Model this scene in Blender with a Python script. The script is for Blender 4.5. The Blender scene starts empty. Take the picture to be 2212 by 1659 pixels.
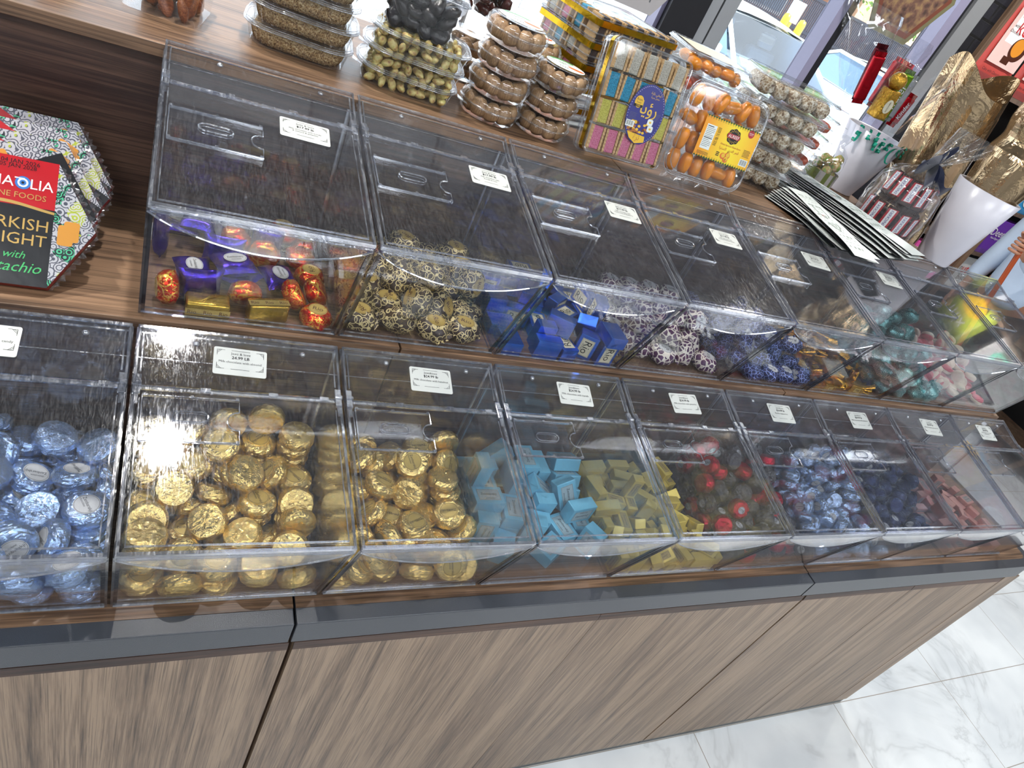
import bpy, bmesh, math, random
from mathutils import Vector, Matrix, Quaternion, Euler, noise
random.seed(11)
S = bpy.context.scene
COL = S.collection
PI = math.pi

# ------------------------------------------------------------------ camera
cd = bpy.data.cameras.new('camera')
cam = bpy.data.objects.new('camera', cd); COL.objects.link(cam)
CAM_R = ((0.876519, -0.296550, 0.379174), (0.084641, -0.680481, -0.727861), (0.473868, 0.670077, -0.571354))          # rows: picture right, picture down, view direction
CAM_P = Vector((0, -0.5, 1.70))
rx, dn, fw = [Vector(r) for r in CAM_R]
cam.matrix_world = Matrix((( rx[0], -dn[0], -fw[0], CAM_P[0]), (rx[1], -dn[1], -fw[1], CAM_P[1]),
                           (rx[2], -dn[2], -fw[2], CAM_P[2]), (0, 0, 0, 1)))
cd.sensor_fit = 'HORIZONTAL'; cd.sensor_width = 36.0; cd.lens = 1481.86 / 2212 * 36.0
cd.clip_start = 0.02; cd.clip_end = 200
S.camera = cam

# ------------------------------------------------------------------ world, exposure, large lights
S.view_settings.view_transform = 'Standard'; S.view_settings.look = 'None'
S.view_settings.gamma = 1.0; S.view_settings.use_curve_mapping = False
S.view_settings.exposure = 0.25
cy = S.cycles
cy.max_bounces = 24; cy.transparent_max_bounces = 64; cy.diffuse_bounces = 3; cy.glossy_bounces = 4; cy.transmission_bounces = 6
cy.caustics_reflective = False; cy.caustics_refractive = False
cy.sample_clamp_indirect = 4.0; cy.sample_clamp_direct = 0.0
cy.use_denoising = True
w = bpy.data.worlds.new('world'); S.world = w; w.use_nodes = True
bg = w.node_tree.nodes['Background']; bg.inputs[0].default_value = (0.80, 0.88, 1.0, 1); bg.inputs[1].default_value = 3.4

def light(name, kind, loc, power, color=(1, 1, 1), size=None, target=None, **kw):
    d = bpy.data.lights.new(name, kind); d.energy = power; d.color = color
    for k, v in kw.items(): setattr(d, k, v)
    if size and kind == 'AREA': d.shape = 'RECTANGLE'; d.size, d.size_y = size
    o = bpy.data.objects.new(name, d); COL.objects.link(o); o.location = loc
    dirv = (Vector(target) - Vector(loc)) if target else Vector((0, 0, -1))
    o.rotation_euler = dirv.to_track_quat('-Z', 'Y').to_euler()
    return o
light('sun', 'SUN', (6, -4, 20), 12.0, (1, 0.96, 0.9), target=(0, 8, 0), angle=0.01)
CEIL = 3.0
# the shop's ceiling panels over the aisle
PANELS = [(-1.2, -1.3), (0.9, -1.3), (3.0, -1.3), (5.1, -1.3), (-1.2, -3.2), (0.9, -3.2), (3.0, -3.2), (5.1, -3.2)]
for px, py in PANELS:
    light('ceiling_panel_light', 'AREA', (px, py, CEIL - 0.06), 20, (0.93, 0.97, 1.0), size=(1.15, 0.55))
SPOTS = [(-0.95, 1.00), (0.10, 0.93), (2.9, 1.45), (4.7, 1.45)]
for px, py in SPOTS:
    light('downlight_bulb', 'SPOT', (px, py, CEIL - 0.05), 85, (1.0, 0.96, 0.9), spot_size=2.3, spot_blend=0.6, shadow_soft_size=0.035)

# ------------------------------------------------------------------ object helpers
def hx(h):
    h = h.lstrip('#'); c = [int(h[i:i + 2], 16) / 255 for i in (0, 2, 4)]
    return tuple((v / 12.92 if v <= .04045 else ((v + .055) / 1.055) ** 2.4) for v in c) + (1,)

def tag(o, label=None, cat=None, group=None, kind=None):
    if label: o['label'] = label
    if cat: o['category'] = cat
    if group: o['group'] = group
    if kind: o['kind'] = kind
    return o

def thing(name, label, cat, loc=(0, 0, 0), rot=None, group=None):
    o = bpy.data.objects.new(name, None); COL.objects.link(o); o.location = loc; o.empty_display_size = .02
    if rot is not None:
        if isinstance(rot, Quaternion): o.rotation_mode = 'QUATERNION'; o.rotation_quaternion = rot
        else: o.rotation_euler = rot
    return tag(o, label, cat, group)

def link_obj(name, me, parent=None, loc=None, rot=None):
    o = bpy.data.objects.new(name, me); COL.objects.link(o)
    if parent: o.parent = parent
    if loc is not None: o.location = loc
    if rot is not None: o.rotation_euler = rot
    return o

def dup(root, loc=None, rot=None, label=None, group=None):
    r = root.copy(); COL.objects.link(r)
    if loc is not None: r.location = loc
    if rot is not None:
        if isinstance(rot, Quaternion): r.rotation_mode = 'QUATERNION'; r.rotation_quaternion = rot
        else: r.rotation_mode = 'XYZ'; r.rotation_euler = rot
    if label: r['label'] = label
    if group: r['group'] = group
    for ch in PARTS.get(root.name, ()):
        c = ch.copy(); COL.objects.link(c); c.parent = r
        for g in PARTS.get(ch.name, ()):
            d = g.copy(); COL.objects.link(d); d.parent = c
    return r
PARTS = {}
def part(name, me, parent, loc=None, rot=None):
    o = link_obj(name, me, parent, loc, rot)
    PARTS.setdefault(parent.name, []).append(o)
    return o

_txt = {}
def text_geo(s, shear=0.0):
    k = (s, shear)
    if k not in _txt:
        c = bpy.data.curves.new('t', 'FONT'); c.body = s; c.size = 1; c.resolution_u = 2; c.shear = shear
        o = bpy.data.objects.new('t', c); m = o.to_mesh()
        vs = [(v.co.x, v.co.y) for v in m.vertices]; fs = [tuple(p.vertices) for p in m.polygons]
        o.to_mesh_clear(); bpy.data.objects.remove(o); bpy.data.curves.remove(c)
        if vs:
            x0 = min(v[0] for v in vs); x1 = max(v[0] for v in vs); y0 = min(v[1] for v in vs); y1 = max(v[1] for v in vs)
        else: x0 = x1 = y0 = y1 = 0
        _txt[k] = ([(a - (x0 + x1) / 2, b - (y0 + y1) / 2) for a, b in vs], fs, x1 - x0, y1 - y0)
    return _txt[k]

class MB:
    """collects faces of one mesh; T is the current placement"""
    def __init__(self): self.v = []; self.f = []; self.m = []; self.T = Matrix()
    def at(self, *a):
        self.T = Matrix() if not a else (a[0] if isinstance(a[0], Matrix) else Matrix.Translation(a))
        return self
    def add(self, vs, fs, mi=0):
        b = len(self.v); T = self.T
        self.v += [tuple(T @ Vector(p)) for p in vs]
        flip = T.determinant() < 0
        for f in fs: self.f.append(tuple(b + i for i in (reversed(f) if flip else f))); self.m.append(mi)
        return self
    def box(self, x0, x1, y0, y1, z0, z1, mi=0, bev=0.0, mis=None):
        if bev <= 0:
            vs = [(x, y, z) for x in (x0, x1) for y in (y0, y1) for z in (z0, z1)]
            fs = [(0, 1, 3, 2), (4, 6, 7, 5), (0, 4, 5, 1), (2, 3, 7, 6), (0, 2, 6, 4), (1, 5, 7, 3)]  # -x +x -y +y -z +z
            if mis:
                for f, q in zip(fs, mis): self.add(vs, [f], q)
                return self
            return self.add(vs, fs, mi)
        bm = bmesh.new(); bmesh.ops.create_cube(bm, size=1)
        for v in bm.verts: v.co = Vector(((x0 + x1) / 2 + v.co.x * (x1 - x0), (y0 + y1) / 2 + v.co.y * (y1 - y0), (z0 + z1) / 2 + v.co.z * (z1 - z0)))
        bmesh.ops.bevel(bm, geom=bm.edges[:], offset=bev, segments=2, affect='EDGES', profile=.5)
        return self.bm(bm, mi)
    def bm(self, bm, mi=0):
        bm.verts.index_update()
        self.add([v.co[:] for v in bm.verts], [tuple(v.index for v in f.verts) for f in bm.faces], mi); bm.free(); return self
    def prism(self, poly, d0, d1, axis='z', mi=0, cap=None):
        """extrude a 2-D polygon (counter-clockwise) along an axis"""
        n = len(poly)
        def P(p, d): return {'z': (p[0], p[1], d), 'x': (d, p[0], p[1]), 'y': (p[0], d, p[1])}[axis]
        vs = [P(p, d0) for p in poly] + [P(p, d1) for p in poly]
        s = axis == 'y'
        sides = [(i, (i + 1) % n, n + (i + 1) % n, n + i) for i in range(n)]
        caps = [tuple(reversed(range(n))), tuple(range(n, 2 * n))]
        if s: sides = [tuple(reversed(f)) for f in sides]; caps = [tuple(reversed(f)) for f in caps]
        self.add(vs, sides, mi); return self.add(vs, caps, mi if cap is None else cap)
    def loft(self, rings, mi=0, closed=True, caps=True):
        n = len(rings[0]); vs = [p for r in rings for p in r]; fs = []
        for k in range(len(rings) - 1):
            for i in range(n if closed else n - 1):
                j = (i + 1) % n; fs.append((k * n + i, k * n + j, (k + 1) * n + j, (k + 1) * n + i))
        if caps and closed: fs.append(tuple(reversed(range(n)))); fs.append(tuple((len(rings) - 1) * n + i for i in range(n)))
        return self.add(vs, fs, mi)
    def lathe(self, prof, n=24, mi=0, fn=None, caps=True, sx=1, sy=1):
        rings = []
        for k, (r, z) in enumerate(prof):
            ring = []
            for i in range(n):
                a = 2 * PI * i / n; rr, zz = (r, z) if fn is None else fn(r, z, a, k)
                ring.append((rr * math.cos(a) * sx, rr * math.sin(a) * sy, zz))
            rings.append(ring)
        return self.loft(rings, mi, True, caps)
    def tube(self, pts, r, n=6, mi=0, closed=False):
        pts = [Vector(p) for p in pts]; rings = []; up = Vector((0, 0, 1))
        for i, p in enumerate(pts):
            a = pts[i - 1] if (i or closed) else p; b = pts[(i + 1) % len(pts)] if (i < len(pts) - 1 or closed) else p
            t = (b - a).normalized(); u = t.cross(up)
            if u.length < .05: u = t.cross(Vector((1, 0, 0)))
            u.normalize(); q = t.cross(u).normalized(); rr = r[i] if isinstance(r, (list, tuple)) else r
            rings.append([tuple(p + u * math.cos(2 * PI * k / n) * rr + q * math.sin(2 * PI * k / n) * rr) for k in range(n)])
        if closed: rings.append(rings[0]); return self.loft(rings, mi, True, False)
        return self.loft(rings, mi, True, True)
    def grid(self, nx, ny, fn, mi=0):
        vs = [fn(i / nx, j / ny) for j in range(ny + 1) for i in range(nx + 1)]
        fs = [(j * (nx + 1) + i, j * (nx + 1) + i + 1, (j + 1) * (nx + 1) + i + 1, (j + 1) * (nx + 1) + i) for j in range(ny) for i in range(nx)]
        return self.add(vs, fs, mi)
    def ell(self, cx, cy, z, a, b, mi=0, n=28):
        vs = [(cx + a * math.cos(2 * PI * i / n), cy + b * math.sin(2 * PI * i / n), z) for i in range(n)]
        return self.add(vs, [tuple(range(n))], mi)
    def ringflat(self, cx, cy, z, a, b, wd, mi=0, n=28):
        vs = []
        for q in (0, wd):
            vs += [(cx + (a - q) * math.cos(2 * PI * i / n), cy + (b - q) * math.sin(2 * PI * i / n), z) for i in range(n)]
        return self.add(vs, [(i, (i + 1) % n, n + (i + 1) % n, n + i) for i in range(n)], mi)
    def rect(self, x0, x1, y0, y1, z, mi=0):
        return self.add([(x0, y0, z), (x1, y0, z), (x1, y1, z), (x0, y1, z)], [(0, 1, 2, 3)], mi)
    def poly(self, pts, z, mi=0):
        return self.add([(p[0], p[1], z) for p in pts], [tuple(range(len(pts)))], mi)
    def text(self, s, cx, cy, z, h=None, w=None, mi=0, ang=0.0, shear=0.0, fn=None):
        """letters lying in the xy plane, h = height of the body or w = whole width"""
        vs, fs, tw, th = text_geo(s, shear)
        if not vs: return self
        k = (w / tw) if w else h
        ca, sa = math.cos(ang), math.sin(ang); out = []
        for a, b in vs:
            a *= k; b *= k; p = (cx + a * ca - b * sa, cy + a * sa + b * ca, z)
            out.append(fn(*p) if fn else p)
        return self.add(out, fs, mi)
    def mesh(self, name, mats, smooth=False):
        me = bpy.data.meshes.new(name); me.from_pydata(self.v, [], self.f)
        for q in (mats if isinstance(mats, (list, tuple)) else [mats]): me.materials.append(q)
        me.polygons.foreach_set('material_index', self.m)
        if smooth is True: me.polygons.foreach_set('use_smooth', [True] * len(self.f))
        elif smooth: me.polygons.foreach_set('use_smooth', [q in smooth for q in self.m])
        me.update(); return me
    def build(self, name, mats, parent=None, smooth=False, loc=None, rot=None):
        me = self.mesh(name, mats, smooth)
        return part(name, me, parent, loc, rot) if parent else link_obj(name, me, None, loc, rot)

def rrect(w, h, r, n=4, cx=0, cy=0):
    pts = []
    for sx, sy, a0 in ((1, -1, -90), (1, 1, 0), (-1, 1, 90), (-1, -1, 180)):
        for k in range(n + 1):
            a = math.radians(a0 + 90 * k / n); pts.append((cx + sx * (w / 2 - r) + r * math.cos(a), cy + sy * (h / 2 - r) + r * math.sin(a)))
    return pts

# ------------------------------------------------------------------ materials
def new_mat(name):
    m = bpy.data.materials.new(name); m.use_nodes = True; m.node_tree.nodes.clear(); return m, m.node_tree
def N(nt, t, ins=None, **props):
    n = nt.nodes.new(t)
    for k, v in props.items(): setattr(n, k, v)
    for k, v in (ins or {}).items():
        if isinstance(v, bpy.types.NodeSocket): nt.links.new(v, n.inputs[k])
        else: n.inputs[k].default_value = v
    return n
def out(nt, sh): nt.links.new(sh, N(nt, 'ShaderNodeOutputMaterial').inputs[0])
def P(nt, color, rough=.5, metal=0.0, **ins):
    d = {'Base Color': color, 'Roughness': rough, 'Metallic': metal}; d.update({k.replace('_', ' '): v for k, v in ins.items()})
    return N(nt, 'ShaderNodeBsdfPrincipled', d).outputs[0]
def math_(nt, op, a, b=0.0, c=0.0, clamp=False):
    return N(nt, 'ShaderNodeMath', {0: a, 1: b, 2: c}, operation=op, use_clamp=clamp).outputs[0]
def ramp(nt, fac, stops, interp='LINEAR'):
    r = N(nt, 'ShaderNodeValToRGB', {0: fac}); cr = r.color_ramp; cr.interpolation = interp
    while len(cr.elements) < len(stops): cr.elements.new(.5)
    for e, (p, c) in zip(cr.elements, stops): e.position = p; e.color = c if len(c) == 4 else tuple(c) + (1,)
    return r.outputs[0]
def coords(nt, scale=(1, 1, 1), rot=(0, 0, 0), kind='Object'):
    return N(nt, 'ShaderNodeMapping', {'Vector': N(nt, 'ShaderNodeTexCoord').outputs[kind], 'Scale': scale, 'Rotation': rot}).outputs[0]
def noise_t(nt, vec, scale=5, detail=3, rough=.5, dist=0.0):
    return N(nt, 'ShaderNodeTexNoise', {'Vector': vec, 'Scale': scale, 'Detail': detail, 'Roughness': rough, 'Distortion': dist}).outputs[0]
def mixc(nt, fac, a, b, mode='MIX'):
    n = N(nt, 'ShaderNodeMix', {0: fac}, data_type='RGBA', blend_type=mode)
    for i, v in ((6, a), (7, b)):
        if isinstance(v, bpy.types.NodeSocket): nt.links.new(v, n.inputs[i])
        else: n.inputs[i].default_value = v
    return n.outputs[2]
def bump(nt, h, strength=.3, dist=.002):
    return N(nt, 'ShaderNodeBump', {'Height': h, 'Strength': strength, 'Distance': dist}).outputs[0]

def plain(name, color, rough=.5, metal=0.0, bumpy=None, **k):
    """plain procedural surface with a faint mottling so that it never reads as flat"""
    m, nt = new_mat(name); c = hx(color) if isinstance(color, str) else color
    n = noise_t(nt, coords(nt), 38, 3)
    cc = mixc(nt, math_(nt, 'MULTIPLY', n, .16), c, tuple(v * .6 for v in c[:3]) + (1,))
    ins = dict(k)
    if bumpy: ins['Normal'] = bump(nt, noise_t(nt, coords(nt), bumpy[0], 4), bumpy[1], .002)
    out(nt, P(nt, cc, rough, metal, **ins)); return m

def wood(name, dark, mid, light_, grain='x', scale=1.0, rough=.42, streak=1.0):
    m, nt = new_mat(name)
    st = {'x': (.55, 16, 16), 'y': (16, .55, 16), 'z': (16, 16, .55)}[grain]
    st = tuple(v * scale for v in st)
    warp = noise_t(nt, coords(nt, tuple(v * .22 for v in st)), 1.0, 2)
    v1 = coords(nt, st)
    v2 = N(nt, 'ShaderNodeVectorMath', {0: v1, 1: N(nt, 'ShaderNodeVectorMath', {0: warp, 1: (2.2, 2.2, 2.2)}, operation='MULTIPLY').outputs[0]}, operation='ADD').outputs[0]
    broad = noise_t(nt, v2, 1.1, 3, .55, .6)
    fine = noise_t(nt, coords(nt, tuple(v * 9 for v in st)), 1.0, 3, .65)
    pores = noise_t(nt, coords(nt, tuple(v * 22 if v > 2 else v * 5 for v in st)), 1.0, 1)
    f = math_(nt, 'MULTIPLY_ADD', fine, .55 * streak, math_(nt, 'MULTIPLY', broad, 1.0 - .35 * streak))
    c = ramp(nt, f, [(.34, hx(dark)), (.50, hx(mid)), (.68, hx(light_))])
    c = mixc(nt, math_(nt, 'MULTIPLY', math_(nt, 'GREATER_THAN', pores, .60), .45), c, hx(dark))
    out(nt, P(nt, c, math_(nt, 'MULTIPLY_ADD', fine, .15, rough - .07), 0, Normal=bump(nt, fine, .12, .001))); return m

def acrylic(name, tint=(.965, .97, .98), f0=.05, rough=.02, haze=.04, edge=False, scratch=(40, 2, 40)):
    """clear sheet: see-through with a Fresnel sheen and a worn, brushed haze (painted brightness on acrylic_rim)"""
    m, nt = new_mat(name)
    fac = N(nt, 'ShaderNodeLayerWeight', {0: .5}).outputs[1]
    fr = math_(nt, 'MULTIPLY_ADD', math_(nt, 'POWER', fac, 5.0), .95 - f0, f0, True)
    sc = noise_t(nt, coords(nt, scratch), 6, 4, .7, 1.2)
    scr = ramp(nt, sc, [(.45, (0, 0, 0)), (.75, (1, 1, 1))])
    tr = N(nt, 'ShaderNodeBsdfTransparent', {0: tuple(tint) + (1,)}).outputs[0]
    gl = N(nt, 'ShaderNodeBsdfGlossy', {0: (1, 1, 1, 1), 'Roughness': math_(nt, 'MULTIPLY_ADD', scr, .16, rough)}).outputs[0]
    s = N(nt, 'ShaderNodeMixShader', {0: fr, 1: tr, 2: gl}).outputs[0]
    if haze > 0:
        df = N(nt, 'ShaderNodeBsdfDiffuse', {0: (.85, .88, .93, 1)}).outputs[0]
        s = N(nt, 'ShaderNodeMixShader', {0: math_(nt, 'MULTIPLY_ADD', scr, haze * 1.5, haze * .3), 1: s, 2: df}).outputs[0]
    out(nt, s); return m

def foil(name, color, rough=.2, crinkle=140, strength=.6, dark=None, bumpd=.003, metal=.88, coat=0.0):
    m, nt = new_mat(name); c = hx(color) if isinstance(color, str) else color
    v = coords(nt)
    a = noise_t(nt, v, crinkle, 5, .62, 1.4)
    vo = N(nt, 'ShaderNodeTexVoronoi', {'Vector': v, 'Scale': crinkle * .8}, feature='DISTANCE_TO_EDGE').outputs[0]
    h = math_(nt, 'MULTIPLY_ADD', vo, .5, a)
    cc = mixc(nt, a, c, hx(dark) if dark else tuple(q * .75 for q in c[:3]) + (1,))
    nrm = bump(nt, h, strength, bumpd)
    out(nt, P(nt, cc, rough, metal, Normal=nrm, Coat_Weight=coat, Coat_Roughness=.08, Coat_IOR=1.9, Coat_Normal=nrm)); return m

def wrap(name, fac_fn, ca, cb, rough=.35, metal=0.0, crinkle=60, strength=.5, coat=0.0):
    """printed candy wrapper: two colours split by a procedural pattern"""
    m, nt = new_mat(name); v = coords(nt)
    f = fac_fn(nt, v)
    c = mixc(nt, f, hx(ca), hx(cb))
    out(nt, P(nt, c, rough, metal, Coat_Weight=coat, Normal=bump(nt, noise_t(nt, v, crinkle, 4, .6, .8), strength, .004))); return m
# ------------------------------------------------------------------ shared materials
FL = -0.02
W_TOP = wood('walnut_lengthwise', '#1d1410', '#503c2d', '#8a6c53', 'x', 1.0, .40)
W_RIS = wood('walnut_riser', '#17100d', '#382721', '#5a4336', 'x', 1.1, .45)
W_DOOR = wood('walnut_doors', '#2b211b', '#6a5747', '#917b66', 'z', 1.8, .45)
W_UP = wood('walnut_upright', '#3b2b24', '#66503f', '#8a705c', 'z', 1.2, .5)
BLACK_EDGE = plain('black_laminate', '#3d4046', .30, bumpy=(900, .18))
BLACK = plain('black_paint', '#0c0c0e', .5)
DARKGAP = plain('dark_gap', '#0a0808', .7)
INK = plain('black_ink', '#16161a', .6)
GREYINK = plain('grey_ink', '#63666c', .6)
PAPER = plain('white_label_paper', '#c9ccc8', .55)
WHITE = plain('white_gloss', '#e9e9ee', .25)
AC_PANEL = acrylic('acrylic_panel', (.965, .968, .978), .045, .012, .012)
AC_LID = acrylic('acrylic_lid', (.955, .96, .972), .055, .02, .022, scratch=(70, 5, 70))
AC_EDGE = acrylic('acrylic_edge', (.50, .51, .58), .22, .05, .05)
AC_RIM = acrylic('acrylic_rim', (.72, .74, .80), .26, .05, .12)  # diffuse haze stands in for the light these rims would refract
AC_FOOT = acrylic('acrylic_foot', (.25, .24, .30), .16, .06, .02)
TUB = acrylic('clear_tub', (.965, .972, .976), .05, .03, .018, scratch=(8, 8, 8))
TUB_RIM = acrylic('clear_tub_rim', (.80, .82, .85), .14, .08, .12, scratch=(8, 8, 8))
CELLO = acrylic('cellophane', (.94, .95, .97), .09, .05, .06, scratch=(12, 12, 30))
GLASS = acrylic('window_glass', (.95, .97, .97), .04, .0, .0)
ALU = plain('grey_aluminium', '#b9bcc0', .35, .6)
ALU_D = plain('dark_bronze_frame', '#17161c', .4)
ALU_L = plain('lilac_grey_frame', '#8f8ca6', .35)

def marble():
    m, nt = new_mat('marble_tiles'); v = coords(nt)
    sx = N(nt, 'ShaderNodeSeparateXYZ', {0: v})
    def line(s, o, p):
        f = math_(nt, 'FRACT', math_(nt, 'DIVIDE', math_(nt, 'SUBTRACT', s, o), p))
        d = math_(nt, 'ABSOLUTE', math_(nt, 'SUBTRACT', f, .5))
        return math_(nt, 'GREATER_THAN', d, .5 - .0014 / p)
    g = math_(nt, 'MAXIMUM', line(sx.outputs[0], 1.532, .636), line(sx.outputs[1], -.317, .3195))
    w1 = noise_t(nt, v, 1.6, 5, .6, 1.2)
    vein = math_(nt, 'ABSOLUTE', math_(nt, 'SUBTRACT', w1, .5))
    vein = ramp(nt, vein, [(.0, (1, 1, 1)), (.018, (.35, .35, .35)), (.06, (0, 0, 0))])
    vein = math_(nt, 'MULTIPLY', vein, noise_t(nt, v, 3.2, 2))
    cloud = noise_t(nt, v, 2.6, 3, .6)
    c = ramp(nt, cloud, [(.35, hx('#c9cdd0')), (.65, hx('#dfe2e3'))])
    c = mixc(nt, math_(nt, 'MULTIPLY', vein, .6), c, hx('#8f9294')); c = mixc(nt, g, c, hx('#8d857b'))
    out(nt, P(nt, c, math_(nt, 'MULTIPLY_ADD', g, .4, .07))); return m

def struct(name, mb, mats, smooth=False):
    return tag(mb.build(name, mats, None, smooth), kind='structure')

# ------------------------------------------------------------------ floor, ceiling, walls
X0, X1, Y0, Y1 = -3.2, 7.2, -4.4, 2.32
WY = 2.20                                            # inner face of the shop-front wall
struct('floor', MB().box(X0, X1, Y0, Y1, FL - .1, FL), marble())
CEILM = plain('ceiling_paint', '#343941', .8)
struct('ceiling', MB().box(X0, X1, Y0, Y1, CEIL, CEIL + .12), CEILM)
WALLM = plain('painted_wall', '#8b8d92', .75)
struct('wall_left', MB().box(X0 - .12, X0, Y0, Y1, FL, CEIL), WALLM)
struct('wall_right', MB().box(X1, X1 + .12, Y0, Y1, FL, CEIL), WALLM)
struct('wall_front', MB().box(X0, X1, Y0 - .12, Y0, FL, CEIL), WALLM)

def bricks():
    m, nt = new_mat('black_brick'); v = coords(nt, (1, 1, 1), (PI / 2, 0, 0))
    b = N(nt, 'ShaderNodeTexBrick', {'Vector': v, 'Color1': hx('#121218'), 'Color2': hx('#1d1d26'), 'Mortar': hx('#08080a'), 'Scale': 1.0, 'Mortar Size': .006, 'Brick Width': .20, 'Row Height': .075})
    out(nt, P(nt, b.outputs[0], .45, 0, Normal=bump(nt, math_(nt, 'MULTIPLY_ADD', noise_t(nt, v, 60, 3), .3, math_(nt, 'SUBTRACT', 1.0, b.outputs[1])), .6, .006))); return m
BRICK = bricks()
SILL = 0.36
struct('wall_back', MB().box(3.3225, 3.452, WY, WY + .24, FL, CEIL), BRICK)
struct('wall_back_niche', MB().box(3.452, X1, WY + .24, WY + .30, FL, CEIL), BRICK)
struct('wall_back_upper', MB().box(3.452, X1, WY, WY + .239, 2.62, CEIL), BRICK)
struct('floor_niche', MB().box(3.452, X1, Y1, WY + .24, FL - .1, FL), WHITE)                       # black brick beside the windows
struct('wall_back_lower', MB().box(X0, 3.3225, WY, Y1, FL, SILL), BRICK)
struct('trim_1', MB().box(X0, 3.3225, WY - .02, Y1, SILL, SILL + .03), WHITE)
struct('trim_2', MB().box(X0, 3.3225, WY, Y1, CEIL - .30, CEIL), ALU_D)
# shop-front glazing: window_1 (left, white blind of light), window_2, window_3
def window(n, xa, xb, la, lb):
    """la, lb: list of (width, material) frame strips on the left and right edge, from outside to inside"""
    root = thing('window_%d' % n, None, None); root['kind'] = 'structure'
    a, b = xa, xb
    for i, (w_, m_, dy) in enumerate(la):
        MB().box(a, a + w_, WY + dy, WY + .07, SILL + .03, CEIL - .30).build('window_frame', m_, root); a += w_
    for i, (w_, m_, dy) in enumerate(lb):
        MB().box(b - w_, b, WY + dy, WY + .07, SILL + .03, CEIL - .30).build('window_frame', m_, root); b -= w_
    MB().box(a, b, WY + .06, WY + .068, SILL + .03, CEIL - .30).build('glass_pane', GLASS, root)
window(1, X0, .93, [(.06, ALU, 0)], [(.05, ALU_L, 0)])
window(2, .93, 1.893, [(.018, ALU, 0)], [(.172, ALU_D, -.03), (.018, ALU_L, .0)])
window(3, 1.893, 2.6025, [(.060, ALU, -.015), (.009, ALU_D, .015), (.072, ALU, -.015)], [(.036, ALU_D, -.018), (.045, ALU_L, -.018)])
window(4, 2.6025, 3.3225, [(.009, ALU_D, 0)], [(.096, ALU, -.018), (.024, ALU_D, .0), (.060, ALU_L, -.008)])

# lamps in the ceiling
LAMP_E, nt = new_mat('lamp_glow'); out(nt, N(nt, 'ShaderNodeEmission', {0: (1, .97, .93, 1), 1: 42.0}).outputs[0])
PANEL_E, nt = new_mat('panel_glow'); out(nt, N(nt, 'ShaderNodeEmission', {0: (.95, .98, 1, 1), 1: 5.0}).outputs[0])
SP_W = ['at the left end of the row', 'above the left part of the display', 'above the right end of the display', 'near the wall shelves']
for i, (px, py) in enumerate(SPOTS):
    t = thing('downlight', 'round recessed ceiling downlight ' + SP_W[i], 'ceiling light', (px, py, CEIL), group='ceiling downlights')
    MB().lathe([(.075, 0), (.085, -.004), (.085, -.012), (.066, -.014), (.062, -.004)], 28, caps=False).build('trim_ring', WHITE, t, True)
    MB().ell(0, 0, -.006, .062, .062).add([], []).build('lamp_lens', LAMP_E, t)
for i, (px, py) in enumerate(PANELS):
    t = thing('ceiling_panel', 'rectangular lit ceiling panel, %s of its row, %s row over the aisle' % (('first', 'second', 'third', 'fourth')[i % 4], 'near' if i < 4 else 'far'), 'ceiling light', (px, py, CEIL), group='ceiling panels')
    MB().box(-.6, .6, -.3, .3, -.03, 0).build('housing', WHITE, t)
    MB().box(-.575, .575, -.275, .275, -.036, -.03).build('diffuser', PANEL_E, t)

# ------------------------------------------------------------------ the display counter
HT = 0.80; T1 = 1.064; T2 = 1.3275
def worktop(label, xa, xb, end=False):
    t = thing('worktop', label, 'worktop', (0, 0, HT))
    if end:
        arc = [(xb - .05 + .05 * math.sin(a), .05 - .05 * math.cos(a)) for a in [PI / 2 * k / 10 for k in range(11)]]
        arcw = [(xb - .05 + .025 * math.sin(a), .05 - .025 * math.cos(a)) for a in [PI / 2 * k / 10 for k in range(11)]]
        mb = MB().prism([(xa, .0)] + arc + [(xb, .95), (xa, .95)], -.05, -.0012)
        mb.build('black_edge', BLACK_EDGE, t)
        MB().prism([(xa, .025)] + arcw + [(xb - .025, .95), (xa, .95)], -.0012, 0).build('wood_top', W_TOP, t)
    else:
        MB().box(xa, xb, 0, .95, -.05, -.0012, bev=.0015).build('black_edge', BLACK_EDGE, t)
        MB().box(xa, xb, .025, .95, -.0012, 0).build('wood_top', W_TOP, t)
    return t
worktop('walnut counter top with black edge at left, below the blue foil bin', -1.3, .2150)
worktop('walnut counter top with black edge, long middle section between the two seams', .2185, 1.2955)
worktop('walnut counter top with rounded black corner at the right end', 1.2990, 2.225, True)
def cabinet(label, xa, xb, cuts, filler=None):
    t = thing('base_cabinet', label, 'cabinet', (0, 0, FL))
    MB().box(xa, xb, .030, .93, .025, HT - .052 - FL).build('carcass', DARKGAP, t)
    MB().box(xa, xb, .0045, .90, 0, .0255).build('toe_kick', plain('kick_board', '#3c4040', .4), t)
    for a, b in cuts:
        d = MB().prism([(.0015, .027), (.029, .027), (.029, .763), (.0032, .763), (.0015, .747)], a, b, 'x').build('door', W_DOOR, t)
        MB().prism([(.0030, .7632), (.0009, .7470), (.0025, .7470), (.0045, .7632)], a, b, 'x').build('finger_pull', W_RIS, d)  # dark riser wood puts the shade of the sloped pull into the colour
    if filler: MB().box(filler[0], filler[1], .0015, .93, .027, HT - .052 - FL).build('end_panel', W_DOOR, t)
cabinet('walnut base cabinet at left, its seam below the gold foil bin', -1.3, .2200, [(-1.29, -.336), (-.333, .2180)])
cabinet('walnut base cabinet in the middle, widest door front', .2225, 1.3205, [(.2255, .7685), (.7695, 1.3185)])
cabinet('walnut base cabinet at the right end by the tiled aisle', 1.3225, 2.208, [(1.3255, 1.7228), (1.7248, 2.131)], (2.135, 2.208))
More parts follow.
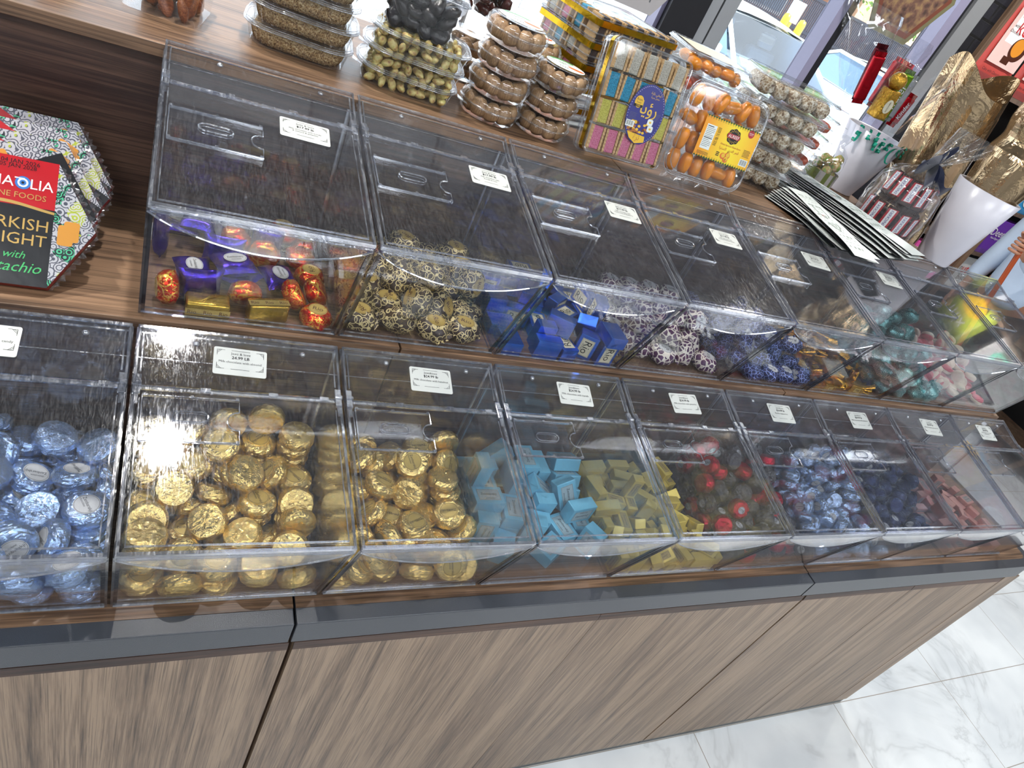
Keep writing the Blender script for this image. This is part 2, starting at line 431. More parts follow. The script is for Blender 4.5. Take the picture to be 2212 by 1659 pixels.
# the two raised tiers behind the counter
def tier(label, xa, xb, y0, y1, z, zb):
    t = thing('display_tier', label, 'shelf', (0, 0, z), group='stepped display tiers')
    MB().box(xa, xb, y0, y1, -.018, 0, bev=.001).build('shelf_board', W_TOP, t)
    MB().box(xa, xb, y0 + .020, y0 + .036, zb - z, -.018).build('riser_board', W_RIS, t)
    return t
tier('lower walnut step behind the blue and gold bins, left section', -1.3, .3485, .305, .95, T1, HT)
tier('lower walnut step below the ring-patterned and violet-petal chocolates, middle section', .3515, 1.2205, .305, .95, T1, HT)
tier('lower walnut step with cut end on the right', 1.2235, 2.078, .305, .95, T1, HT)
tier('upper walnut step carrying nut tubs, left section', -1.3, .7690, .568, 1.03, T2, T1)
tier('upper walnut step carrying apricot trays, cards and vases, right section', .7715, 1.80, .568, 1.03, T2, T1)
struct_back = thing('rear_panel', 'plain walnut rear panel closing the display towards the window', 'panel', (0, 0, 0))
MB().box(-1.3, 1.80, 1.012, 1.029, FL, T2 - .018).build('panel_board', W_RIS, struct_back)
# ------------------------------------------------------------------ clear candy bins
def plate(mb, a, b, x0, x1, t, big=0, edge=1):
    """flat sheet between two points of the side view (y, z), t thick downwards"""
    d = Vector((b[0] - a[0], b[1] - a[1])).normalized(); nx, nz = d[1] * t, -d[0] * t
    q = [a, b, (b[0] + nx, b[1] + nz), (a[0] + nx, a[1] + nz)]
    vs = [(x, p[0], p[1]) for x in (x0, x1) for p in q]
    for f, m_ in (((0, 4, 5, 1), big), ((3, 2, 6, 7), big), ((1, 5, 6, 2), edge), ((0, 3, 7, 4), edge), ((0, 1, 2, 3), edge), ((4, 7, 6, 5), edge)):
        mb.add(vs, [f], m_)
def bar(mb, pts, wx, hz, x, mi):
    """square bar following side-view points at one x"""
    for a, b in zip(pts, pts[1:]):
        d = Vector((b[0] - a[0], b[1] - a[1])).normalized(); n = Vector((-d[1], d[0]))
        q = [a, b, (b[0] + n[0] * hz, b[1] + n[1] * hz), (a[0] + n[0] * hz, a[1] + n[1] * hz)]
        mb.prism(q, x, x + wx, 'x', mi)
BINS = {}
def candy_bin(key, label, loc, w, upper, lines, lab, group):
    A, B = (0, 0), (-.06, .194)
    D, E, F = ((.186, .239), (.262, .262), (.262, 0)) if upper else ((.163, .233), (.250, .2585), (.250, 0))
    t = .0028
    root = thing('candy_bin', label, 'candy bin', loc, group=group)
    m = MB()
    for x in (0, w - t): m.prism([A, F, E, D, B], x, x + t, 'x', 1, 0)
    m.box(t, w - t, F[0] - t, F[0], t, E[1], mis=[1, 1, 0, 0, 1, 1])
    m.box(t, w - t, .002, F[0] - t, .0004, t, 0, mis=[1, 1, 1, 1, 0, 0])
    for x in (t, w - t - .0045): bar(m, [(A[0] + .004, .004), (B[0] + .0045, B[1] - .004)], .0045, .004, x, 2)
    for x in (t, w - t - .003): bar(m, [(F[0] - .008, E[1]), (F[0] - .008, .004)], .003, .004, x, 3)
    m.build('bin_body', [AC_PANEL, AC_EDGE, AC_FOOT, AC_RIM], root)
    m = MB(); plate(m, (A[0] + .001, A[1]), B, t, w - t, t, 0, 1)
    m.tube([(t, -.0015, .004), (w - t, -.0015, .004)], .0016, 6, 1)
    m.tube([(t, .004, .0075), (w - t, .004, .0075)], .0012, 6, 1)
    m.tube([(t + .001, B[0] - .001, B[1] - .002), (w - t - .001, B[0] - .001, B[1] - .002)], .0022, 6, 1)
    m.build('front_panel', [AC_PANEL, AC_RIM], root)
    # lid: local frame with y running up the slope from the lip to the hinge
    sl = math.atan2(D[1] - B[1], D[0] - B[0]); LL = math.hypot(D[0] - B[0], D[1] - B[1])
    TL = Matrix.Translation((0, B[0], B[1] + .0015)) @ Matrix.Rotation(sl, 4, 'X')
    e = .0015
    m = MB().at(TL)
    m.box(e, w - e, .001, LL - .004, .0006, .0028, mis=[1, 1, 1, 1, 0, 0])
    for x in (e, w - e - .0035): m.box(x, x + .0035, .0, LL - .004, .0028, .0062, 2)
    for x in (e + .008, w - e - .0095): m.box(x, x + .0015, .009, LL - .02, .0028, .0046, 2)
    m.box(e, w - e, -.002, .0025, .0, .0062, 2); m.box(e + .008, w - e - .008, .009, .0108, .0028, .0044, 2)
    m.box(e, w - e, LL - .0075, LL - .004, .0028, .0055, 2)
    m.tube([(e, LL - .001, .002), (w - e, LL - .001, .002)], .0024, 8, 2)
    for q in (.30, .62, .88): m.box(w * q, w * q + .012, LL - .006, LL, .005, .0066, 2)
    # bowed pull lip hanging down over the front panel
    m.at(Matrix.Translation((0, B[0] - .0022, B[1] + .002)) @ Matrix.Rotation(math.atan2(.06, -.194) - PI, 4, 'X').inverted())
    m.at()
    dn_ = Vector((0, .06, -.194)).normalized(); nn = Vector((0, -.194, -.06)).normalized()
    n = 20; top = []; low = []
    for k in range(n + 1):
        u = k / n; x = e + (w - 2 * e) * u; dep = .008 + .036 * (1 - (2 * u - 1) ** 2) ** .8
        p0 = Vector((x, B[0] - .001, B[1] + .004)); top.append(p0 + nn * .001); low.append(p0 + dn_ * dep + nn * (.001 + .006 * math.sin(PI * u)))
    vs = [tuple(p) for p in top + low] + [tuple(p + nn * .0018) for p in top + low]; k1 = n + 1
    for k in range(n):
        m.add(vs, [(k, k1 + k, k1 + k + 1, k + 1), (2 * k1 + k, 2 * k1 + k + 1, 3 * k1 + k + 1, 3 * k1 + k)], 3)
    m.tube([low[k] + nn * .0009 for k in range(n + 1)], .0013, 6, 2)
    lid = m.build('lid', [AC_LID, AC_EDGE, AC_RIM, AC_PANEL], root)
    # label pocket moulded on the lid: outline with a finger notch, long slot in the middle
    pk = MB().at(TL @ Matrix.Translation((.013, LL - (.125 if upper else .082), .0052)))
    pw, ph = .112, .066
    notch = [(pw - .0005 - .014 * math.cos(a), ph / 2 - .014 * math.sin(a)) for a in [-PI / 2 + PI * k / 10 for k in range(11)]]
    o_ = [(0, 0), (pw, 0)] + [(pw, ph / 2 - .014)] + [(x_, 2 * (ph / 2) - y_) for x_, y_ in notch] + [(pw, ph / 2 + .014), (pw, ph), (0, ph)]
    pk.tube([(x_, y_, 0) for x_, y_ in o_], .0011, 5, 1, True)
    pk.box(0, pw * .86, 0, ph, -.0006, .0004, 0)
    pk.box(0, pw, -.0008, .0008, -.003, .0012, 1); pk.box(0, pw, ph - .0008, ph + .0008, -.003, .0012, 1); pk.box(-.0008, .0008, 0, ph, -.003, .0012, 1)
    st = [(.055 + sx * .013 + .0075 * math.cos(a), .036 + .0075 * math.sin(a)) for sx, a0 in ((1, -PI / 2), (-1, PI / 2)) for a in [a0 + PI * k / 8 for k in range(9)]]
    pk.tube([(x_, y_, .0012) for x_, y_ in st], .0011, 5, 1, True); pk.tube([(x_, y_, -.003) for x_, y_ in st], .0008, 5, 1, True)
    for q in (.0, .5, 1): pk.box(pw * q * .96, pw * q * .96 + .004, -.002, .002, -.001, .0024, 1); pk.box(pw * q * .96, pw * q * .96 + .004, ph - .002, ph + .002, -.001, .0024, 1)
    pk.build('label_pocket', [AC_PANEL, AC_RIM], lid)
    for x in (e, w - e - .009):
        h = MB().at(TL).box(x, x + .009, LL - .016, LL + .014, .004, .0085, 0, .001).box(x + .002, x + .007, LL - .03, LL - .016, .004, .0065, 0)
        h.tube([(x - .0005, LL, .0075), (x + .0095, LL, .0075)], .0036, 10, 0); h.build('hinge_lug', AC_RIM, lid)
    # fixed strip behind the hinge
    s2 = math.atan2(E[1] - D[1], E[0] - D[0]); L2 = math.hypot(E[0] - D[0], E[1] - D[1])
    TS = Matrix.Translation((0, D[0], D[1] + .0012)) @ Matrix.Rotation(s2, 4, 'X')
    m = MB().at(TS); m.box(e, w - e, .003, L2, 0, .0024, mis=[1, 1, 1, 1, 0, 0])
    m.box(e, w - e, L2 - .004, L2, .0024, .005, 2); m.box(e + .004, w - e - .004, L2 - .012, L2 - .010, .0024, .0036, 2)
    m.box(e, w - e, L2 * .45, L2 * .45 + .0012, .0024, .003, 2)
    for x in (e, w - e - .003): m.box(x, x + .003, .003, L2, .0024, .005, 2)
    for x in (e + .006, w - e - .008): m.box(x, x + .002, .02, L2 - .01, .0024, .0036, 2)
    strip = m.build('top_plate', [AC_LID, AC_EDGE, AC_RIM], root)
    for x in (w * .27, w * .80):
        MB().at(TS @ Matrix.Translation((x, L2 - .020, .0024))).lathe([(.0042, 0), (.0042, .0012), (.0026, .003), (.0012, .0036)], 12).build('screw_boss', AC_RIM, strip, True)
    if lines:
        x0, y0, ang = lab
        T = (TL @ Matrix.Translation((x0, LL - y0, .0034))) if upper else (TS @ Matrix.Translation((x0, y0, .0030)))
        price_label(T @ Matrix.Rotation(ang, 4, 'Z'), lines, root)
    BINS[key] = (Vector(loc), w)
    return root

def price_label(T, lines, root, w=.068, h=.043):
    m = MB().at(T @ Matrix.Translation((0, 0, .0006)))
    m.prism(rrect(w, h, .003), -.0005, 0, 'z', 0)
    z = .0002; a, b = w / 2 - .004, h / 2 - .004; L_ = .0005
    yb = -b + .005
    for sx in (-1, 1):
        for sy, yy in ((1, b), (-1, yb)):
            x = sx * a
            m.rect(*sorted((x, x - sx * .010)), *sorted((yy, yy - sy * L_)), z, 1); m.rect(*sorted((x, x - sx * L_)), *sorted((yy, yy - sy * .009)), z, 1)
            m.tube([(x - sx * .006 + sx * .006 * math.cos(q), yy - sy * .006 + sy * .006 * math.sin(q), z) for q in [PI / 2 * k / 4 + 0 for k in range(5)]], .0002, 4, 1)
            m.tube([(x, yy - sy * .006, z), (x - sx * .006, yy, z)], .0002, 4, 1)
    m.rect(-.012, .012, yb, yb + L_, z, 1); m.rect(-.012, .012, b - L_, b, z, 1)
    n = len(lines)
    m.text(lines[0], 0, b - .0055, z, h=.0052, mi=1)
    m.text(lines[1], 0, b - .0115, z, h=.0064, mi=1); m.text(lines[1], .0003, b - .0113, z + .00005, h=.0064, mi=1)
    if n == 3: m.text(lines[2], 0, b - .0185, z, w=min(.056, .0017 * len(lines[2]) + .01), mi=1)
    else:
        for k, s in enumerate(lines[2:]): m.text(s, 0, b - .0175 - k * .0046, z, h=.0041, mi=1)
    m.build('price_label', [PAPER, INK], root)

LX = [-.274, -.0125, .2525, .5075, .7695, 1.0315, 1.2965, 1.5595, 1.8215, 2.083]
UX = [-.0135, .2505, .5145, .7735, 1.0330, 1.2920, 1.5510, 1.8105, 2.0700]
J = 'Jawz & lawz'; JN = 'Jawz&lawz'
LOWER = [
 ('L1', 'clear candy bin of silver-blue round foil chocolates, cut off by the left edge', [J, '24.99 LB', 'Milk chocolate cotton candy'], (.108, .047, -.02)),
 ('L2', 'clear candy bin of round gold foil chocolates, labelled with almond', [J, '24.99 LB', 'Milk chocolate with almond'], (.126, .047, -.03)),
 ('L3', 'clear candy bin of round gold foil chocolates, labelled with hazelnut', [JN, '$24.99 lb', 'Milk chocolate with hazelnut'], (.138, .047, -.02)),
 ('L4', 'clear candy bin of pale blue boxed chocolates, labelled with kunafa', [JN, '$24.99 lb', 'Milk chocolate with kunafa'], (.150, .046, -.03)),
 ('L5', 'clear candy bin of small yellow-gold boxed chocolates in the front row', [JN, '$24.99 lb', 'Milk chocolate with pistachio'], (.140, .048, .02)),
 ('L6', 'clear candy bin of red and black foil chocolates in the front row', [JN, '$24.99 lb', 'Roche cappuccino'], (.142, .046, -.02)),
 ('L7', 'clear candy bin of small crinkled blue foil chocolates in the front row', [JN, '$24.99 lb', 'Milk chocolate with pistachio'], (.134, .047, .0)),
 ('L8', 'clear candy bin of navy wrapped chocolates in the front row', [JN, '$24.99 lb', 'Milk chocolate with almond'], (.146, .046, -.04)),
 ('L9', 'clear candy bin of pink boxed chocolates at the right end of the front row', [JN, '$24.99 lb', 'Milk chocolate with kunafa', 'and pistachio'], (.130, .045, -.03)),
]
for i, (k, lb, ln, pos) in enumerate(LOWER):
    candy_bin(k, lb, (LX[i] + .0018, .044, HT + .0004), LX[i + 1] - LX[i] - .0036, False, ln, pos, 'front row of candy bins')
UPPER = [
 ('U1', 'clear candy bin of purple and red wrapped chocolates, left end of the upper row', [J, '$17.99 lb', 'Milk chocolate with kunafa', '& almond & pistachio'], (.182, .040, -.02)),
 ('U2', 'clear candy bin of brown ring-patterned chocolates on the upper step', [J, '$17.99 lb', 'Milk chocolate with', 'Kunafa & nuts'], (.206, .040, -.03)),
 ('U3', 'clear candy bin of royal blue boxed chocolates on the upper step', [J, '$17.99 lb', 'Milk chocolate with', 'Cheesecake & blueberry'], (.206, .040, -.02)),
 ('U4', 'clear candy bin of white chocolates with violet petals on the upper step', [J, '$17.99 lb', 'Milk chocolate with', 'Caramel & peanut butter'], (.196, .042, -.02)),
 ('U5', 'clear candy bin of navy lace-patterned chocolates on the upper step', [J, '$17.99 lb', 'Dark chocolate with', 'Truffle & hazelnut'], (.200, .040, -.05)),
 ('U6', 'clear candy bin of gold twisted chocolates on the upper step', [J, '$17.99 lb', 'Milk chocolate with', 'hazelnut & cream'], (.196, .040, -.05)),
 ('U7', 'clear candy bin of teal swirl chocolates on the upper step', None, None),
 ('U8', 'clear candy bin of pink and white sweets, right end of the upper row', None, None),
]
for i, (k, lb, ln, pos) in enumerate(UPPER):
    candy_bin(k, lb, (UX[i] + .0018, .317, T1 + .0004), UX[i + 1] - UX[i] - .0036, True, ln, pos, 'upper row of candy bins')
# ------------------------------------------------------------------ the sweets inside the bins
def rumple(p, freq, amp, seed):
    v = Vector(p) * freq + Vector((seed * 7.1, seed * 3.3, seed * 1.7))
    return amp * (noise.noise(v) + .5 * noise.noise(v * 2.3))
def fine(prof, k=2):
    out_ = []
    for (r0, z0), (r1, z1) in zip(prof, prof[1:]):
        for i in range(k): out_.append((r0 + (r1 - r0) * i / k, z0 + (z1 - z0) * i / k))
    return out_ + [prof[-1]]
def blob(prof, n, amp, freq, seed, flat=None, lobes=0, lamp=0, mi=0, sx=1, sy=1):
    m = MB(); lo = prof[0][1]; hi = prof[-1][1]
    def fn(r, z, a, k):
        q = (r * math.cos(a), r * math.sin(a), z); d = rumple(q, freq, amp, seed)
        if flat and z > hi - .0035 and r < flat: return r, hi
        rr = max(.0004, r + d * min(1, r / .008)) * (1 + lamp * math.sin(lobes * a + seed) * min(1, r / .015))
        return rr, z + d * .5
    return m.lathe(prof, n, mi, fn, True, sx, sy)
def puckprof(r, h): return [(.001, -h / 2), (r * .6, -h / 2), (r * .86, -h * .44), (r * .98, -h * .2), (r, h * .02), (r * .97, h * .24), (r * .85, h * .42), (r * .66, h * .5), (r * .58, h * .5), (.001, h * .5)]
ST_WHITE = plain('silver_sticker', '#c9cbcd', .35)
ST_GOLD = plain('gold_sticker', '#d6b968', .32, .45)
ST_CREAM = plain('cream_sticker', '#dcd7bd', .4)
BROWNINK = plain('brown_ink', '#5a3417', .6)
def sticker(r, z, word, tw, paper, ink, parent, rb=None, ring=True, sub=None, name='sticker', ang=0.0):
    m = MB(); rb = rb or r
    m.add([(r * math.cos(2 * PI * i / 26), rb * math.sin(2 * PI * i / 26), zz) for zz in (z - .0004, z) for i in range(26)],
          [tuple(range(26, 52))] + [(i, (i + 1) % 26, 26 + (i + 1) % 26, 26 + i) for i in range(26)], 0)
    if ring: m.ringflat(0, 0, z + .0001, r * .93, rb * .93, .00035, 1, 26)
    if word: m.text(word, 0, .0008 if sub else 0, z + .00015, w=tw, mi=1, ang=ang)
    if sub: m.text(sub, 0, -rb * .38, z + .00015, w=tw * .62, mi=1, ang=ang)
    m.build(name, [paper, ink], parent)
def boxmesh(a, b, c, mat, name, parent, bev=.0012, fold=True):
    m = MB().box(-a / 2, a / 2, -b / 2, b / 2, -c / 2, c / 2, 0, bev)
    if fold:
        for sx in (-1, 1):   # folded paper ends
            x = sx * (a / 2 + .0003)
            m.add([(x, -b * .46, c * .46), (x, b * .46, c * .46), (x + sx * .0009, 0, -c * .05)], [(0, 1, 2) if sx < 0 else (0, 2, 1)])
            m.add([(x, -b * .46, -c * .46), (x, b * .46, -c * .46), (x + sx * .0006, 0, c * .02)], [(0, 2, 1) if sx < 0 else (0, 1, 2)])
    return m.build(name, mat, parent)
def boxlabel(a, b, z, word, tw, parent, paper, ink, th=None):
    m = MB().rect(-a / 2, a / 2, -b / 2, b / 2, z + .0003, 0); q = .0006; g = .0009
    for (x0, x1, y0, y1) in ((-a / 2 + g, a / 2 - g, b / 2 - g - .0003, b / 2 - g), (-a / 2 + g, a / 2 - g, -b / 2 + g, -b / 2 + g + .0003), (-a / 2 + g, -a / 2 + g + .0003, -b / 2 + g, b / 2 - g), (a / 2 - g - .0003, a / 2 - g, -b / 2 + g, b / 2 - g)):
        m.rect(x0, x1, y0, y1, z + .0004, 1)
    m.text(word, 0, .001, z + .0005, w=tw, mi=1); m.text('chocolate', 0, -b * .3, z + .0005, w=tw * .6, mi=1)
    m.build('paper_label', [paper, ink], parent)

F_GOLD = foil('gold_foil', '#f3df9c', .17, 120, .45, '#d8b055')
F_BLUE = foil('ice_blue_foil', '#bcd3f0', .17, 120, .45, '#8eacd8')
F_MINI = foil('steel_blue_foil', '#c4d8ee', .17, 150, .5, '#8ca4c4')
F_BLACK = foil('black_foil', '#3c3c44', .3, 150, .9, '#17171b', .004, .35, 1.0)
F_RED = foil('red_foil', '#d2203f', .36, 90, .5, '#a01028')
F_PURPLE = foil('purple_foil', '#5a42d0', .25, 60, .45, '#2c1c80')
F_NAVY = foil('navy_foil', '#323c68', .3, 120, .7, '#1c2444')
F_GOLDS = foil('smooth_gold_foil', '#c9a94e', .26, 40, .3, '#9a7a2a')
F_BAND = foil('pale_gold_band', '#d8c378', .3, 30, .1, '#c0a75c')
F_TWIST = foil('twisted_gold_foil', '#f0c050', .2, 70, .4, '#c08a28')
B_PALE = plain('pale_blue_box_paper', '#74c0dc', .32, .15)
B_YEL = plain('pale_gold_box_paper', '#e2cb62', .34, .3)
B_ROYAL = foil('royal_blue_box_paper', '#3f78e0', .34, 30, .15, '#2c58b8')
B_PINK = plain('rose_box_paper', '#d9a094', .36, .2)
def _rings(nt, v):
    r = None
    for o in ((0, 0, 0), (.37, .11, .53), (.71, .83, .29)):
        vv = N(nt, 'ShaderNodeVectorMath', {0: N(nt, 'ShaderNodeVectorMath', {0: v, 1: (68, 68, 68)}, operation='MULTIPLY').outputs[0], 1: tuple(c * 9 for c in o)}, operation='ADD').outputs[0]
        d = N(nt, 'ShaderNodeTexVoronoi', {'Vector': vv, 'Scale': 1.0, 'Randomness': .7}).outputs[0]
        k = math_(nt, 'LESS_THAN', math_(nt, 'ABSOLUTE', math_(nt, 'SUBTRACT', d, .44)), .036)
        r = k if r is None else math_(nt, 'MAXIMUM', r, k)
    return r
def _edge(scale, th, less=True, rnd=1.0):
    def f(nt, v):
        d = N(nt, 'ShaderNodeTexVoronoi', {'Vector': v, 'Scale': scale, 'Randomness': rnd}, feature='DISTANCE_TO_EDGE').outputs[0]
        return math_(nt, 'LESS_THAN' if less else 'GREATER_THAN', d, th)
    return f
def _swirl(scale, k, th):
    def f(nt, v):
        d = N(nt, 'ShaderNodeTexVoronoi', {'Vector': v, 'Scale': scale, 'Randomness': .9}).outputs[0]
        return math_(nt, 'GREATER_THAN', math_(nt, 'SINE', math_(nt, 'MULTIPLY', d, k)), th)
    return f
def _curls(nt, v):
    a = _swirl(48, 12, .86)(nt, v); n = noise_t(nt, v, 55, 1, .5, 2.5)
    return math_(nt, 'MAXIMUM', a, math_(nt, 'LESS_THAN', math_(nt, 'ABSOLUTE', math_(nt, 'SUBTRACT', n, .5)), .03))
P_RINGS = wrap('ring_wrapper', _rings, '#33241f', '#d8c690', .38, 0, 70, .6)
P_PETAL = wrap('petal_wrapper', _edge(92, .10, False), '#e6dfd2', '#4b2350', .36, 0, 70, .6)
P_LACE = wrap('lace_wrapper', _edge(115, .045), '#1d2350', '#8fa2e8', .34, .35, 70, .7)
P_TEAL = wrap('swirl_wrapper', _swirl(120, 26, .35), '#2f7f80', '#a5d6cf', .28, .7, 90, .6)
P_REDGOLD = wrap('red_gold_wrapper', _curls, '#d8281a', '#f0c052', .25, .75, 60, .5)
MALLOW_P = plain('pink_jelly', '#d8465c', .35, Subsurface_Weight=.25, Subsurface_Scale=.004); MALLOW_W = plain('cream_foam', '#efdcc0', .5)

KINDS = {}
def proto(kind, n, fn):
    L = []
    for i in range(n):
        r = thing(fn.__name__, '-', '-'); fn(r, i + 1); L.append(r)
    KINDS[kind] = L
def foil_chocolate(r, s, mat=F_GOLD, R=.0272, h=.0235, word='Zenbarakji', paper=ST_GOLD, ink=INK, amp=.0015, n=32, st=.0152):
    blob(fine(puckprof(R, h)), n + 6, amp * 1.0, 210, s, flat=st + .0005).build('foil_wrapper', mat, r, False)
    sticker(st, h / 2 + .0003, word, st * 1.65, paper, ink, r, sub='chocolate', ang=s)
def proto_fn(name, f):
    f.__name__ = name; return f
proto('puck_gold', 3, proto_fn('gold_foil_chocolate', lambda r, s: foil_chocolate(r, s)))
proto('puck_blue', 3, proto_fn('blue_foil_chocolate', lambda r, s: foil_chocolate(r, s, F_BLUE, paper=ST_WHITE)))
proto('mini', 3, proto_fn('small_foil_chocolate', lambda r, s: foil_chocolate(r, s, F_MINI, .0195, .021, 'Zenbarakji', ST_WHITE, INK, .0017, 22, .0098)))
proto('ball', 2, proto_fn('black_foil_chocolate', lambda r, s: foil_chocolate(r, s, F_BLACK, .0210, .026, 'Rio', ST_WHITE, INK, .0019, 22, .0085)))
proto('ball2', 2, proto_fn('red_foil_chocolate', lambda r, s: foil_chocolate(r, s, F_RED, .0210, .027, 'Rio', ST_WHITE, INK, .0016, 22, .0078)))
proto('ball_navy', 2, proto_fn('navy_foil_chocolate', lambda r, s: foil_chocolate(r, s, F_NAVY, .0210, .026, 'Rio', ST_WHITE, INK, .0018, 22, .0095)))
def boxed(dim, mat, lab, paper, ink, word):
    def f(r, s):
        boxmesh(*dim, mat, 'box_wrapper', r); boxlabel(lab[0], lab[1], dim[2] / 2, word, lab[0] * .72, r, paper, ink)
    return proto_fn('boxed_chocolate', f)
ST_PBLUE = plain('dull_blue_label', '#9db6bd', .4); ST_TAN = plain('tan_label', '#b7a35c', .4); ST_ROSE = plain('grey_label', '#a9a19c', .4)
proto('boxa', 1, boxed((.057, .039, .025), B_PALE, (.043, .025), ST_PBLUE, INK, 'Zenbarakji'))
proto('boxb', 1, boxed((.050, .023, .019), B_YEL, (.036, .014), ST_TAN, BROWNINK, 'Zenbarakji'))
proto('boxc', 1, boxed((.044, .030, .020), B_PINK, (.032, .018), ST_ROSE, INK, 'Zenbarakji'))
proto('boxd', 1, boxed((.050, .036, .023), B_ROYAL, (.036, .024), ST_CREAM, INK, 'Rio'))
def crumpled(mat, paper, ink, amp=.0030, R=.0225, h=.030, name='wrapped_chocolate'):
    def f(r, s):
        m = blob([(.001, -h / 2), (R * .55, -h * .49), (R * .9, -h * .3), (R, -h * .05), (R * .97, h * .2), (R * .8, h * .42), (R * .62, h * .5), (.001, h * .5)], 30, amp, 130, s, flat=R * .6, lobes=4 + s % 2, lamp=.10)
        # crimped paper ears
        for a0 in (s * .9, s * .9 + PI + .3):
            def ear(u, v, a0=a0, s=s):
                a = a0 + (u - .5) * 1.1; q = R * (.80 + .42 * v) * (1 + .05 * math.sin(u * 22)); return (q * math.cos(a), q * math.sin(a), -.002 + .008 * (u - .5) * math.sin(s) + .0022 * math.sin(u * 20 + s) * v)
            m.grid(10, 3, ear); m.grid(10, 3, lambda u, v: (lambda p: (p[0], p[1], p[2] - .0006))(ear(1 - u, v)))
        m.build('paper_wrapper', mat, r, True)
        sticker(R * .56, h / 2 + .0003, 'Rio', R * .62, paper, ink, r, sub='chocolate', ang=s * .7)
    return proto_fn(name, f)
proto('crum_rings', 3, crumpled(P_RINGS, ST_GOLD, BROWNINK, .0034, .0275, .034)); proto('crum_petal', 3, crumpled(P_PETAL, ST_WHITE, INK, .0032, .0255, .032))
proto('crum_lace', 2, crumpled(P_LACE, ST_WHITE, INK)); proto('crum_teal', 3, crumpled(P_TEAL, ST_WHITE, INK, .0030, .0245, .031))
def pillow(r, s):
    def srf(sg):
        def f(u, v):
            x = (u - .5) * 2; y = (v - .5) * 2; q = (1 - x ** 4) * (1 - y ** 4)
            k = 1 + .10 * (abs(x) * abs(y)) ** 2
            return (x * .027 * k, y * .023 * k, sg * .011 * q ** .4 + rumple((x * .03, y * .03, sg), 130, .0012, s) * (1 if q < .9 else .1) if q > 0 else 0)
        return f
    m = MB().grid(12, 12, srf(1)); m.grid(12, 12, lambda u, v: srf(-1)(1 - u, v))
    m.build('foil_wrapper', F_PURPLE, r, True)
    sticker(.0165, .0122, 'Zenbarakji', .024, ST_WHITE, INK, r, rb=.0115, sub='chocolate')
proto('pillow', 2, proto_fn('wrapped_chocolate', pillow))
def dome(r, s):
    R, h = .0235, .026
    blob([(.001, -h / 2), (R * .7, -h * .5), (R * .95, -h * .36), (R, -h * .1), (R * .93, h * .18), (R * .74, h * .42), (R * .62, h * .5), (.001, h * .5)], 26, .0019, 150, s, flat=.0145, lobes=6, lamp=.05).build('foil_wrapper', P_REDGOLD, r, True)
    sticker(.0135, h / 2 + .0003, 'Rio', .015, ST_GOLD, BROWNINK, r, sub='chocolate')
proto('dome', 2, proto_fn('wrapped_chocolate', dome))
def bar_(r, s):
    m = MB().box(-.028, .028, -.015, .015, -.011, .011, 0, .0035)
    for k in range(3): m.tube([(-.02 + .006 * k, -.012, .0108), (0, .002 * k, .0122), (.02 - .004 * k, .012, .0108)], [.0005, .0014, .0004], 5)
    m.build('foil_wrapper', F_GOLDS, r, True)
    b = MB(); y = -.0154
    b.add([(-.0284, y, -.0085), (.0284, y, -.0085), (.0284, y, .0035), (-.0284, y, .0035)], [(0, 1, 2, 3)], 0)
    for x in (-.020, .0, .020): b.text('Rio', x, 0, 0, h=.0085, mi=1, fn=lambda X, Y, Z: (X, y - .0002, Y - .002))
    b.add([(-.0284, .0154, -.0085), (.0284, .0154, -.0085), (.0284, .0154, .0035), (-.0284, .0154, .0035)], [(3, 2, 1, 0)], 0)
    b.build('paper_band', [F_BAND, BROWNINK], r)
proto('bar', 1, proto_fn('gold_bar_chocolate', bar_))
def twist(r, s):
    m = MB().box(-.021, .021, -.012, .012, -.009, .009, 0, .0035)
    for sx in (-1, 1):
        def fan(u, v, sx=sx):
            wd = .008 + .013 * u ** 1.3; a = (v - .5) * 2
            return (sx * (.019 + .029 * u), a * wd, .004 * math.cos(a * 11 + s) * (.25 + u) + (1 - u) * .001)
        m.grid(6, 14, fan); m.grid(6, 14, lambda u, v: (lambda p: (p[0], p[1], p[2] - .0006))(fan(u, 1 - v)))
    m.build('foil_wrapper', F_TWIST, r, False)
    MB().at(Matrix.Translation((0, 0, .0093))).rect(-.009, .009, -.006, .006, 0, 0).text('Rio', 0, 0, .0002, w=.010, mi=1).build('paper_label', [ST_GOLD, BROWNINK], r)
proto('fan', 2, proto_fn('twisted_chocolate', twist))
def mallow(r, s):
    R = .0170
    blob([(.001, -.009), (R * .8, -.009), (R * .98, -.006), (R, -.001), (R * .97, .0005)], 20, .0008, 90, s).build('cream_base', MALLOW_W, r, True)
    blob([(R * .97, .0003), (R * .95, .004), (R * .75, .0075), (R * .4, .009), (.001, .0093)], 20, .0006, 90, s).build('pink_top', MALLOW_P, r, True)
proto('mallow', 2, proto_fn('jelly_sweet', mallow))

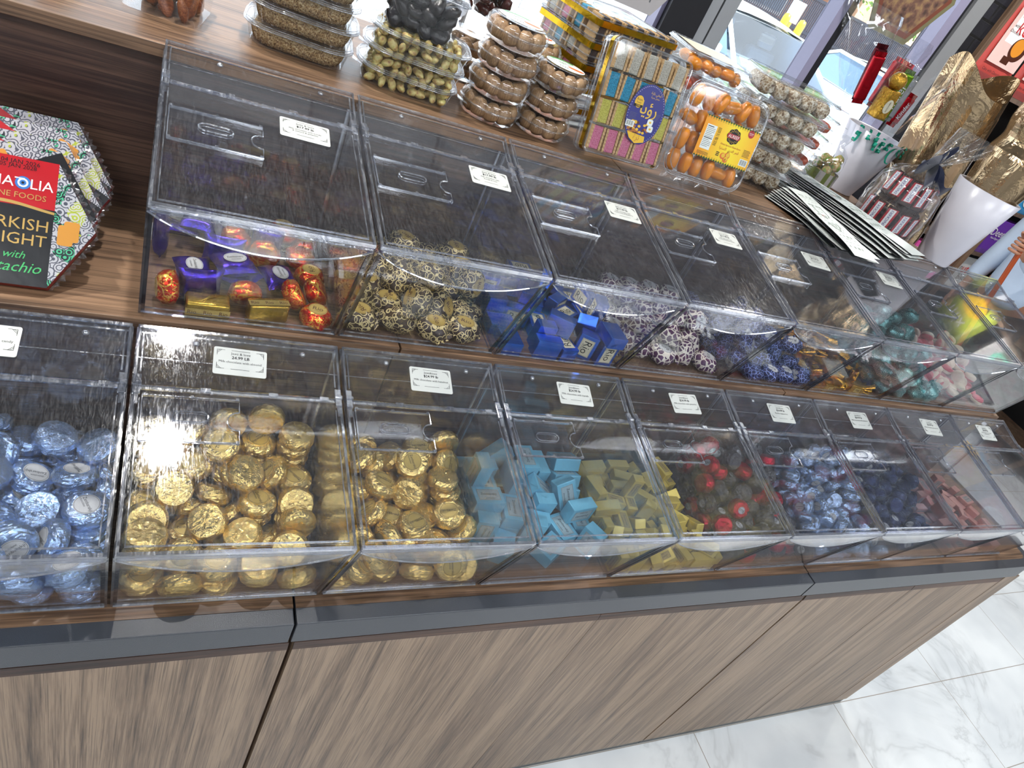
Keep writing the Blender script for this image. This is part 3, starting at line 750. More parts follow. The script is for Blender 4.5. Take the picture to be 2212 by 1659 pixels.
DATA = {'L1': 'puck,-987,1884,119,61,0,0,-79;puck,-499,1574,120,12,0,0,-99;puck,987,2187,120,99,0,0,13;puck,-987,813,120,79,0,0,61;puck,286,725,120,83,0,0,-56;puck,-987,278,120,61,0,0,79;puck,-89,166,230,62,-22,35,67;puck,441,210,208,1,-47,-84,27;puck,983,282,119,81,0,0,58;puck,-987,2238,233,39,84,-35,16;puck,698,1719,120,80,0,0,-59;puck,1034,1790,413,30,-65,-18,-67;puck,-987,1348,120,0,-61,79,0;puck,-532,1058,193,20,-21,-95,-7;puck,629,1675,401,1,-53,-83,-17;puck,982,1330,197,93,20,12,28;puck,-987,207,349,0,92,-38,0;puck,-22,266,452,33,-8,40,85;puck,525,348,379,9,73,62,-25;puck,986,391,504,64,75,-2,-18;puck,-918,1949,579,94,0,0,35;puck,-353,1559,349,36,0,0,-93;puck,419,2183,119,91,0,0,-42;puck,583,2186,354,2,92,-39,-6;puck,-985,736,411,38,9,17,-90;puck,440,1012,633,0,36,92,15;puck,-554,513,191,48,-20,-4,-85;puck,-504,-168,1051,57,77,23,-17;puck,357,861,349,100,0,0,0;puck,883,52,817,98,-12,-13,9;puck,-859,1759,348,91,0,0,42;puck,-499,2190,464,71,6,-34,-61;puck,694,2187,572,92,3,5,38;puck,-990,1443,477,60,13,-42,67;puck,723,1224,496,2,51,84,19;puck,1047,809,245,28,71,54,36;puck,-987,-66,721,55,74,-31,23;puck,367,-43,646,74,-55,23,32;puck,-987,887,870,78,-13,-10,-60;puck,986,62,479,47,87,-12,6;puck,-842,1958,809,0,-13,99,0;puck,-496,1590,579,11,0,0,99;puck,84,1980,446,31,95,4,-1;puck,1099,2186,502,68,-34,62,-20;puck,-987,1115,476,47,39,-50,61;puck,-371,579,483,50,82,19,-21;puck,294,1543,651,97,-2,21,14;puck,1140,1300,551,51,-49,51,-49;puck,-986,329,747,13,-78,-59,-14;puck,-131,1141,569,28,79,-7,-55;puck,-136,74,808,62,18,-10,76;puck,13,8,1007,20,-97,-14,5;puck,-978,1427,825,32,7,-1,-94;puck,-134,1390,958,1,93,-19,-31;puck,193,1378,455,13,-23,-4,-96;puck,993,1967,843,22,-55,80,-8;puck,-982,618,612,97,20,1,-15;puck,-459,1038,413,97,8,19,-15;puck,-109,1861,774,9,-83,-35,-42;puck,777,1527,732,98,-20,3,4;puck,-574,181,474,65,-8,34,-67;puck,-38,799,719,21,-2,60,-77;puck,978,787,600,0,-24,97,0;puck,-274,2234,875,35,43,79,-26;puck,262,413,796,37,11,59,-71;puck,-933,2340,623,65,-65,-27,-27;puck,163,2188,664,5,-36,-91,18;puck,488,2063,861,15,-15,-98,1;puck,-489,947,655,19,-13,-97,-9;puck,-455,1571,809,0,-100,-5,0;puck,642,523,702,84,-1,-53,11;puck,962,893,830,47,0,0,-88;puck,-486,116,683,25,-91,-22,24;puck,141,577,635,46,18,57,-66',
 'L2': 'puck,-987,2340,273,70,70,9,-9;puck,457,1690,120,83,0,0,56;puck,987,2187,349,61,0,0,79;puck,-987,1415,120,13,0,0,-99;puck,22,821,120,71,0,0,71;puck,560,851,212,62,-2,-30,-73;puck,987,1561,120,99,0,0,-13;puck,-987,337,120,92,0,0,-38;puck,-535,96,266,34,51,66,-43;puck,437,247,350,0,-72,70,0;puck,977,167,230,23,0,-41,-88;puck,-984,1954,119,0,63,78,0;puck,-498,2187,119,92,0,0,-38;puck,16,1916,452,30,35,8,88;puck,-475,1054,120,11,0,0,-99;puck,-107,348,350,52,0,0,85;puck,452,1652,349,38,0,0,92;puck,987,1652,349,38,0,0,92;puck,-987,872,120,38,0,0,92;puck,-54,287,120,26,0,0,-97;puck,-984,649,579,0,-79,61,0;puck,987,672,120,0,-79,61,0;puck,-606,2183,458,34,-29,22,-87;puck,-212,2176,362,64,39,28,59;puck,987,2187,578,61,0,0,-79;puck,60,1277,240,25,-37,23,86;puck,-77,1749,119,64,0,0,77;puck,440,1217,564,39,-2,-8,-92;puck,987,1163,226,86,35,14,-35;puck,-977,999,460,40,-90,12,5;puck,-986,512,349,12,0,0,-99;puck,487,373,120,99,0,0,-12;puck,878,512,406,8,-54,-76,-36;puck,-987,2111,847,43,-43,56,56;puck,-427,1842,668,80,10,-5,-59;puck,452,2187,578,61,0,0,-79;puck,986,2187,808,13,0,0,99;puck,-987,1892,349,61,0,0,79;puck,-558,1711,264,43,83,-13,32;puck,-218,980,432,16,-95,-15,-20;puck,987,1652,579,99,0,0,13;puck,-987,1357,349,38,0,0,-92;puck,246,749,420,14,-84,49,-15;puck,422,1179,234,89,-38,-15,21;puck,980,851,555,56,-60,-39,-41;puck,-987,2340,809,70,70,-9,9;puck,-489,2212,884,41,84,15,33;puck,450,2187,808,13,0,0,99;puck,987,2142,1037,0,-61,-79,0;puck,-987,1757,578,61,0,0,79;puck,-435,1397,246,47,-22,38,77;puck,-147,1476,455,15,-10,-92,35;puck,636,1688,697,72,-26,-34,55;puck,-963,1881,961,43,43,56,-56;puck,-510,583,197,15,3,-23,96;puck,249,1557,828,21,-92,-31,14;puck,982,1186,579,39,-92,-8,-4;puck,-106,1950,991,90,16,1,-40;puck,-66,2197,714,88,-15,21,40;puck,161,1725,662,14,33,-91,-22;puck,528,2340,1190,56,-56,-43,-43;puck,-685,1395,649,30,-86,-40,-6;puck,1,2340,1053,68,-68,19,19',
 'L3': 'puck,-511,1867,120,100,0,0,-6;puck,987,2025,119,79,0,0,-61;puck,-986,877,120,39,0,0,-92;puck,-385,904,120,0,-99,-11,0;puck,452,1652,120,38,0,0,-92;puck,-987,278,120,79,0,0,61;puck,-296,367,120,16,0,0,-99;puck,452,581,120,0,92,38,0;puck,984,242,230,32,-36,84,25;puck,-986,1412,120,0,-92,-39,0;puck,-226,1775,324,92,15,33,-13;puck,452,2187,348,13,0,0,99;puck,987,2187,349,61,0,0,79;puck,-559,1381,227,31,-87,-31,21;puck,-124,1092,350,44,0,0,-90;puck,367,1685,579,0,-76,65,0;puck,987,1668,230,84,38,-16,35;puck,-744,214,344,50,28,14,81;puck,90,743,229,26,91,20,26;puck,-1068,551,460,21,-71,43,-51;puck,987,1181,156,4,38,92,-9;puck,-987,2187,120,92,0,0,38;puck,-55,1644,440,17,-93,5,31;puck,95,2187,460,41,-12,90,-5;puck,985,1990,665,88,38,10,27;puck,-987,1708,300,35,-15,-38,-84;puck,-465,1078,514,91,-20,-36,10;puck,455,1652,350,0,-39,92,0;puck,987,1301,367,6,61,-79,8;puck,-987,1077,349,0,13,-99,0;puck,-685,647,336,5,7,-47,88;puck,194,164,231,3,18,89,-41;puck,987,651,120,13,0,0,99;puck,-518,2191,302,95,-21,-8,-21;puck,-629,1523,588,31,9,23,92;puck,580,2187,577,92,0,0,38;puck,458,2187,807,79,0,0,61;puck,-983,1900,453,35,84,38,-13;puck,183,787,558,69,-1,5,72;puck,169,1357,648,34,-84,-18,-39;puck,803,948,625,87,-9,-15,46;puck,-482,312,445,86,-10,29,-41;puck,783,1547,785,7,70,70,-7;puck,471,1116,349,0,39,-92,0;puck,-984,2229,456,38,-13,-35,-85;puck,-472,2340,647,41,41,-57,58;puck,-36,2134,658,10,89,22,40;puck,885,1487,563,52,-5,-9,-85;puck,-978,1151,579,0,2,100,0;puck,-315,1423,783,58,10,15,79;puck,256,1801,899,37,23,17,-88;puck,699,147,419,29,25,44,-81;puck,-1003,1957,831,3,96,13,25;puck,-253,620,481,48,73,-29,-40;puck,550,566,350,0,98,19,0;puck,1030,773,459,76,14,-34,-54;puck,-987,2340,822,56,-56,43,43;puck,-612,1957,798,13,-31,0,94;puck,-378,1952,684,59,22,-23,-75;puck,978,2340,837,71,-71,0,0',
 'L4': 'boxa,-383,2257,134,0,0,100,0;boxa,815,1996,134,0,0,0,-100;boxa,-934,1497,135,9,0,0,100;boxa,-444,1184,134,77,0,0,64;boxa,948,1148,465,6,-6,70,-70;boxa,-1036,917,295,54,45,-54,45;boxa,-702,624,135,0,84,54,0;boxa,1047,591,295,69,17,-69,18;boxa,-739,1867,134,100,0,0,-9;boxa,-844,2065,463,0,0,-71,71;boxa,620,955,135,80,0,0,-60;boxa,422,2165,463,50,50,-50,-50;boxa,-947,1165,205,70,-70,6,-6;boxa,44,1091,205,9,-9,-70,70;boxa,1056,1148,135,71,0,0,-71;boxa,270,1345,299,50,-50,-48,-52;boxa,-914,1735,394,100,0,0,0;boxa,-97,858,295,43,-56,-43,-56;boxa,911,1642,240,0,0,85,53;boxa,-947,1330,532,100,-3,1,0;boxa,-1070,1738,814,0,-71,0,71;boxa,-313,1765,604,51,51,49,49;boxa,-965,2325,205,71,-71,0,0;boxa,965,2325,205,0,0,71,-71;boxa,908,1925,468,0,0,23,97;boxa,284,1670,423,95,2,31,-1;boxa,-49,1581,205,48,-48,52,-52;boxa,63,2165,653,71,0,0,71;boxa,-445,1185,394,64,0,0,-77;boxa,750,1498,533,71,44,29,-48;boxa,214,544,135,96,0,0,29;boxa,-473,2324,613,63,-64,-32,-32;boxa,965,2220,610,97,-23,0,0;boxa,-2,2255,393,0,100,0,0',
 'L5': 'boxb,-437,2197,125,49,-49,51,-51;boxb,-908,891,245,61,-27,-21,-71;boxb,-1129,1618,104,0,-70,-72,0;boxb,-224,811,105,93,0,0,38;boxb,-296,1829,324,71,71,-2,-2;boxb,764,72,324,0,0,-71,-71;boxb,-99,147,262,1,40,3,-92;boxb,892,576,104,48,0,0,-88;boxb,-998,1995,125,71,-71,1,-1;boxb,-750,2334,342,0,100,0,6;boxb,-1103,1632,304,0,66,-75,0;boxb,-646,1474,325,9,7,0,99;boxb,488,687,105,87,0,0,-50;boxb,526,1420,105,79,0,0,-61;boxb,-806,613,105,0,99,-16,0;boxb,-416,24,443,14,-91,-6,39;boxb,550,472,305,0,56,83,0;boxb,648,889,204,84,-3,-20,-50;boxb,-1135,2189,331,5,71,-70,5;boxb,-283,1580,659,46,54,46,-54;boxb,-257,1459,304,77,0,0,64;boxb,433,2335,234,0,-95,0,31;boxb,-1153,840,260,0,-71,0,71;boxb,-447,296,125,48,48,-52,-52;boxb,108,295,125,48,-48,-52,52;boxb,1128,290,105,72,0,0,70;boxb,-183,1551,104,0,-95,30,0;boxb,1035,2111,304,63,0,0,78;boxb,787,2023,324,53,-53,47,-47;boxb,286,1195,429,77,-60,23,7;boxb,-620,1065,105,0,70,71,0;boxb,-422,458,344,0,73,-68,0;boxb,673,1403,363,2,-9,-65,76;boxb,-679,175,260,10,-70,10,70;boxb,328,296,105,68,0,0,74;boxb,734,200,104,0,-10,-99,0;boxb,520,1930,318,45,65,-44,-42;boxb,159,1567,325,24,24,66,66;boxb,-990,438,305,0,4,100,0;boxb,180,1282,231,60,71,-4,-38;boxb,-91,1115,459,29,-65,-29,-65;boxb,-977,416,105,16,0,0,99;boxb,948,436,324,51,50,-49,-49;boxb,872,1624,254,25,-9,94,22;boxb,1153,256,324,50,-50,-50,50;boxb,-1077,1667,504,0,79,-62,0;boxb,-561,1666,105,0,50,-86,0;boxb,-109,2064,345,0,99,-15,0;boxb,820,2179,544,79,0,0,-61;boxb,-998,1263,125,71,-71,-1,1;boxb,-397,948,335,60,-24,-32,-69;boxb,-913,161,260,42,57,42,-57;boxb,316,1824,260,9,70,9,-70;boxb,-1155,159,260,0,71,0,-71;boxb,-653,958,304,65,0,0,-76;boxb,360,240,324,55,55,-45,-45;boxb,504,894,372,16,5,98,-12;boxb,-637,2192,125,49,-49,51,-51;boxb,791,1118,305,29,94,-5,-19;boxb,-150,2355,364,71,-71,0,0;boxb,989,1807,105,0,37,93,0;boxb,-969,1235,424,17,7,98,-1;boxb,-175,1246,104,27,0,0,96;boxb,160,821,125,44,44,55,55;boxb,1155,947,236,35,-62,35,-62;boxb,807,213,564,67,67,-23,-22;boxb,-127,553,245,26,75,45,42;boxb,128,542,365,43,43,-56,-56;boxb,983,1400,125,12,12,-70,-70',
 'L6': 'ball,-1120,2247,213,65,-27,65,-27;ball,385,1726,410,0,-92,40,0;ball,-851,2247,213,70,9,-70,-9;ball,-63,1653,140,48,0,0,87;ball2,43,1010,140,0,80,-60,0;ball,-1016,612,140,51,0,0,86;ball,-611,734,140,0,-43,-90,0;ball,623,787,411,98,0,0,-18;ball,1042,866,140,100,0,0,-6;ball,-1047,262,213,56,-56,-43,-43;ball,242,804,587,52,82,-8,-24;ball,70,230,140,0,98,20,0;ball,632,370,140,32,0,0,95;ball2,1042,447,140,44,0,0,-90;ball,-928,1867,601,1,29,-43,85;ball,-763,2247,555,13,0,0,-99;ball2,-1120,1435,213,43,56,-43,-56;ball2,-633,1903,213,62,-68,-20,-34;ball,775,1741,972,36,-70,-56,24;ball,-1041,1837,207,6,-32,-81,49;ball,-778,1120,140,61,0,0,79;ball2,-194,660,140,95,0,0,-32;ball2,446,1115,207,60,-50,-1,63;ball2,-946,756,477,49,-80,34,-7;ball2,-355,276,140,0,-76,-66,0;ball,-153,411,463,59,-58,45,-33;ball,79,547,425,70,6,-67,23;ball,1104,130,399,65,-31,-59,37;ball,-776,1064,410,80,0,0,60;ball,350,2320,752,70,-70,9,9;ball2,375,2243,409,33,0,0,94;ball,-156,890,464,61,41,15,66;ball2,-1120,2247,628,27,65,-27,-65;ball,-217,1852,384,46,-16,6,87;ball,89,2024,483,7,66,25,-70;ball2,1044,1921,476,90,-24,9,34;ball2,-1120,1019,213,56,43,56,43;ball,-749,1540,140,0,-100,9,0;ball,1046,777,410,0,37,-93,0;ball2,1053,1390,492,33,71,34,-52;ball2,838,1137,370,36,28,3,-89;ball,-536,701,410,36,0,0,-93;ball,155,1158,478,27,-54,73,32;ball,293,669,207,47,-7,86,17;ball,-405,301,485,61,-55,48,-30;ball2,348,323,426,25,-71,10,65;ball2,-921,1892,1012,23,43,-21,-84;ball,-778,2247,825,99,0,0,-13;ball2,696,2246,680,57,9,81,7;ball2,-1118,2247,1044,70,9,70,9;ball,-777,1480,409,62,0,0,79;ball,-554,1692,570,3,49,72,-50;ball,1047,1983,751,24,89,37,-9;ball2,776,1700,551,27,-25,-57,73;ball,-371,1036,216,23,61,44,-62;ball,-178,1806,699,87,0,3,50;ball,-440,1278,538,43,37,79,22;ball2,553,1410,480,25,-62,59,46;ball,-705,321,213,13,-71,5,-69;ball,825,430,474,52,37,-70,31;ball,554,1891,859,40,-58,-69,17;ball,565,1069,604,42,85,31,-2;ball,622,2320,1082,48,-48,52,52;ball2,-766,2320,1168,9,9,-70,70;ball,-787,1402,746,84,0,50,23;ball,-376,2247,927,72,-25,-32,56;ball,23,2248,1014,48,24,-17,82;ball2,1041,2320,625,69,-69,-15,-15;ball2,-1120,1576,806,12,70,12,70;ball2,-614,1856,864,18,80,-56,14;ball,329,1973,727,43,-17,-88,-5;ball,-316,1972,1132,11,-26,85,44;ball2,970,2131,977,22,81,52,-14;ball,-93,1397,722,15,-79,-38,-46;ball2,26,1812,957,3,-57,-82,4;ball,339,1565,809,57,-5,60,55;ball,83,1567,482,42,30,65,55;ball2,-497,989,704,59,21,-42,66;ball,-1120,1227,573,70,9,-70,-9',
 'L7': 'mini,-272,2292,573,54,-72,-41,-14;mini,-1062,1488,115,79,0,0,61;mini,-878,946,115,0,-99,15,0;mini,1062,1231,115,79,0,0,61;mini,-589,89,200,49,-36,-47,-64;mini,-475,407,335,0,-24,-97,0;mini,181,273,115,0,96,-28,0;mini,508,495,115,37,0,0,-93;mini,1055,51,323,21,-16,-57,-78;mini,-762,1512,188,12,-48,6,-87;mini,692,777,202,35,47,42,-69;mini,-1074,178,406,24,24,85,41;mini,-569,743,189,47,80,37,5;mini,191,718,186,42,-81,40,-8;mini,1062,1652,883,4,-38,-92,-11;mini,783,207,115,100,0,0,9;mini,-1062,2066,627,18,34,81,-44;mini,-1009,1875,115,38,0,0,-92;mini,91,1724,334,79,0,0,-61;mini,406,1518,406,62,21,39,65;mini,-369,1099,334,0,99,-16,0;mini,-72,925,502,70,16,-45,52;mini,756,1066,185,53,34,-10,-77;mini,1062,880,335,0,99,-13,0;mini,-1062,204,115,38,0,0,92;mini,-203,189,157,16,-97,-14,7;mini,285,482,401,42,-19,-75,-47;mini,59,648,486,79,56,26,-1;mini,514,158,268,41,-77,33,-36;mini,-1062,2345,637,65,65,-27,27;mini,-488,2056,586,27,52,20,-78;mini,-150,2055,750,12,27,-93,21;mini,-1062,1912,417,77,-51,-21,-32;mini,-123,1977,539,80,-16,18,56;mini,689,1551,551,6,-40,-84,-37;mini,-1145,1141,270,47,53,-46,-53;mini,47,1095,406,44,-50,73,15;mini,527,1067,401,13,-33,-80,48;mini,1055,1174,421,30,-24,-58,-72;mini,824,622,498,6,97,-1,-23;mini,-506,424,115,74,0,0,-67;mini,-128,493,198,3,-16,-69,-71;mini,66,168,405,32,-36,80,-36;mini,1060,537,186,6,-11,-88,-47;mini,-1062,2241,916,27,-88,37,11;mini,-702,1927,626,5,-36,-32,87;mini,200,2262,657,98,2,15,13;mini,676,2262,772,38,0,0,-92;mini,1059,2262,690,79,-3,4,-61;mini,-1042,1643,417,7,11,-69,71;mini,-392,1688,507,67,48,15,-55;mini,334,1909,559,100,0,-6,5;mini,306,1310,605,0,-46,-79,-41;mini,1055,1885,487,61,21,15,-75;mini,-748,801,401,32,-43,0,84;mini,-732,1236,319,90,37,20,-15;mini,57,1625,560,19,1,6,-98;mini,360,867,410,78,-49,10,-38;mini,1050,1352,630,49,62,-48,38;mini,-1062,604,115,0,-79,-61,0;mini,-401,789,519,63,-20,59,46;mini,-191,729,198,38,-48,-52,-60;mini,681,477,339,6,-87,-44,23;mini,1055,363,320,85,45,13,-25;mini,-669,2345,643,47,-47,53,52;mini,-95,2264,885,96,-23,9,12;mini,296,2262,857,38,14,6,91;mini,676,2262,992,0,79,-61,0;mini,1059,2262,911,79,3,4,61;mini,-769,2138,946,68,43,39,45;mini,-726,1554,549,9,81,-8,-57;mini,-190,1740,831,48,39,-66,42;mini,209,1892,765,45,6,-3,-89;mini,1058,1661,660,17,2,11,-98;mini,-1063,852,500,64,-65,-9,-40;mini,-1020,1425,478,69,66,23,-19;mini,-678,1153,545,16,-6,-91,-38;mini,375,1605,761,15,35,-71,60;mini,719,1944,555,65,30,67,-18;mini,-844,350,276,15,-45,-84,27;mini,-369,1118,640,64,31,-66,-23;mini,-91,1273,629,6,-64,61,-46;mini,719,1491,898,38,82,-43,1;mini,974,1958,837,59,-59,39,39;mini,-1136,2038,1145,55,43,55,47;mini,-46,2345,1175,47,47,-53,53;mini,-470,2345,980,15,-15,69,69;mini,343,2345,1166,70,70,-6,6;mini,756,2274,1282,86,-22,-39,-22;mini,-1053,1817,911,7,38,-90,19;mini,-409,1474,590,72,49,10,-47;mini,-974,1118,610,75,24,-61,-12;mini,503,1923,863,54,32,33,71;mini,1069,2273,1202,79,-14,-42,-43;mini,-1060,1693,725,12,-4,20,97;mini,-1064,621,424,41,-10,65,63;mini,677,1322,756,35,92,-3,-16;mini,671,1201,504,49,79,-37,-10;mini,113,1940,974,6,4,100,0',
 'L8': 'ball,-780,1080,207,34,87,-2,-36;ball,-539,1306,321,50,22,-46,-70;ball,134,1022,140,37,0,0,-93;ball,1048,966,207,43,23,-84,25;ball,1043,1376,140,0,34,94,0;ball,-898,699,140,79,0,0,62;ball,-469,796,140,66,0,0,-75;ball,-69,659,140,37,0,0,-93;ball,617,762,207,9,38,-32,-86;ball,1001,628,213,70,70,-11,7;ball,-406,2247,409,92,0,0,38;ball,425,2247,409,79,0,0,-61;ball,-1047,1718,409,13,0,0,99;ball,626,1883,410,92,0,0,-38;ball,-1047,1396,217,40,46,-60,52;ball,-639,1636,483,16,-37,60,69;ball,-156,1332,213,70,-55,44,8;ball,-224,1604,485,41,-38,-43,-71;ball,721,1536,210,29,-48,1,83;ball,-202,327,207,18,27,42,-85;ball,-276,1089,213,28,11,70,65;ball,317,1510,205,13,60,-74,-28;ball,1050,1465,477,23,-85,20,44;ball,-1045,2247,679,0,-13,-99,0;ball,-689,2247,597,86,-7,-50,11;ball,-232,2247,739,13,-26,-4,96;ball,701,2247,705,29,-61,-25,69;ball,1050,2247,662,36,-29,12,-88;ball,-1047,1831,679,99,0,0,13;ball,-927,2247,949,0,38,-92,0;ball,-78,1948,491,83,29,33,35;ball,334,2320,752,56,-56,-43,-43;ball,766,1700,657,25,-67,-69,-7;ball,-456,1900,650,6,11,39,91;ball,-509,2320,972,28,-28,65,65;ball,391,1979,722,18,91,19,-33;ball,149,1748,573,2,42,-13,90;ball,1111,1833,752,57,-45,55,-41;ball,-1051,1376,634,38,-17,-72,55;ball,-1120,1044,213,27,65,-27,-65;ball,194,1302,441,28,-88,-24,-29;ball,479,1504,514,8,-41,-34,-84;ball,537,1163,140,0,-66,75,0',
 'L9': 'boxc,59,2174,160,56,-56,-43,43;boxc,311,2101,440,56,43,-56,43;boxc,-756,1688,230,48,52,-48,52;boxc,-88,1533,110,83,0,0,55;boxc,233,1492,320,0,59,81,0;boxc,-601,1062,110,0,5,100,0;boxc,-514,790,160,71,-71,4,-4;boxc,-200,970,230,35,61,35,-61;boxc,866,159,160,3,3,-71,-71;boxc,-1021,385,319,3,0,0,100;boxc,-562,213,110,4,0,0,100;boxc,-206,588,160,53,53,47,47;boxc,117,628,110,0,67,-74,0;boxc,-784,2027,230,3,-71,3,71;boxc,348,2184,110,76,0,0,65;boxc,1038,2209,160,55,55,-44,-44;boxc,-1082,1038,110,70,0,0,-71;boxc,-483,1137,369,58,58,41,41;boxc,781,1752,160,66,-66,26,-26;boxc,821,974,160,56,56,-43,-43;boxc,-1009,657,110,0,-1,-100,0;boxc,590,1405,319,0,-63,-78,0;boxc,1002,1116,230,9,-70,-9,-70;boxc,-1095,260,110,70,0,0,71;boxc,-556,533,110,0,100,-5,0;boxc,-104,195,110,0,2,100,0;boxc,1087,703,230,1,71,-1,71;boxc,-250,2020,319,62,0,0,-79;boxc,988,1452,420,9,0,0,-100;boxc,1079,1876,230,56,44,56,-44;boxc,-33,1299,320,59,0,0,81;boxc,300,1584,110,50,0,0,-87;boxc,1147,1524,160,50,50,-50,-50;boxc,-1024,1368,160,71,71,0,0;boxc,-361,1573,160,58,58,40,40;boxc,529,452,420,0,2,-100,0;boxc,625,486,160,52,-52,-48,48;boxc,-985,710,370,71,71,4,4;boxc,-568,568,440,50,-50,50,50;boxc,375,1039,230,68,-18,-68,-18;boxc,387,413,160,45,-45,54,-54',
 'U1': 'pillow,-861,2206,120,100,0,0,-2;pillow,-1117,1660,240,50,50,-50,-50;pillow,-614,2028,349,0,-65,76,0;pillow,-121,2211,120,100,0,0,0;pillow,-657,985,120,76,0,0,-65;pillow,-141,966,349,98,0,0,18;pillow,-261,1464,240,71,-71,1,-1;pillow,-56,1007,120,97,0,0,-24;pillow,547,1112,120,61,0,0,79;pillow,-584,510,240,71,-71,-5,5;pillow,376,1833,280,43,-56,-43,-56;dome,-99,1780,237,7,-25,-66,70;dome,624,2130,369,53,0,0,-85;dome,-990,325,237,47,59,-39,-53;dome,336,1562,237,67,-63,32,22;dome,10,472,224,80,-44,17,36;dome,698,567,224,43,-28,-83,21;dome,1018,240,140,99,0,0,-14;dome,1039,750,224,8,-88,-8,47;dome,906,1756,140,0,-30,95,0;dome,1019,1282,140,58,0,0,81;dome,1006,2218,140,42,0,0,91;bar,-472,197,120,100,0,0,2;bar,316,201,160,70,-70,-7,7;bar,484,2174,120,100,0,0,4',
 'U2': 'crumA,-724,1243,180,90,0,0,-43;crumA,-172,2184,180,99,0,0,13;crumA,511,1826,180,0,17,-99,0;crumA,984,2097,180,79,0,0,-61;crumA,-476,760,180,9,0,0,-100;crumA,86,1214,180,0,-97,-23,0;crumA,459,784,260,47,-13,44,-76;crumA,984,1555,180,0,99,-13,0;crumA,-984,321,180,92,0,0,38;crumA,-379,233,260,44,-12,44,77;crumA,245,269,180,13,0,0,-99;crumA,786,346,180,63,0,0,-78;crumA,-1080,2184,276,65,-27,65,-27;crumA,9,2184,529,99,0,0,13;crumA,477,2280,281,58,-58,-41,-41;crumA,984,2184,529,13,0,0,-99;crumA,-898,1691,261,49,-9,-43,-75;crumA,-9,1732,276,3,-47,52,71;crumA,614,1262,276,66,-41,57,25;crumA,974,1634,529,69,0,0,72;crumA,-1000,847,260,77,12,-44,44;crumA,-260,1184,437,43,15,88,16;crumA,11,706,368,7,56,-4,-82;crumA,981,854,180,0,78,63,0;crumA,-652,2184,261,17,-83,34,-40;crumA,215,1507,577,78,6,33,-52;crumA,-1000,1296,592,75,20,-49,39;crumA,-437,1687,276,70,-7,-70,12;crumA,202,998,670,40,89,-2,-21;crumA,997,1124,613,28,-15,60,-74',
 'U3': 'boxd,-983,1736,260,47,53,47,-53;boxd,-289,2164,125,79,0,0,62;boxd,78,1810,125,0,-99,14,0;boxd,1000,2269,125,0,0,0,100;boxd,-181,882,125,75,0,0,66;boxd,-613,1024,190,70,70,-7,-7;boxd,547,1241,155,95,-1,2,32;boxd,1060,1409,124,72,0,0,-69;boxd,-272,161,190,1,1,71,71;boxd,167,314,125,64,0,0,76;boxd,582,281,260,37,60,37,-60;boxd,984,952,124,5,0,0,-100;boxd,-1000,2270,125,100,0,0,0;boxd,-601,2181,190,55,-55,-44,44;boxd,549,2178,237,71,-21,1,-68;boxd,1000,1892,124,100,0,0,0;boxd,-988,1492,190,71,-71,4,-4;boxd,-512,1784,190,2,-2,-71,71;boxd,257,832,190,4,-4,-71,71;boxd,642,587,430,36,-40,-32,-78;boxd,-347,1330,495,0,-60,80,0;boxd,-952,292,125,0,-71,-71,0;boxd,59,560,430,68,-68,18,-18;boxd,969,155,260,50,50,50,-50;boxd,-176,2256,364,1,0,0,100;boxd,245,2143,328,26,-71,33,-56;boxd,483,1577,190,67,67,23,23;boxd,1048,1590,429,54,54,-45,-45;boxd,-987,735,125,0,1,-100,0;boxd,-1068,1047,260,50,-50,50,50;boxd,-84,1399,190,56,56,43,43;boxd,1091,1105,500,9,-70,9,70;boxd,-292,404,260,51,-49,51,49;boxd,-480,1423,190,71,-71,5,-5;boxd,896,131,635,0,71,-71,0;boxd,1100,568,260,71,0,71,0',
 'U4': 'crumB,-673,2204,170,79,0,0,-61;crumB,-148,2202,170,37,0,0,93;crumB,501,2204,170,0,-61,79,0;crumB,1004,2204,170,13,0,0,-99;crumB,-400,1766,170,91,0,0,40;crumB,116,1336,170,19,0,0,98;crumB,610,1459,170,0,66,75,0;crumB,1004,1136,170,99,0,0,-13;crumB,-902,1739,170,15,0,0,-99;crumB,-94,420,170,85,0,0,52;crumB,476,496,243,1,-21,86,46;crumB,1000,366,170,91,0,0,-41;crumB,-1090,2204,256,9,-70,-9,70;crumB,-183,2204,500,99,0,0,13;crumB,325,2204,501,38,8,-3,-92;crumB,902,2203,499,61,0,0,79;crumB,-1004,1086,170,13,0,0,-99;crumB,94,1835,243,28,-82,33,37;crumB,540,1759,446,89,-24,-17,-34;crumB,1004,1765,243,37,-70,54,28;crumB,-570,599,170,0,70,71,0;crumB,-177,927,170,0,-76,65,0;crumB,357,963,256,46,-71,-5,53;crumB,757,797,256,42,-66,-26,-57;crumB,-686,2204,501,92,0,1,38;crumB,-1017,1736,586,58,-24,-66,-41;crumB,-532,1728,578,20,81,-37,41;crumB,1004,1524,474,70,37,28,-54;crumB,-1018,580,243,68,-27,-38,57;crumB,41,631,483,14,98,6,-13;crumB,-596,937,410,39,75,51,-15;crumB,169,1431,573,42,-57,-67,-20;crumB,569,1287,589,67,50,53,11;crumB,-592,1354,244,45,-89,2,-11;crumB,-244,1371,490,49,-36,-75,26;crumB,999,1181,573,36,17,43,-81',
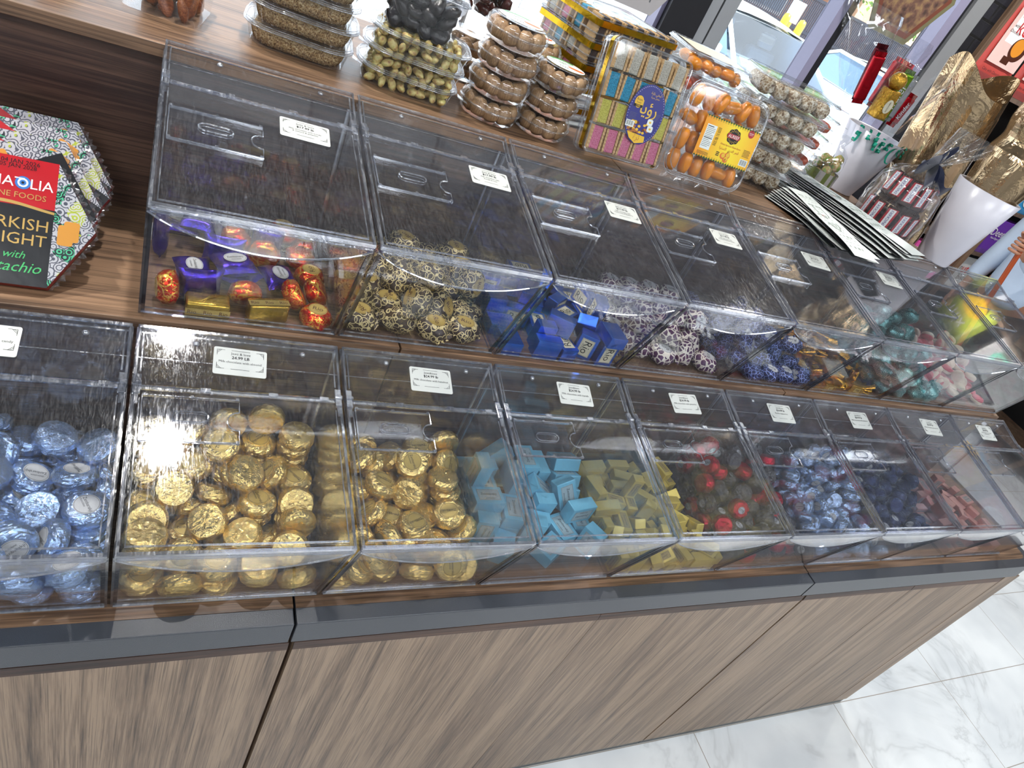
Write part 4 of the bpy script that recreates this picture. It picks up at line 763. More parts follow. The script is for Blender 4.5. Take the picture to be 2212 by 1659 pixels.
 'U5': 'crum,-777,1856,227,68,71,-1,-20;crum,-318,802,160,44,0,0,90;crum,-289,253,160,0,-89,45,0;crum,671,1559,227,57,66,-25,-42;crum,-1025,2225,160,0,-3,100,0;crum,137,2240,227,65,11,70,-29;crum,-1,591,227,22,-39,59,-67;crum,-1030,1135,160,93,0,0,36;crum,1083,219,235,46,48,-52,-54;crum,-641,2232,227,27,-65,27,-65;crum,-338,1911,219,76,-12,46,-45;crum,1033,1681,227,27,-27,65,65;crum,-1100,1583,227,65,27,-65,-27;crum,231,267,160,59,0,0,80;crum,505,1158,219,58,48,3,66;crum,705,298,160,36,0,0,93;crum,-1033,2233,469,0,-99,13,0;crum,-264,2300,227,56,56,43,-43;crum,708,1949,478,72,-32,-43,44;crum,1028,1990,227,65,-65,27,27;crum,-655,504,219,23,-62,-63,41;crum,98,953,227,67,-64,30,24;crum,425,661,219,34,76,-44,-34;crum,1028,618,227,59,-53,47,39;crum,320,1537,490,71,53,-46,0;crum,-1038,699,219,24,85,-24,41;crum,-318,1301,219,39,-82,31,-28;crum,794,909,227,71,51,49,-1;crum,-450,679,528,77,20,45,-40;crum,70,1921,544,49,-2,21,85;crum,438,2239,537,6,-53,46,-71;crum,-999,1251,529,5,-31,-82,47;crum,-724,1452,223,14,-54,-74,38;crum,-244,1069,503,87,28,23,-34;crum,1033,1294,219,19,-55,69,-44;crum,-578,1481,531,79,-36,18,-46;crum,-642,1008,235,26,67,-22,66;crum,724,1218,521,33,46,-82,-8;crum,1030,847,597,60,-15,-12,78;crum,125,1295,537,69,-62,33,-16;crum,-217,1578,557,76,-32,56,-11;crum,401,936,555,29,-16,-20,92',
 'U6': 'fan,-468,157,100,71,71,3,3;fan,284,2052,100,69,69,-17,-17;fan,-217,459,99,12,12,-70,-70;fan,711,383,87,0,8,100,0;fan,823,625,215,27,17,-76,-57;fan,487,2185,99,69,-69,15,-14;fan,-1028,660,100,41,-41,57,-57;fan,800,1533,250,0,96,-27,0;fan,-706,2304,100,1,-1,71,-71;fan,582,223,100,6,-6,-70,70;fan,-776,1797,87,100,0,0,2;fan,1085,1971,100,45,45,54,54;fan,113,889,87,99,0,0,-16;fan,-787,823,87,58,0,0,-81;fan,-515,2011,87,100,0,0,-1;fan,-1169,1212,100,50,50,50,50;fan,-604,1361,100,15,15,69,69;fan,792,2033,276,0,-94,33,0;fan,-254,484,276,0,68,-73,0;fan,253,1668,87,16,0,0,99;fan,953,1404,87,57,0,0,82;fan,-142,1338,100,69,-69,15,-15;fan,-640,563,214,84,-27,-3,47',
 'U7': 'crumD,-510,1885,165,51,0,0,86;crumD,662,1252,566,30,54,-45,64;crumD,-1013,1294,165,38,0,0,93;crumD,47,892,566,13,34,-63,-69;crumD,361,525,247,30,54,-46,64;crumD,-1013,328,165,61,0,0,-79;crumD,-554,273,234,78,-34,32,-42;crumD,1013,762,165,38,0,0,92;crumD,-1026,2225,235,39,-23,-86,-24;crumD,-911,1400,568,68,-71,4,-20;crumD,-1012,811,165,0,39,-92,0;crumD,1013,363,251,29,25,-61,69;crumD,-164,463,485,0,27,96,0;crumD,644,207,247,58,-67,24,-40;crumD,-1025,2226,707,78,-12,-43,-44;crumD,-555,2295,247,43,43,-56,56;crumD,839,1875,888,70,12,-70,-11;crumD,-1025,1765,235,40,-86,23,-23;crumD,625,1589,504,31,-1,-71,-64;crumD,1013,1160,252,56,73,-30,23;crumD,-942,564,485,95,0,0,30;crumD,220,1315,394,51,30,-32,-74;crumD,-125,475,165,0,100,7,0;crumD,-789,1972,517,92,-20,23,25;crumD,-592,1652,832,96,-18,-22,-1;crumD,1095,1897,508,66,-25,66,-25;crumD,-1095,1755,817,56,43,-56,-43;crumD,-452,1627,532,60,6,-28,-75;crumD,707,845,400,58,23,-39,-67;crumD,207,134,252,78,-61,9,9;crumD,-1095,1031,563,70,-12,-70,12;crumD,-892,139,547,71,50,22,-44;crumD,-457,747,234,75,-45,-13,46;crumD,-710,1890,1057,94,-14,-25,-17;crumD,436,1868,823,2,-38,92,6;crumD,1025,2224,1200,43,12,43,78;crumD,-275,1981,992,41,-50,75,-14;crumD,-257,1165,556,37,86,-27,-24;crumD,54,2295,1101,68,-68,19,19;crumD,1013,2295,730,43,-43,56,56;crumD,-682,959,494,23,-11,86,45;crumD,-637,2295,1001,61,-61,36,36;crumD,-53,1401,682,39,83,-34,-21;crumD,565,2254,995,9,-6,-59,-80;crumD,1090,1310,703,51,50,-49,-51;crumD,43,1620,926,13,83,35,-42',
 'U8': 'mallow,1085,1941,444,97,3,-19,-13;mallow,1083,1675,174,19,-1,-71,68;mallow,-354,1397,110,65,0,0,-76;mallow,-28,1417,167,35,46,74,34;mallow,1080,1390,110,97,0,0,25;mallow,-1086,931,110,13,0,0,99;mallow,-475,1088,178,25,-11,77,-58;mallow,-278,1318,320,0,64,-76,0;mallow,272,1374,110,90,0,0,-43;mallow,823,1262,174,36,19,68,61;mallow,-1007,607,167,70,-38,31,51;mallow,-352,840,167,32,72,49,37;mallow,-665,810,167,27,18,85,-41;mallow,-25,782,110,0,-74,67,0;mallow,192,1042,110,31,0,0,-95;mallow,899,748,110,91,0,0,-42;mallow,-1047,2001,384,71,67,23,4;mallow,-712,2045,380,26,-42,30,81;mallow,253,1703,320,0,-93,-37,0;mallow,641,2066,338,13,29,67,-67;mallow,1070,2281,709,0,-92,-17,35;mallow,26,1977,235,86,-6,38,-32;mallow,576,1807,323,25,53,-80,9;mallow,1144,1600,509,48,-52,50,-50;mallow,374,1769,586,8,-73,45,50;mallow,-402,1564,372,6,-38,66,-64;mallow,-691,1415,377,87,36,-33,3;mallow,-146,1104,110,0,-39,-92,0;mallow,809,1755,455,9,85,-32,-41;mallow,265,1358,320,51,0,0,86;mallow,1086,1108,320,0,-61,79,0;mallow,-1012,1314,320,30,0,0,-95;mallow,-246,522,110,0,50,87,0;mallow,-53,1563,399,8,-15,27,95;mallow,1080,1040,110,1,0,0,-100;mallow,828,414,110,35,0,0,-94;mallow,210,2286,319,79,0,0,61;mallow,583,2350,479,9,-9,70,70;mallow,743,2350,777,65,-65,27,27;mallow,-1150,1922,699,37,60,37,60;mallow,-816,1945,614,70,20,-6,-68;mallow,9,2146,536,70,29,-64,7;mallow,-441,1985,579,76,5,-40,51;mallow,-907,1769,390,12,18,94,-25;mallow,-602,2286,690,27,65,27,65;mallow,-181,1770,553,21,49,-83,-17;mallow,245,2286,529,38,0,0,-92;mallow,1032,1906,649,0,-98,2,-19;mallow,718,2014,658,26,-88,-13,-38;mallow,-230,2080,447,47,60,-4,-64;mallow,187,1928,457,70,-20,-44,-52;mallow,539,1541,403,24,-46,-69,-51;mallow,910,1441,367,63,-28,-8,-72;mallow,-801,1088,179,51,55,21,-63;mallow,-1091,1590,495,24,26,81,47;mallow,377,1033,366,10,-62,-11,-77;mallow,540,1290,174,53,-63,-32,47;mallow,737,1048,174,61,-68,19,-36;mallow,514,878,110,0,90,-43,0;mallow,-1078,2297,796,63,-24,43,61;mallow,-253,2350,535,42,42,-57,57;mallow,-296,2121,775,36,82,-43,-7;mallow,437,2095,612,56,-19,-77,-24'}
KMAP = {'L1': {'puck': 'puck_blue'}, 'L2': {'puck': 'puck_gold'}, 'L3': {'puck': 'puck_gold'}, 'L8': {'ball': 'ball_navy'},
        'U2': {'crumA': 'crum_rings'}, 'U4': {'crumB': 'crum_petal'}, 'U5': {'crum': 'crum_lace'}, 'U7': {'crumD': 'crum_teal'}}
WORDS = {'puck_blue': 'ice-blue foil chocolate', 'puck_gold': 'gold foil chocolate', 'mini': 'blue foil chocolate', 'ball': 'black foil chocolate', 'ball2': 'red foil chocolate',
         'ball_navy': 'navy foil chocolate', 'boxa': 'pale blue boxed chocolate', 'boxb': 'yellow-gold boxed chocolate', 'boxc': 'pink boxed chocolate', 'boxd': 'royal blue boxed chocolate',
         'crum_rings': 'brown ring-patterned chocolate', 'crum_petal': 'violet-petal chocolate', 'crum_lace': 'navy lace-patterned chocolate', 'crum_teal': 'teal swirl chocolate',
         'pillow': 'purple wrapped chocolate', 'dome': 'red wrapped chocolate', 'bar': 'gold bar chocolate', 'fan': 'gold twisted chocolate', 'mallow': 'pink and cream sweet'}
BINW = {'L1': 'blue foil bin', 'L2': 'almond bin', 'L3': 'hazelnut bin', 'L4': 'pale blue bin', 'L5': 'yellow box bin', 'L6': 'red and black bin', 'L7': 'small blue foil bin', 'L8': 'navy bin', 'L9': 'pink box bin',
        'U1': 'purple and red bin', 'U2': 'ring-patterned bin', 'U3': 'royal blue bin', 'U4': 'violet-petal bin', 'U5': 'lace-patterned bin', 'U6': 'twisted gold bin', 'U7': 'teal bin', 'U8': 'jelly sweet bin'}
ORD = ['first', 'second', 'third', 'fourth', 'fifth', 'sixth', 'seventh', 'eighth', 'ninth', 'tenth', 'eleventh', 'twelfth', 'thirteenth', 'fourteenth', 'fifteenth', 'sixteenth', 'seventeenth', 'eighteenth', 'nineteenth', 'twentieth', 'twenty-first', 'twenty-second', 'twenty-third', 'twenty-fourth', 'twenty-fifth', 'twenty-sixth', 'twenty-seventh', 'twenty-eighth', 'twenty-ninth', 'thirtieth']
used = set()
def place_sweets():
    for b, rows in DATA.items():
        loc, w = BINS[b]; items = []
        for rec in rows.split(';'):
            k, *v = rec.split(','); v = [int(q) for q in v]
            kind = KMAP.get(b, {}).get(k, k)
            items.append((kind, Vector((v[0] * 1e-4 + w / 2, v[1] * 1e-4, v[2] * 1e-4)), Quaternion([q / 100 for q in v[3:7]]).normalized()))
        # name each one by its place in the heap: rows from the front, counted from the left
        items.sort(key=lambda t: t[1].y); nrow = max(1, min(6, round(len(items) / 9)))
        per = math.ceil(len(items) / nrow)
        for ri in range(nrow):
            row = sorted(items[ri * per:(ri + 1) * per], key=lambda t: t[1].x); cnt = {}
            for kind, p, q in row:
                up = (q @ Vector((0, 0, 1))).z
                stt = 'flat' if up > .72 else ('tilted' if up > .3 else ('on edge' if up > -.5 else 'upside down'))
                key = (kind, stt); cnt[key] = cnt.get(key, 0) + 1
                rowname = 'front row' if ri == 0 else ('back row' if ri == nrow - 1 and nrow > 1 else ORD[ri] + ' row from front')
                cnt['n'] = cnt.get('n', 0) + 1
                lab = '%s %s, %s from left, %s, %s' % (WORDS[kind], stt, ORD[min(cnt['n'] - 1, len(ORD) - 1)], rowname, BINW[b])
                src = random.choice(KINDS[kind]); P0 = loc + p
                if src.name not in used:
                    used.add(src.name); o = src; o.location = P0; o.rotation_mode = 'QUATERNION'; o.rotation_quaternion = q
                else: o = dup(src, P0, q)
                o['label'] = lab; o['category'] = 'sweet' if kind == 'mallow' else 'chocolate'; o['group'] = 'sweets in the ' + BINW[b]
place_sweets()
for L in KINDS.values():                                  # drop spare prototypes that were never placed
    for r in L:
        if r.name not in used:
            for c in PARTS.get(r.name, ()): bpy.data.objects.remove(c)
            bpy.data.objects.remove(r)
# ------------------------------------------------------------------ goods on the top step
def ring_rr(w, d, r, z, n=5, rib=0.0, ribn=0):
    pts = rrect(w, d, r, n); out_ = []
    if not rib: return [(x, y, z) for x, y in pts]
    # resample so that the ribs run evenly round the wall
    P_ = pts + [pts[0]]; seg = [math.dist(P_[i], P_[i + 1]) for i in range(len(pts))]; tot = sum(seg); N_ = ribn * 4
    i = 0; acc = 0.0
    for k in range(N_):
        s = tot * k / N_
        while acc + seg[i] < s: acc += seg[i]; i += 1
        u = (s - acc) / seg[i]; x = P_[i][0] + (P_[i + 1][0] - P_[i][0]) * u; y = P_[i][1] + (P_[i + 1][1] - P_[i][1]) * u
        q = 1 - rib * (1 if k % 4 in (1, 2) else 0) / max(w, d) * 2; out_.append((x * q, y * q, z))
    return out_
def tub(label, loc, rz, w, d, h, r, ribs=0, group=None, lid_h=.006, taper=.9, tabs=True, name='plastic_tub'):
    t = thing(name, label, 'food tub', loc, (0, 0, rz), group)
    rib = .0016 if ribs else 0
    rings = [ring_rr(w * taper, d * taper, r * .8, .0015, 5, rib, ribs), ring_rr(w * (taper * .5 + .5), d * (taper * .5 + .5), r * .9, h * .5, 5, rib, ribs), ring_rr(w, d, r, h * .94, 5, 0 if not ribs else 1e-9, ribs)]
    MB().loft(rings, 0, True, False).add([p for p in rings[0]], [tuple(reversed(range(len(rings[0]))))]).build('tub_body', TUB, t, False)
    m = MB(); rr = [ring_rr(w + q, d + q, r + q / 2, z) for q, z in ((.001, h * .93), (.008, h * .94), (.010, h * .97), (.007, h), (.0, h + lid_h * .5), (-.010, h + lid_h), (-.016, h + lid_h * .55))]
    m.loft(rr, 1, True, False); m.add(rr[-1], [tuple(range(len(rr[-1])))], 0)
    for k in range(3): m.tube([(x, y, z) for x, y, z in ring_rr(w + .008 - k * .003, d + .008 - k * .003, r + .003, h * .955 + k * .0025)], .0009, 4, 1, True)
    if tabs:
        m.prism([(w / 2 + .002, -d / 2 + .012), (w / 2 + .017, -d / 2 - .004), (w / 2 + .016, -d / 2 + .004), (w / 2 + .003, -d / 2 + .03)], h * .95, h * .95 + .0012, 'z', 1)
    m.build('lid', [TUB, TUB_RIM], t, (1,))
    return t

def prodwood(): pass
def speckled(name, stops, scale=120, rough=.75, bs=.8, scale2=None):
    m, nt = new_mat(name); v = coords(nt)
    n = noise_t(nt, v, scale, 4, .65); vo = N(nt, 'ShaderNodeTexVoronoi', {'Vector': v, 'Scale': scale2 or scale * 1.6}).outputs[0]
    f = math_(nt, 'MULTIPLY_ADD', vo, .35, math_(nt, 'MULTIPLY', n, .8))
    out(nt, P(nt, ramp(nt, f, [(p, hx(c)) for p, c in stops]), rough, 0, Normal=bump(nt, f, bs, .004))); return m
OATM = speckled('pressed_oat_crumb', [(.34, '#2c1a10'), (.46, '#745638'), (.60, '#a98b5f'), (.76, '#c9b48c')], 260)
COCO = speckled('coconut_roll', [(.36, '#3a2214'), (.48, '#7d5f40'), (.60, '#b3a184'), (.74, '#e6e0d2')], 120)
PECANM = wood('pecan_shell', '#3a170a', '#7a3c1e', '#a8673c', 'x', 3.0, .45)
PISTM = speckled('pistachio_kernel', [(.30, '#5f3040'), (.40, '#8e5a4c'), (.50, '#c4a866'), (.66, '#d6c888'), (.8, '#b0b060')], 85, .5, .3)
FIGM = wood('dried_fig', '#4a3220', '#856344', '#b08d66', 'z', 3.0, .5)
PRUNE = plain('dried_prune', '#150d0e', .28, bumpy=(160, .6))
DATE = plain('dried_date', '#3c120c', .25, bumpy=(140, .6))
APRIM = plain('apricot_paste', '#e88e1c', .28, bumpy=(120, .25), Subsurface_Weight=.15, Subsurface_Scale=.006)
APRI_D = plain('amber_paste', '#b8461c', .28, bumpy=(120, .25), Subsurface_Weight=.15, Subsurface_Scale=.006)
FARDA = plain('green_leaf', '#5d8a2c', .5)

def scatter_in(protos, n, cx, cy, cz, w, d, h, labf, group, cat, rz=0.0, seed=1, tilt=PI, rim=False):
    """lay n copies inside a rectangular volume without piling them on one point"""
    rnd = random.Random(seed); nx = max(1, round(math.sqrt(n * w / d))); ny = max(1, math.ceil(n / nx)); k = 0; res = []
    layers = max(1, round(h / .02)); per = math.ceil(n / layers)
    for L_ in range(layers):
        nx = max(1, round(math.sqrt(per * w / max(d, .01)))); ny = max(1, math.ceil(per / nx))
        for iy in range(ny):
            for ix in range(nx):
                if k >= n: break
                x = (-.5 + (ix + .5 + rnd.uniform(-.22, .22)) / nx) * w; y = (-.5 + (iy + .5 + rnd.uniform(-.22, .22)) / ny) * d
                z = (L_ + .5) / layers * h
                p = Vector((cx, cy, cz)) + Matrix.Rotation(rz, 3, 'Z') @ Vector((x, y, z))
                q = Euler((rnd.uniform(-tilt, tilt), rnd.uniform(-tilt, tilt) * .5, rnd.uniform(-PI, PI))).to_quaternion()
                src = protos[k % len(protos)]
                if src.name not in used: used.add(src.name); o = src; o.location = p; o.rotation_mode = 'QUATERNION'; o.rotation_quaternion = q
                else: o = dup(src, p, q)
                tag(o, labf(k, L_, iy, ix, layers, ny), cat, group); res.append(o); k += 1
    return res
def lumps(name, n, mat, prof, amp, freq, nn=14, sx=1, sy=1, extra=None):
    L = []
    for s in range(n):
        m = blob(prof, nn, amp, freq, s + 3, sx=sx, sy=sy); o = m.build(name, mat, None, True); L.append(o)
        if extra: extra(o, s)
    return L
def rowlab(word, where):
    return lambda k, L_, iy, ix, nl, ny: '%s %s %s, layer %s from bottom, row %s from front, %s from left' % (word, 'in', where, ('one', 'two', 'three', 'four', 'five', 'six')[min(L_, 5)], ('one', 'two', 'three', 'four', 'five', 'six', 'seven')[min(iy, 6)], ('first', 'second', 'third', 'fourth', 'fifth', 'sixth', 'seventh', 'eighth', 'ninth', 'tenth', 'eleventh')[min(ix, 10)])

# pecans
tub('clear tub of pecan halves at the left end of the top step', (-.012, .722, T2), -.20, .112, .125, .075, .018, 0, lid_h=.008)
pec = lumps('pecan', 3, PECANM, [(.001, -.020), (.007, -.017), (.011, -.008), (.0115, .0), (.0105, .009), (.006, .017), (.001, .020)], .0022, 110, 12, 1, .62)
scatter_in(pec, 34, -.012, .722, T2 + .008, .078, .088, .058, rowlab('pecan', 'the tub'), 'pecans in the clear tub', 'nut', -.20, 2, 1.4)
# a clear bag of pastel sweets
t = thing('sweets_bag', 'clear bag of pastel sweets at the far left of the top step', 'bag', (-.20, .70, T2), (0, 0, .25))
def bagf(sg):
    def f(u, v):
        x = (u - .5) * 2; y = (v - .5) * 2; q = max(0, (1 - x ** 4) * (1 - y ** 2)); return (x * .125, y * .075, .026 + sg * .024 * q ** .5 + rumple((x * .1, y * .07, sg), 40, .002, 1) * (1 if q > .05 else 0))
    return f
m = MB().grid(16, 10, bagf(1)); m.grid(16, 10, lambda u, v: bagf(-1)(1 - u, v)); m.build('bag_film', CELLO, t, True)
SWG = plain('pastel_green_sweet', '#c8d6a0', .4); SWP = plain('pastel_pink_sweet', '#dfa9ac', .4)
for mt, wd in ((SWG, 'pale green'), (SWP, 'pale pink')):
    L = lumps('soft_sweet', 1, mt, [(.001, -.011), (.012, -.009), (.015, 0), (.012, .009), (.001, .011)], .001, 80)
    base = L[0]
    for k in range(9):
        a = k * 2.399 + (0 if mt is SWG else 1.2); rr = .022 + .028 * math.sqrt((k + 1) / 10)
        p = (-.20 + rr * math.cos(a) * 1.4, .70 + rr * math.sin(a) * .7, T2 + .022 + .010 * (k % 2))
        o = base if k == 0 else base.copy()
        if k: COL.objects.link(o)
        o.location = p; tag(o, wd + ' soft sweet, %s counted round the clear bag at top left' % ORD[k], 'sweet', 'soft sweets in the clear bag')
# pressed oat tubs
LAY = ['bottom', 'second', 'third', 'fourth', 'fifth', 'sixth']
for k in range(5):
    loc = (.176 + .003 * math.sin(k * 2), .722 + .002 * k, T2 + .0312 * k + .0002)
    tub('ribbed clear tub of pressed oat crumb, %s of the stack' % (LAY[k] if k < 4 else 'topmost'), loc, -.13, .160, .125, .0305, .040, 34, 'tubs of pressed oat crumb', .0005)
    m = MB(); R_ = [ring_rr(.134, .100, .034, .003, 5, .002, 34), ring_rr(.142, .107, .036, .012, 5, .002, 34), ring_rr(.147, .112, .036, .0235, 5, .002, 34), ring_rr(.110, .075, .03, .0262, 5, .001, 34)]
    m.loft(R_, 0); o = m.build('oat_block', OATM, None, True, loc, (0, 0, -.13)); tag(o, 'brown pressed oat block inside the %s ribbed tub' % (LAY[k] if k < 4 else 'topmost'), 'oat block', 'pressed oat blocks')
# pistachio tubs with a tub of prunes on top
pis = lumps('pistachio', 3, PISTM, [(.001, -.0105), (.0052, -.008), (.0078, -.001), (.007, .005), (.004, .0092), (.001, .0105)], .0012, 130, 9, 1, .75)
for k in range(3):
    loc = (.352 + .004 * k, .698 + .003 * k, T2 + .0292 * k + .0002); wd = ('bottom', 'middle', 'top')[k]
    tub('oval clear tub of shelled pistachios, %s of three' % wd, loc, -.16, .166, .128, .0288, .046, 0, 'tubs of pistachios', .0003)
    scatter_in(pis, 92, loc[0], loc[1], loc[2] + .001, .140, .104, .031, rowlab('pistachio', wd + ' tub'), 'pistachios in the %s tub' % wd, 'nut', -.16, 5 + k, 2.0)
tub('clear tub of black prunes standing on the pistachio tubs', (.352, .712, T2 + .0892), -.20, .128, .110, .072, .018, 0)
pr = lumps('prune', 3, PRUNE, [(.001, -.009), (.013, -.008), (.017, -.001), (.014, .006), (.001, .009)], .0048, 75, 16)
scatter_in(pr, 40, .352, .712, T2 + .0892 + .004, .098, .080, .056, rowlab('prune', 'the tub'), 'prunes in the clear tub', 'dried fruit', -.2, 8, 1.2)
tub('clear tub of dark dates behind the fig stacks', (.505, .885, T2 + .115), -.1, .13, .10, .07, .02, 0)
dt = lumps('date', 2, DATE, [(.001, -.016), (.008, -.012), (.0105, 0), (.008, .012), (.001, .016)], .002, 90, 12)
scatter_in(dt, 24, .505, .885, T2 + .119, .10, .074, .054, rowlab('date', 'the tub'), 'dates in the clear tub', 'dried fruit', 0, 9, 1.5)

# fig packs
def fig_one(s):
    m = MB(); n = 12
    prof = [(.001, -.015), (.009, -.0145), (.0135, -.008), (.0145, .001), (.012, .010), (.006, .0155), (.001, .016)]
    return blob(prof, 14, .0016, 85, s, lobes=7, lamp=.05, sx=1.0, sy=.78)
figs = [fig_one(s).build('dried_fig', FIGM, None, True) for s in range(3)]
WHITE_L = plain('white_lid_label', '#e6ece8', .4); GREEN_P = plain('green_print', '#3c9a3e', .4); ORANGE_P = plain('orange_print', '#dd6a2a', .45); TEALP = plain('teal_print', '#3aa38a', .45)
def fig_pack(label, x, y, z, r, h, group, lab=False, lz=.0, nf=10):
    t = thing('fig_pack', label, 'fig pack', (x, y, z), (0, 0, lz), group)
    def fn(rr, zz, a, k): return rr * (1 + .035 * abs(math.sin(a * 6))), zz
    MB().lathe([(.004, .001), (r * .86, .001), (r * .92, h * .14), (r * .97, h * .42), (r, h * .52)], 48, 0, fn, True).build('tub_body', TUB, t, True)
    MB().lathe([(r * 1.0, h * .50), (r * 1.04, h * .53), (r * 1.04, h * .57), (r * 1.0, h * .60)], 40, 1, None, False).lathe([(r * 1.0, h * .60), (r * .99, h * .76), (r * .90, h * .93), (r * .74, h * .985), (r * .70, h * .97), (.004, h * .97)], 40, 0, None, False).build('lid', [TUB, TUB_RIM], t, True)
    if lab:
        m = MB(); z1 = h * .985 + .0006; R = r * .72
        m.add([(R * math.cos(2 * PI * i / 40), R * .80 * math.sin(2 * PI * i / 40), zz) for zz in (z1 - .0005, z1) for i in range(40)], [tuple(range(40, 80))] + [(i, (i + 1) % 40, 40 + (i + 1) % 40, 40 + i) for i in range(40)], 0)
        seg = [(R * math.cos(a), R * .80 * math.sin(a)) for a in [PI * .35 + PI * .5 * k / 8 for k in range(9)]]
        m.poly(seg + [(x_ * .82, y_ * .78) for x_, y_ in reversed(seg)], z1 + .0001, 2)
        m.text('DRIED', -.002, .010, z1 + .0002, h=.0085, mi=1); m.text('Figs', -.006, .0025, z1 + .0002, h=.0085, mi=2); m.text('Treat Yourself', .004, .019, z1 + .0002, h=.0048, mi=1)
        fg = [(.020 + .0155 * math.cos(a) * (1 + .12 * math.sin(3 * a)), -.004 + .0075 * math.sin(a) * (1 + .2 * math.cos(2 * a))) for a in [2 * PI * k / 22 for k in range(22)]]
        m.poly(fg, z1 + .0002, 3)
        for k in range(11): m.rect(-.012 + k * .0016, -.012 + k * .0016 + .0004 + .0005 * (k % 3 == 0), -.022, -.012, z1 + .0002, 1)
        m.rect(-.034, -.018, .000, .014, z1 + .0001, 4); m.rect(-.0335, -.0185, .0005, .0135, z1 + .00015, 0)
        for k in range(5): m.rect(-.0325, -.0205, .002 + k * .0022, .0024 + k * .0022, z1 + .0002, 4)
        m.build('round_label', [WHITE_L, INK, GREEN_P, ORANGE_P, GREYINK], t)
    where = label.split(',')[-1].strip()
    for k in range(nf):
        a = 2 * PI * k / nf + .1; q = Euler((PI / 2 * .12 * math.sin(k * 3), .2 * math.cos(k * 5), a + PI / 2)).to_quaternion()
        p = (x + r * .70 * math.cos(a + lz), y + r * .70 * math.sin(a + lz), z + h * .47)
        src = figs[k % 3]
        if src.name not in used: used.add(src.name); o = src; o.location = p; o.rotation_mode = 'QUATERNION'; o.rotation_quaternion = q
        else: o = dup(src, p, q)
        # size each fig to the pack
        o.scale = (1.18 * r / .056, 1.18 * r / .056, h / .041)
        tag(o, 'dried fig, %s round the rim, %s' % (ORD[k], where), 'fig', 'figs in ' + where)
for k in range(4):
    fig_pack('round clear pack of dried figs%s, %s pack of left front stack' % (' with oval lid label' if k == 3 else '', LAY[k] if k < 3 else 'top'), .505 + .003 * k - .004 * (k == 3), .675 + .004 * k, T2 + .0412 * k + .0002, .0555, .041, 'fig packs', k == 3, -.35 if k == 3 else .2 * k)
for k in range(3):
    fig_pack('round clear pack of dried figs%s, %s pack of right front stack' % (' with oval lid label' if k == 2 else '', LAY[k] if k < 2 else 'top'), .612 + .002 * k, .672 + .003 * k, T2 + .0412 * k + .0002, .052, .041, 'fig packs', k == 2, -.35)
for k in range(3):
    fig_pack('round clear pack of dried figs, %s pack of rear stack by the window' % LAY[k], .615, .83, T2 + .0412 * k + .0002, .0555, .041, 'fig packs', k == 2, .3, 8)
for k in range(2):
    fig_pack('round clear pack of dried figs, %s pack of rear left stack' % LAY[k], .50, .875, T2 + .0412 * k + .0002, .0555, .041, 'fig packs', False, .3, 8)

# ---- boxes of sandwich biscuits
BISC = plain('biscuit', '#c4a070', .6, bumpy=(220, .3))
BLUE_L = plain('deep_blue_label', '#272a7d', .35); GOLD_P = plain('gold_print', '#d6b24a', .35, .3); YEL_P = plain('yellow_print', '#e6b92f', .4)
TAPE = foil('gold_tape', '#d0a520', .16, 26, .25, '#8a6a08')
SPR = {'grey': speckled('grey_sprinkles', [(.30, '#5c574c'), (.45, '#a09a8c'), (.62, '#c9c4b6')], 420, .6, .8), 'blue': speckled('blue_sprinkles', [(.36, '#0f1c28'), (.44, '#1c7396'), (.65, '#3aa3c9')], 420, .5, .8),
       'yellow': speckled('yellow_sprinkles', [(.36, '#3a3416'), (.44, '#b5ac3c'), (.65, '#d8d266')], 420, .5, .8), 'pink': speckled('pink_sprinkles', [(.36, '#5a2434'), (.44, '#c9577f'), (.65, '#dd86a4')], 420, .5, .8),
       'dark': speckled('chocolate_sprinkles', [(.3, '#140e0f'), (.5, '#2c2223'), (.7, '#4a3c3a')], 420, .5, .8)}
def cookie(col):
    """upright sandwich biscuit: sprinkled filling between two scalloped biscuits; local z = towards the box front"""
    r = thing('sandwich_biscuit', '-', '-')
    for sx in (-1, 1):
        pts = []
        for k in range(14): pts.append((-.0205 + .041 * k / 13, .0145 + (.0012 if k % 2 else 0)))
        pts = [(y, z) for y, z in pts] + [(y, -.0145) for y, z in reversed(pts)]
        m = MB().prism([(y, z) for y, z in pts], sx * .0128 - .0022, sx * .0128 + .0022, 'x')
        m.build('biscuit', BISC, r)
    MB().box(-.0104, .0104, -.0200, .0200, -.0125, .0140, 0, .002).build('filling', SPR[col], r)
    return r
COOK = {c: cookie(c) for c in SPR}
for c in COOK.values(): used.discard(c.name)
def put(src, p, q, label, cat, group):
    if src.name not in used: used.add(src.name); o = src; o.location = p; o.rotation_mode = 'QUATERNION'; o.rotation_quaternion = q
    else: o = dup(src, p, q)
    return tag(o, label, cat, group)
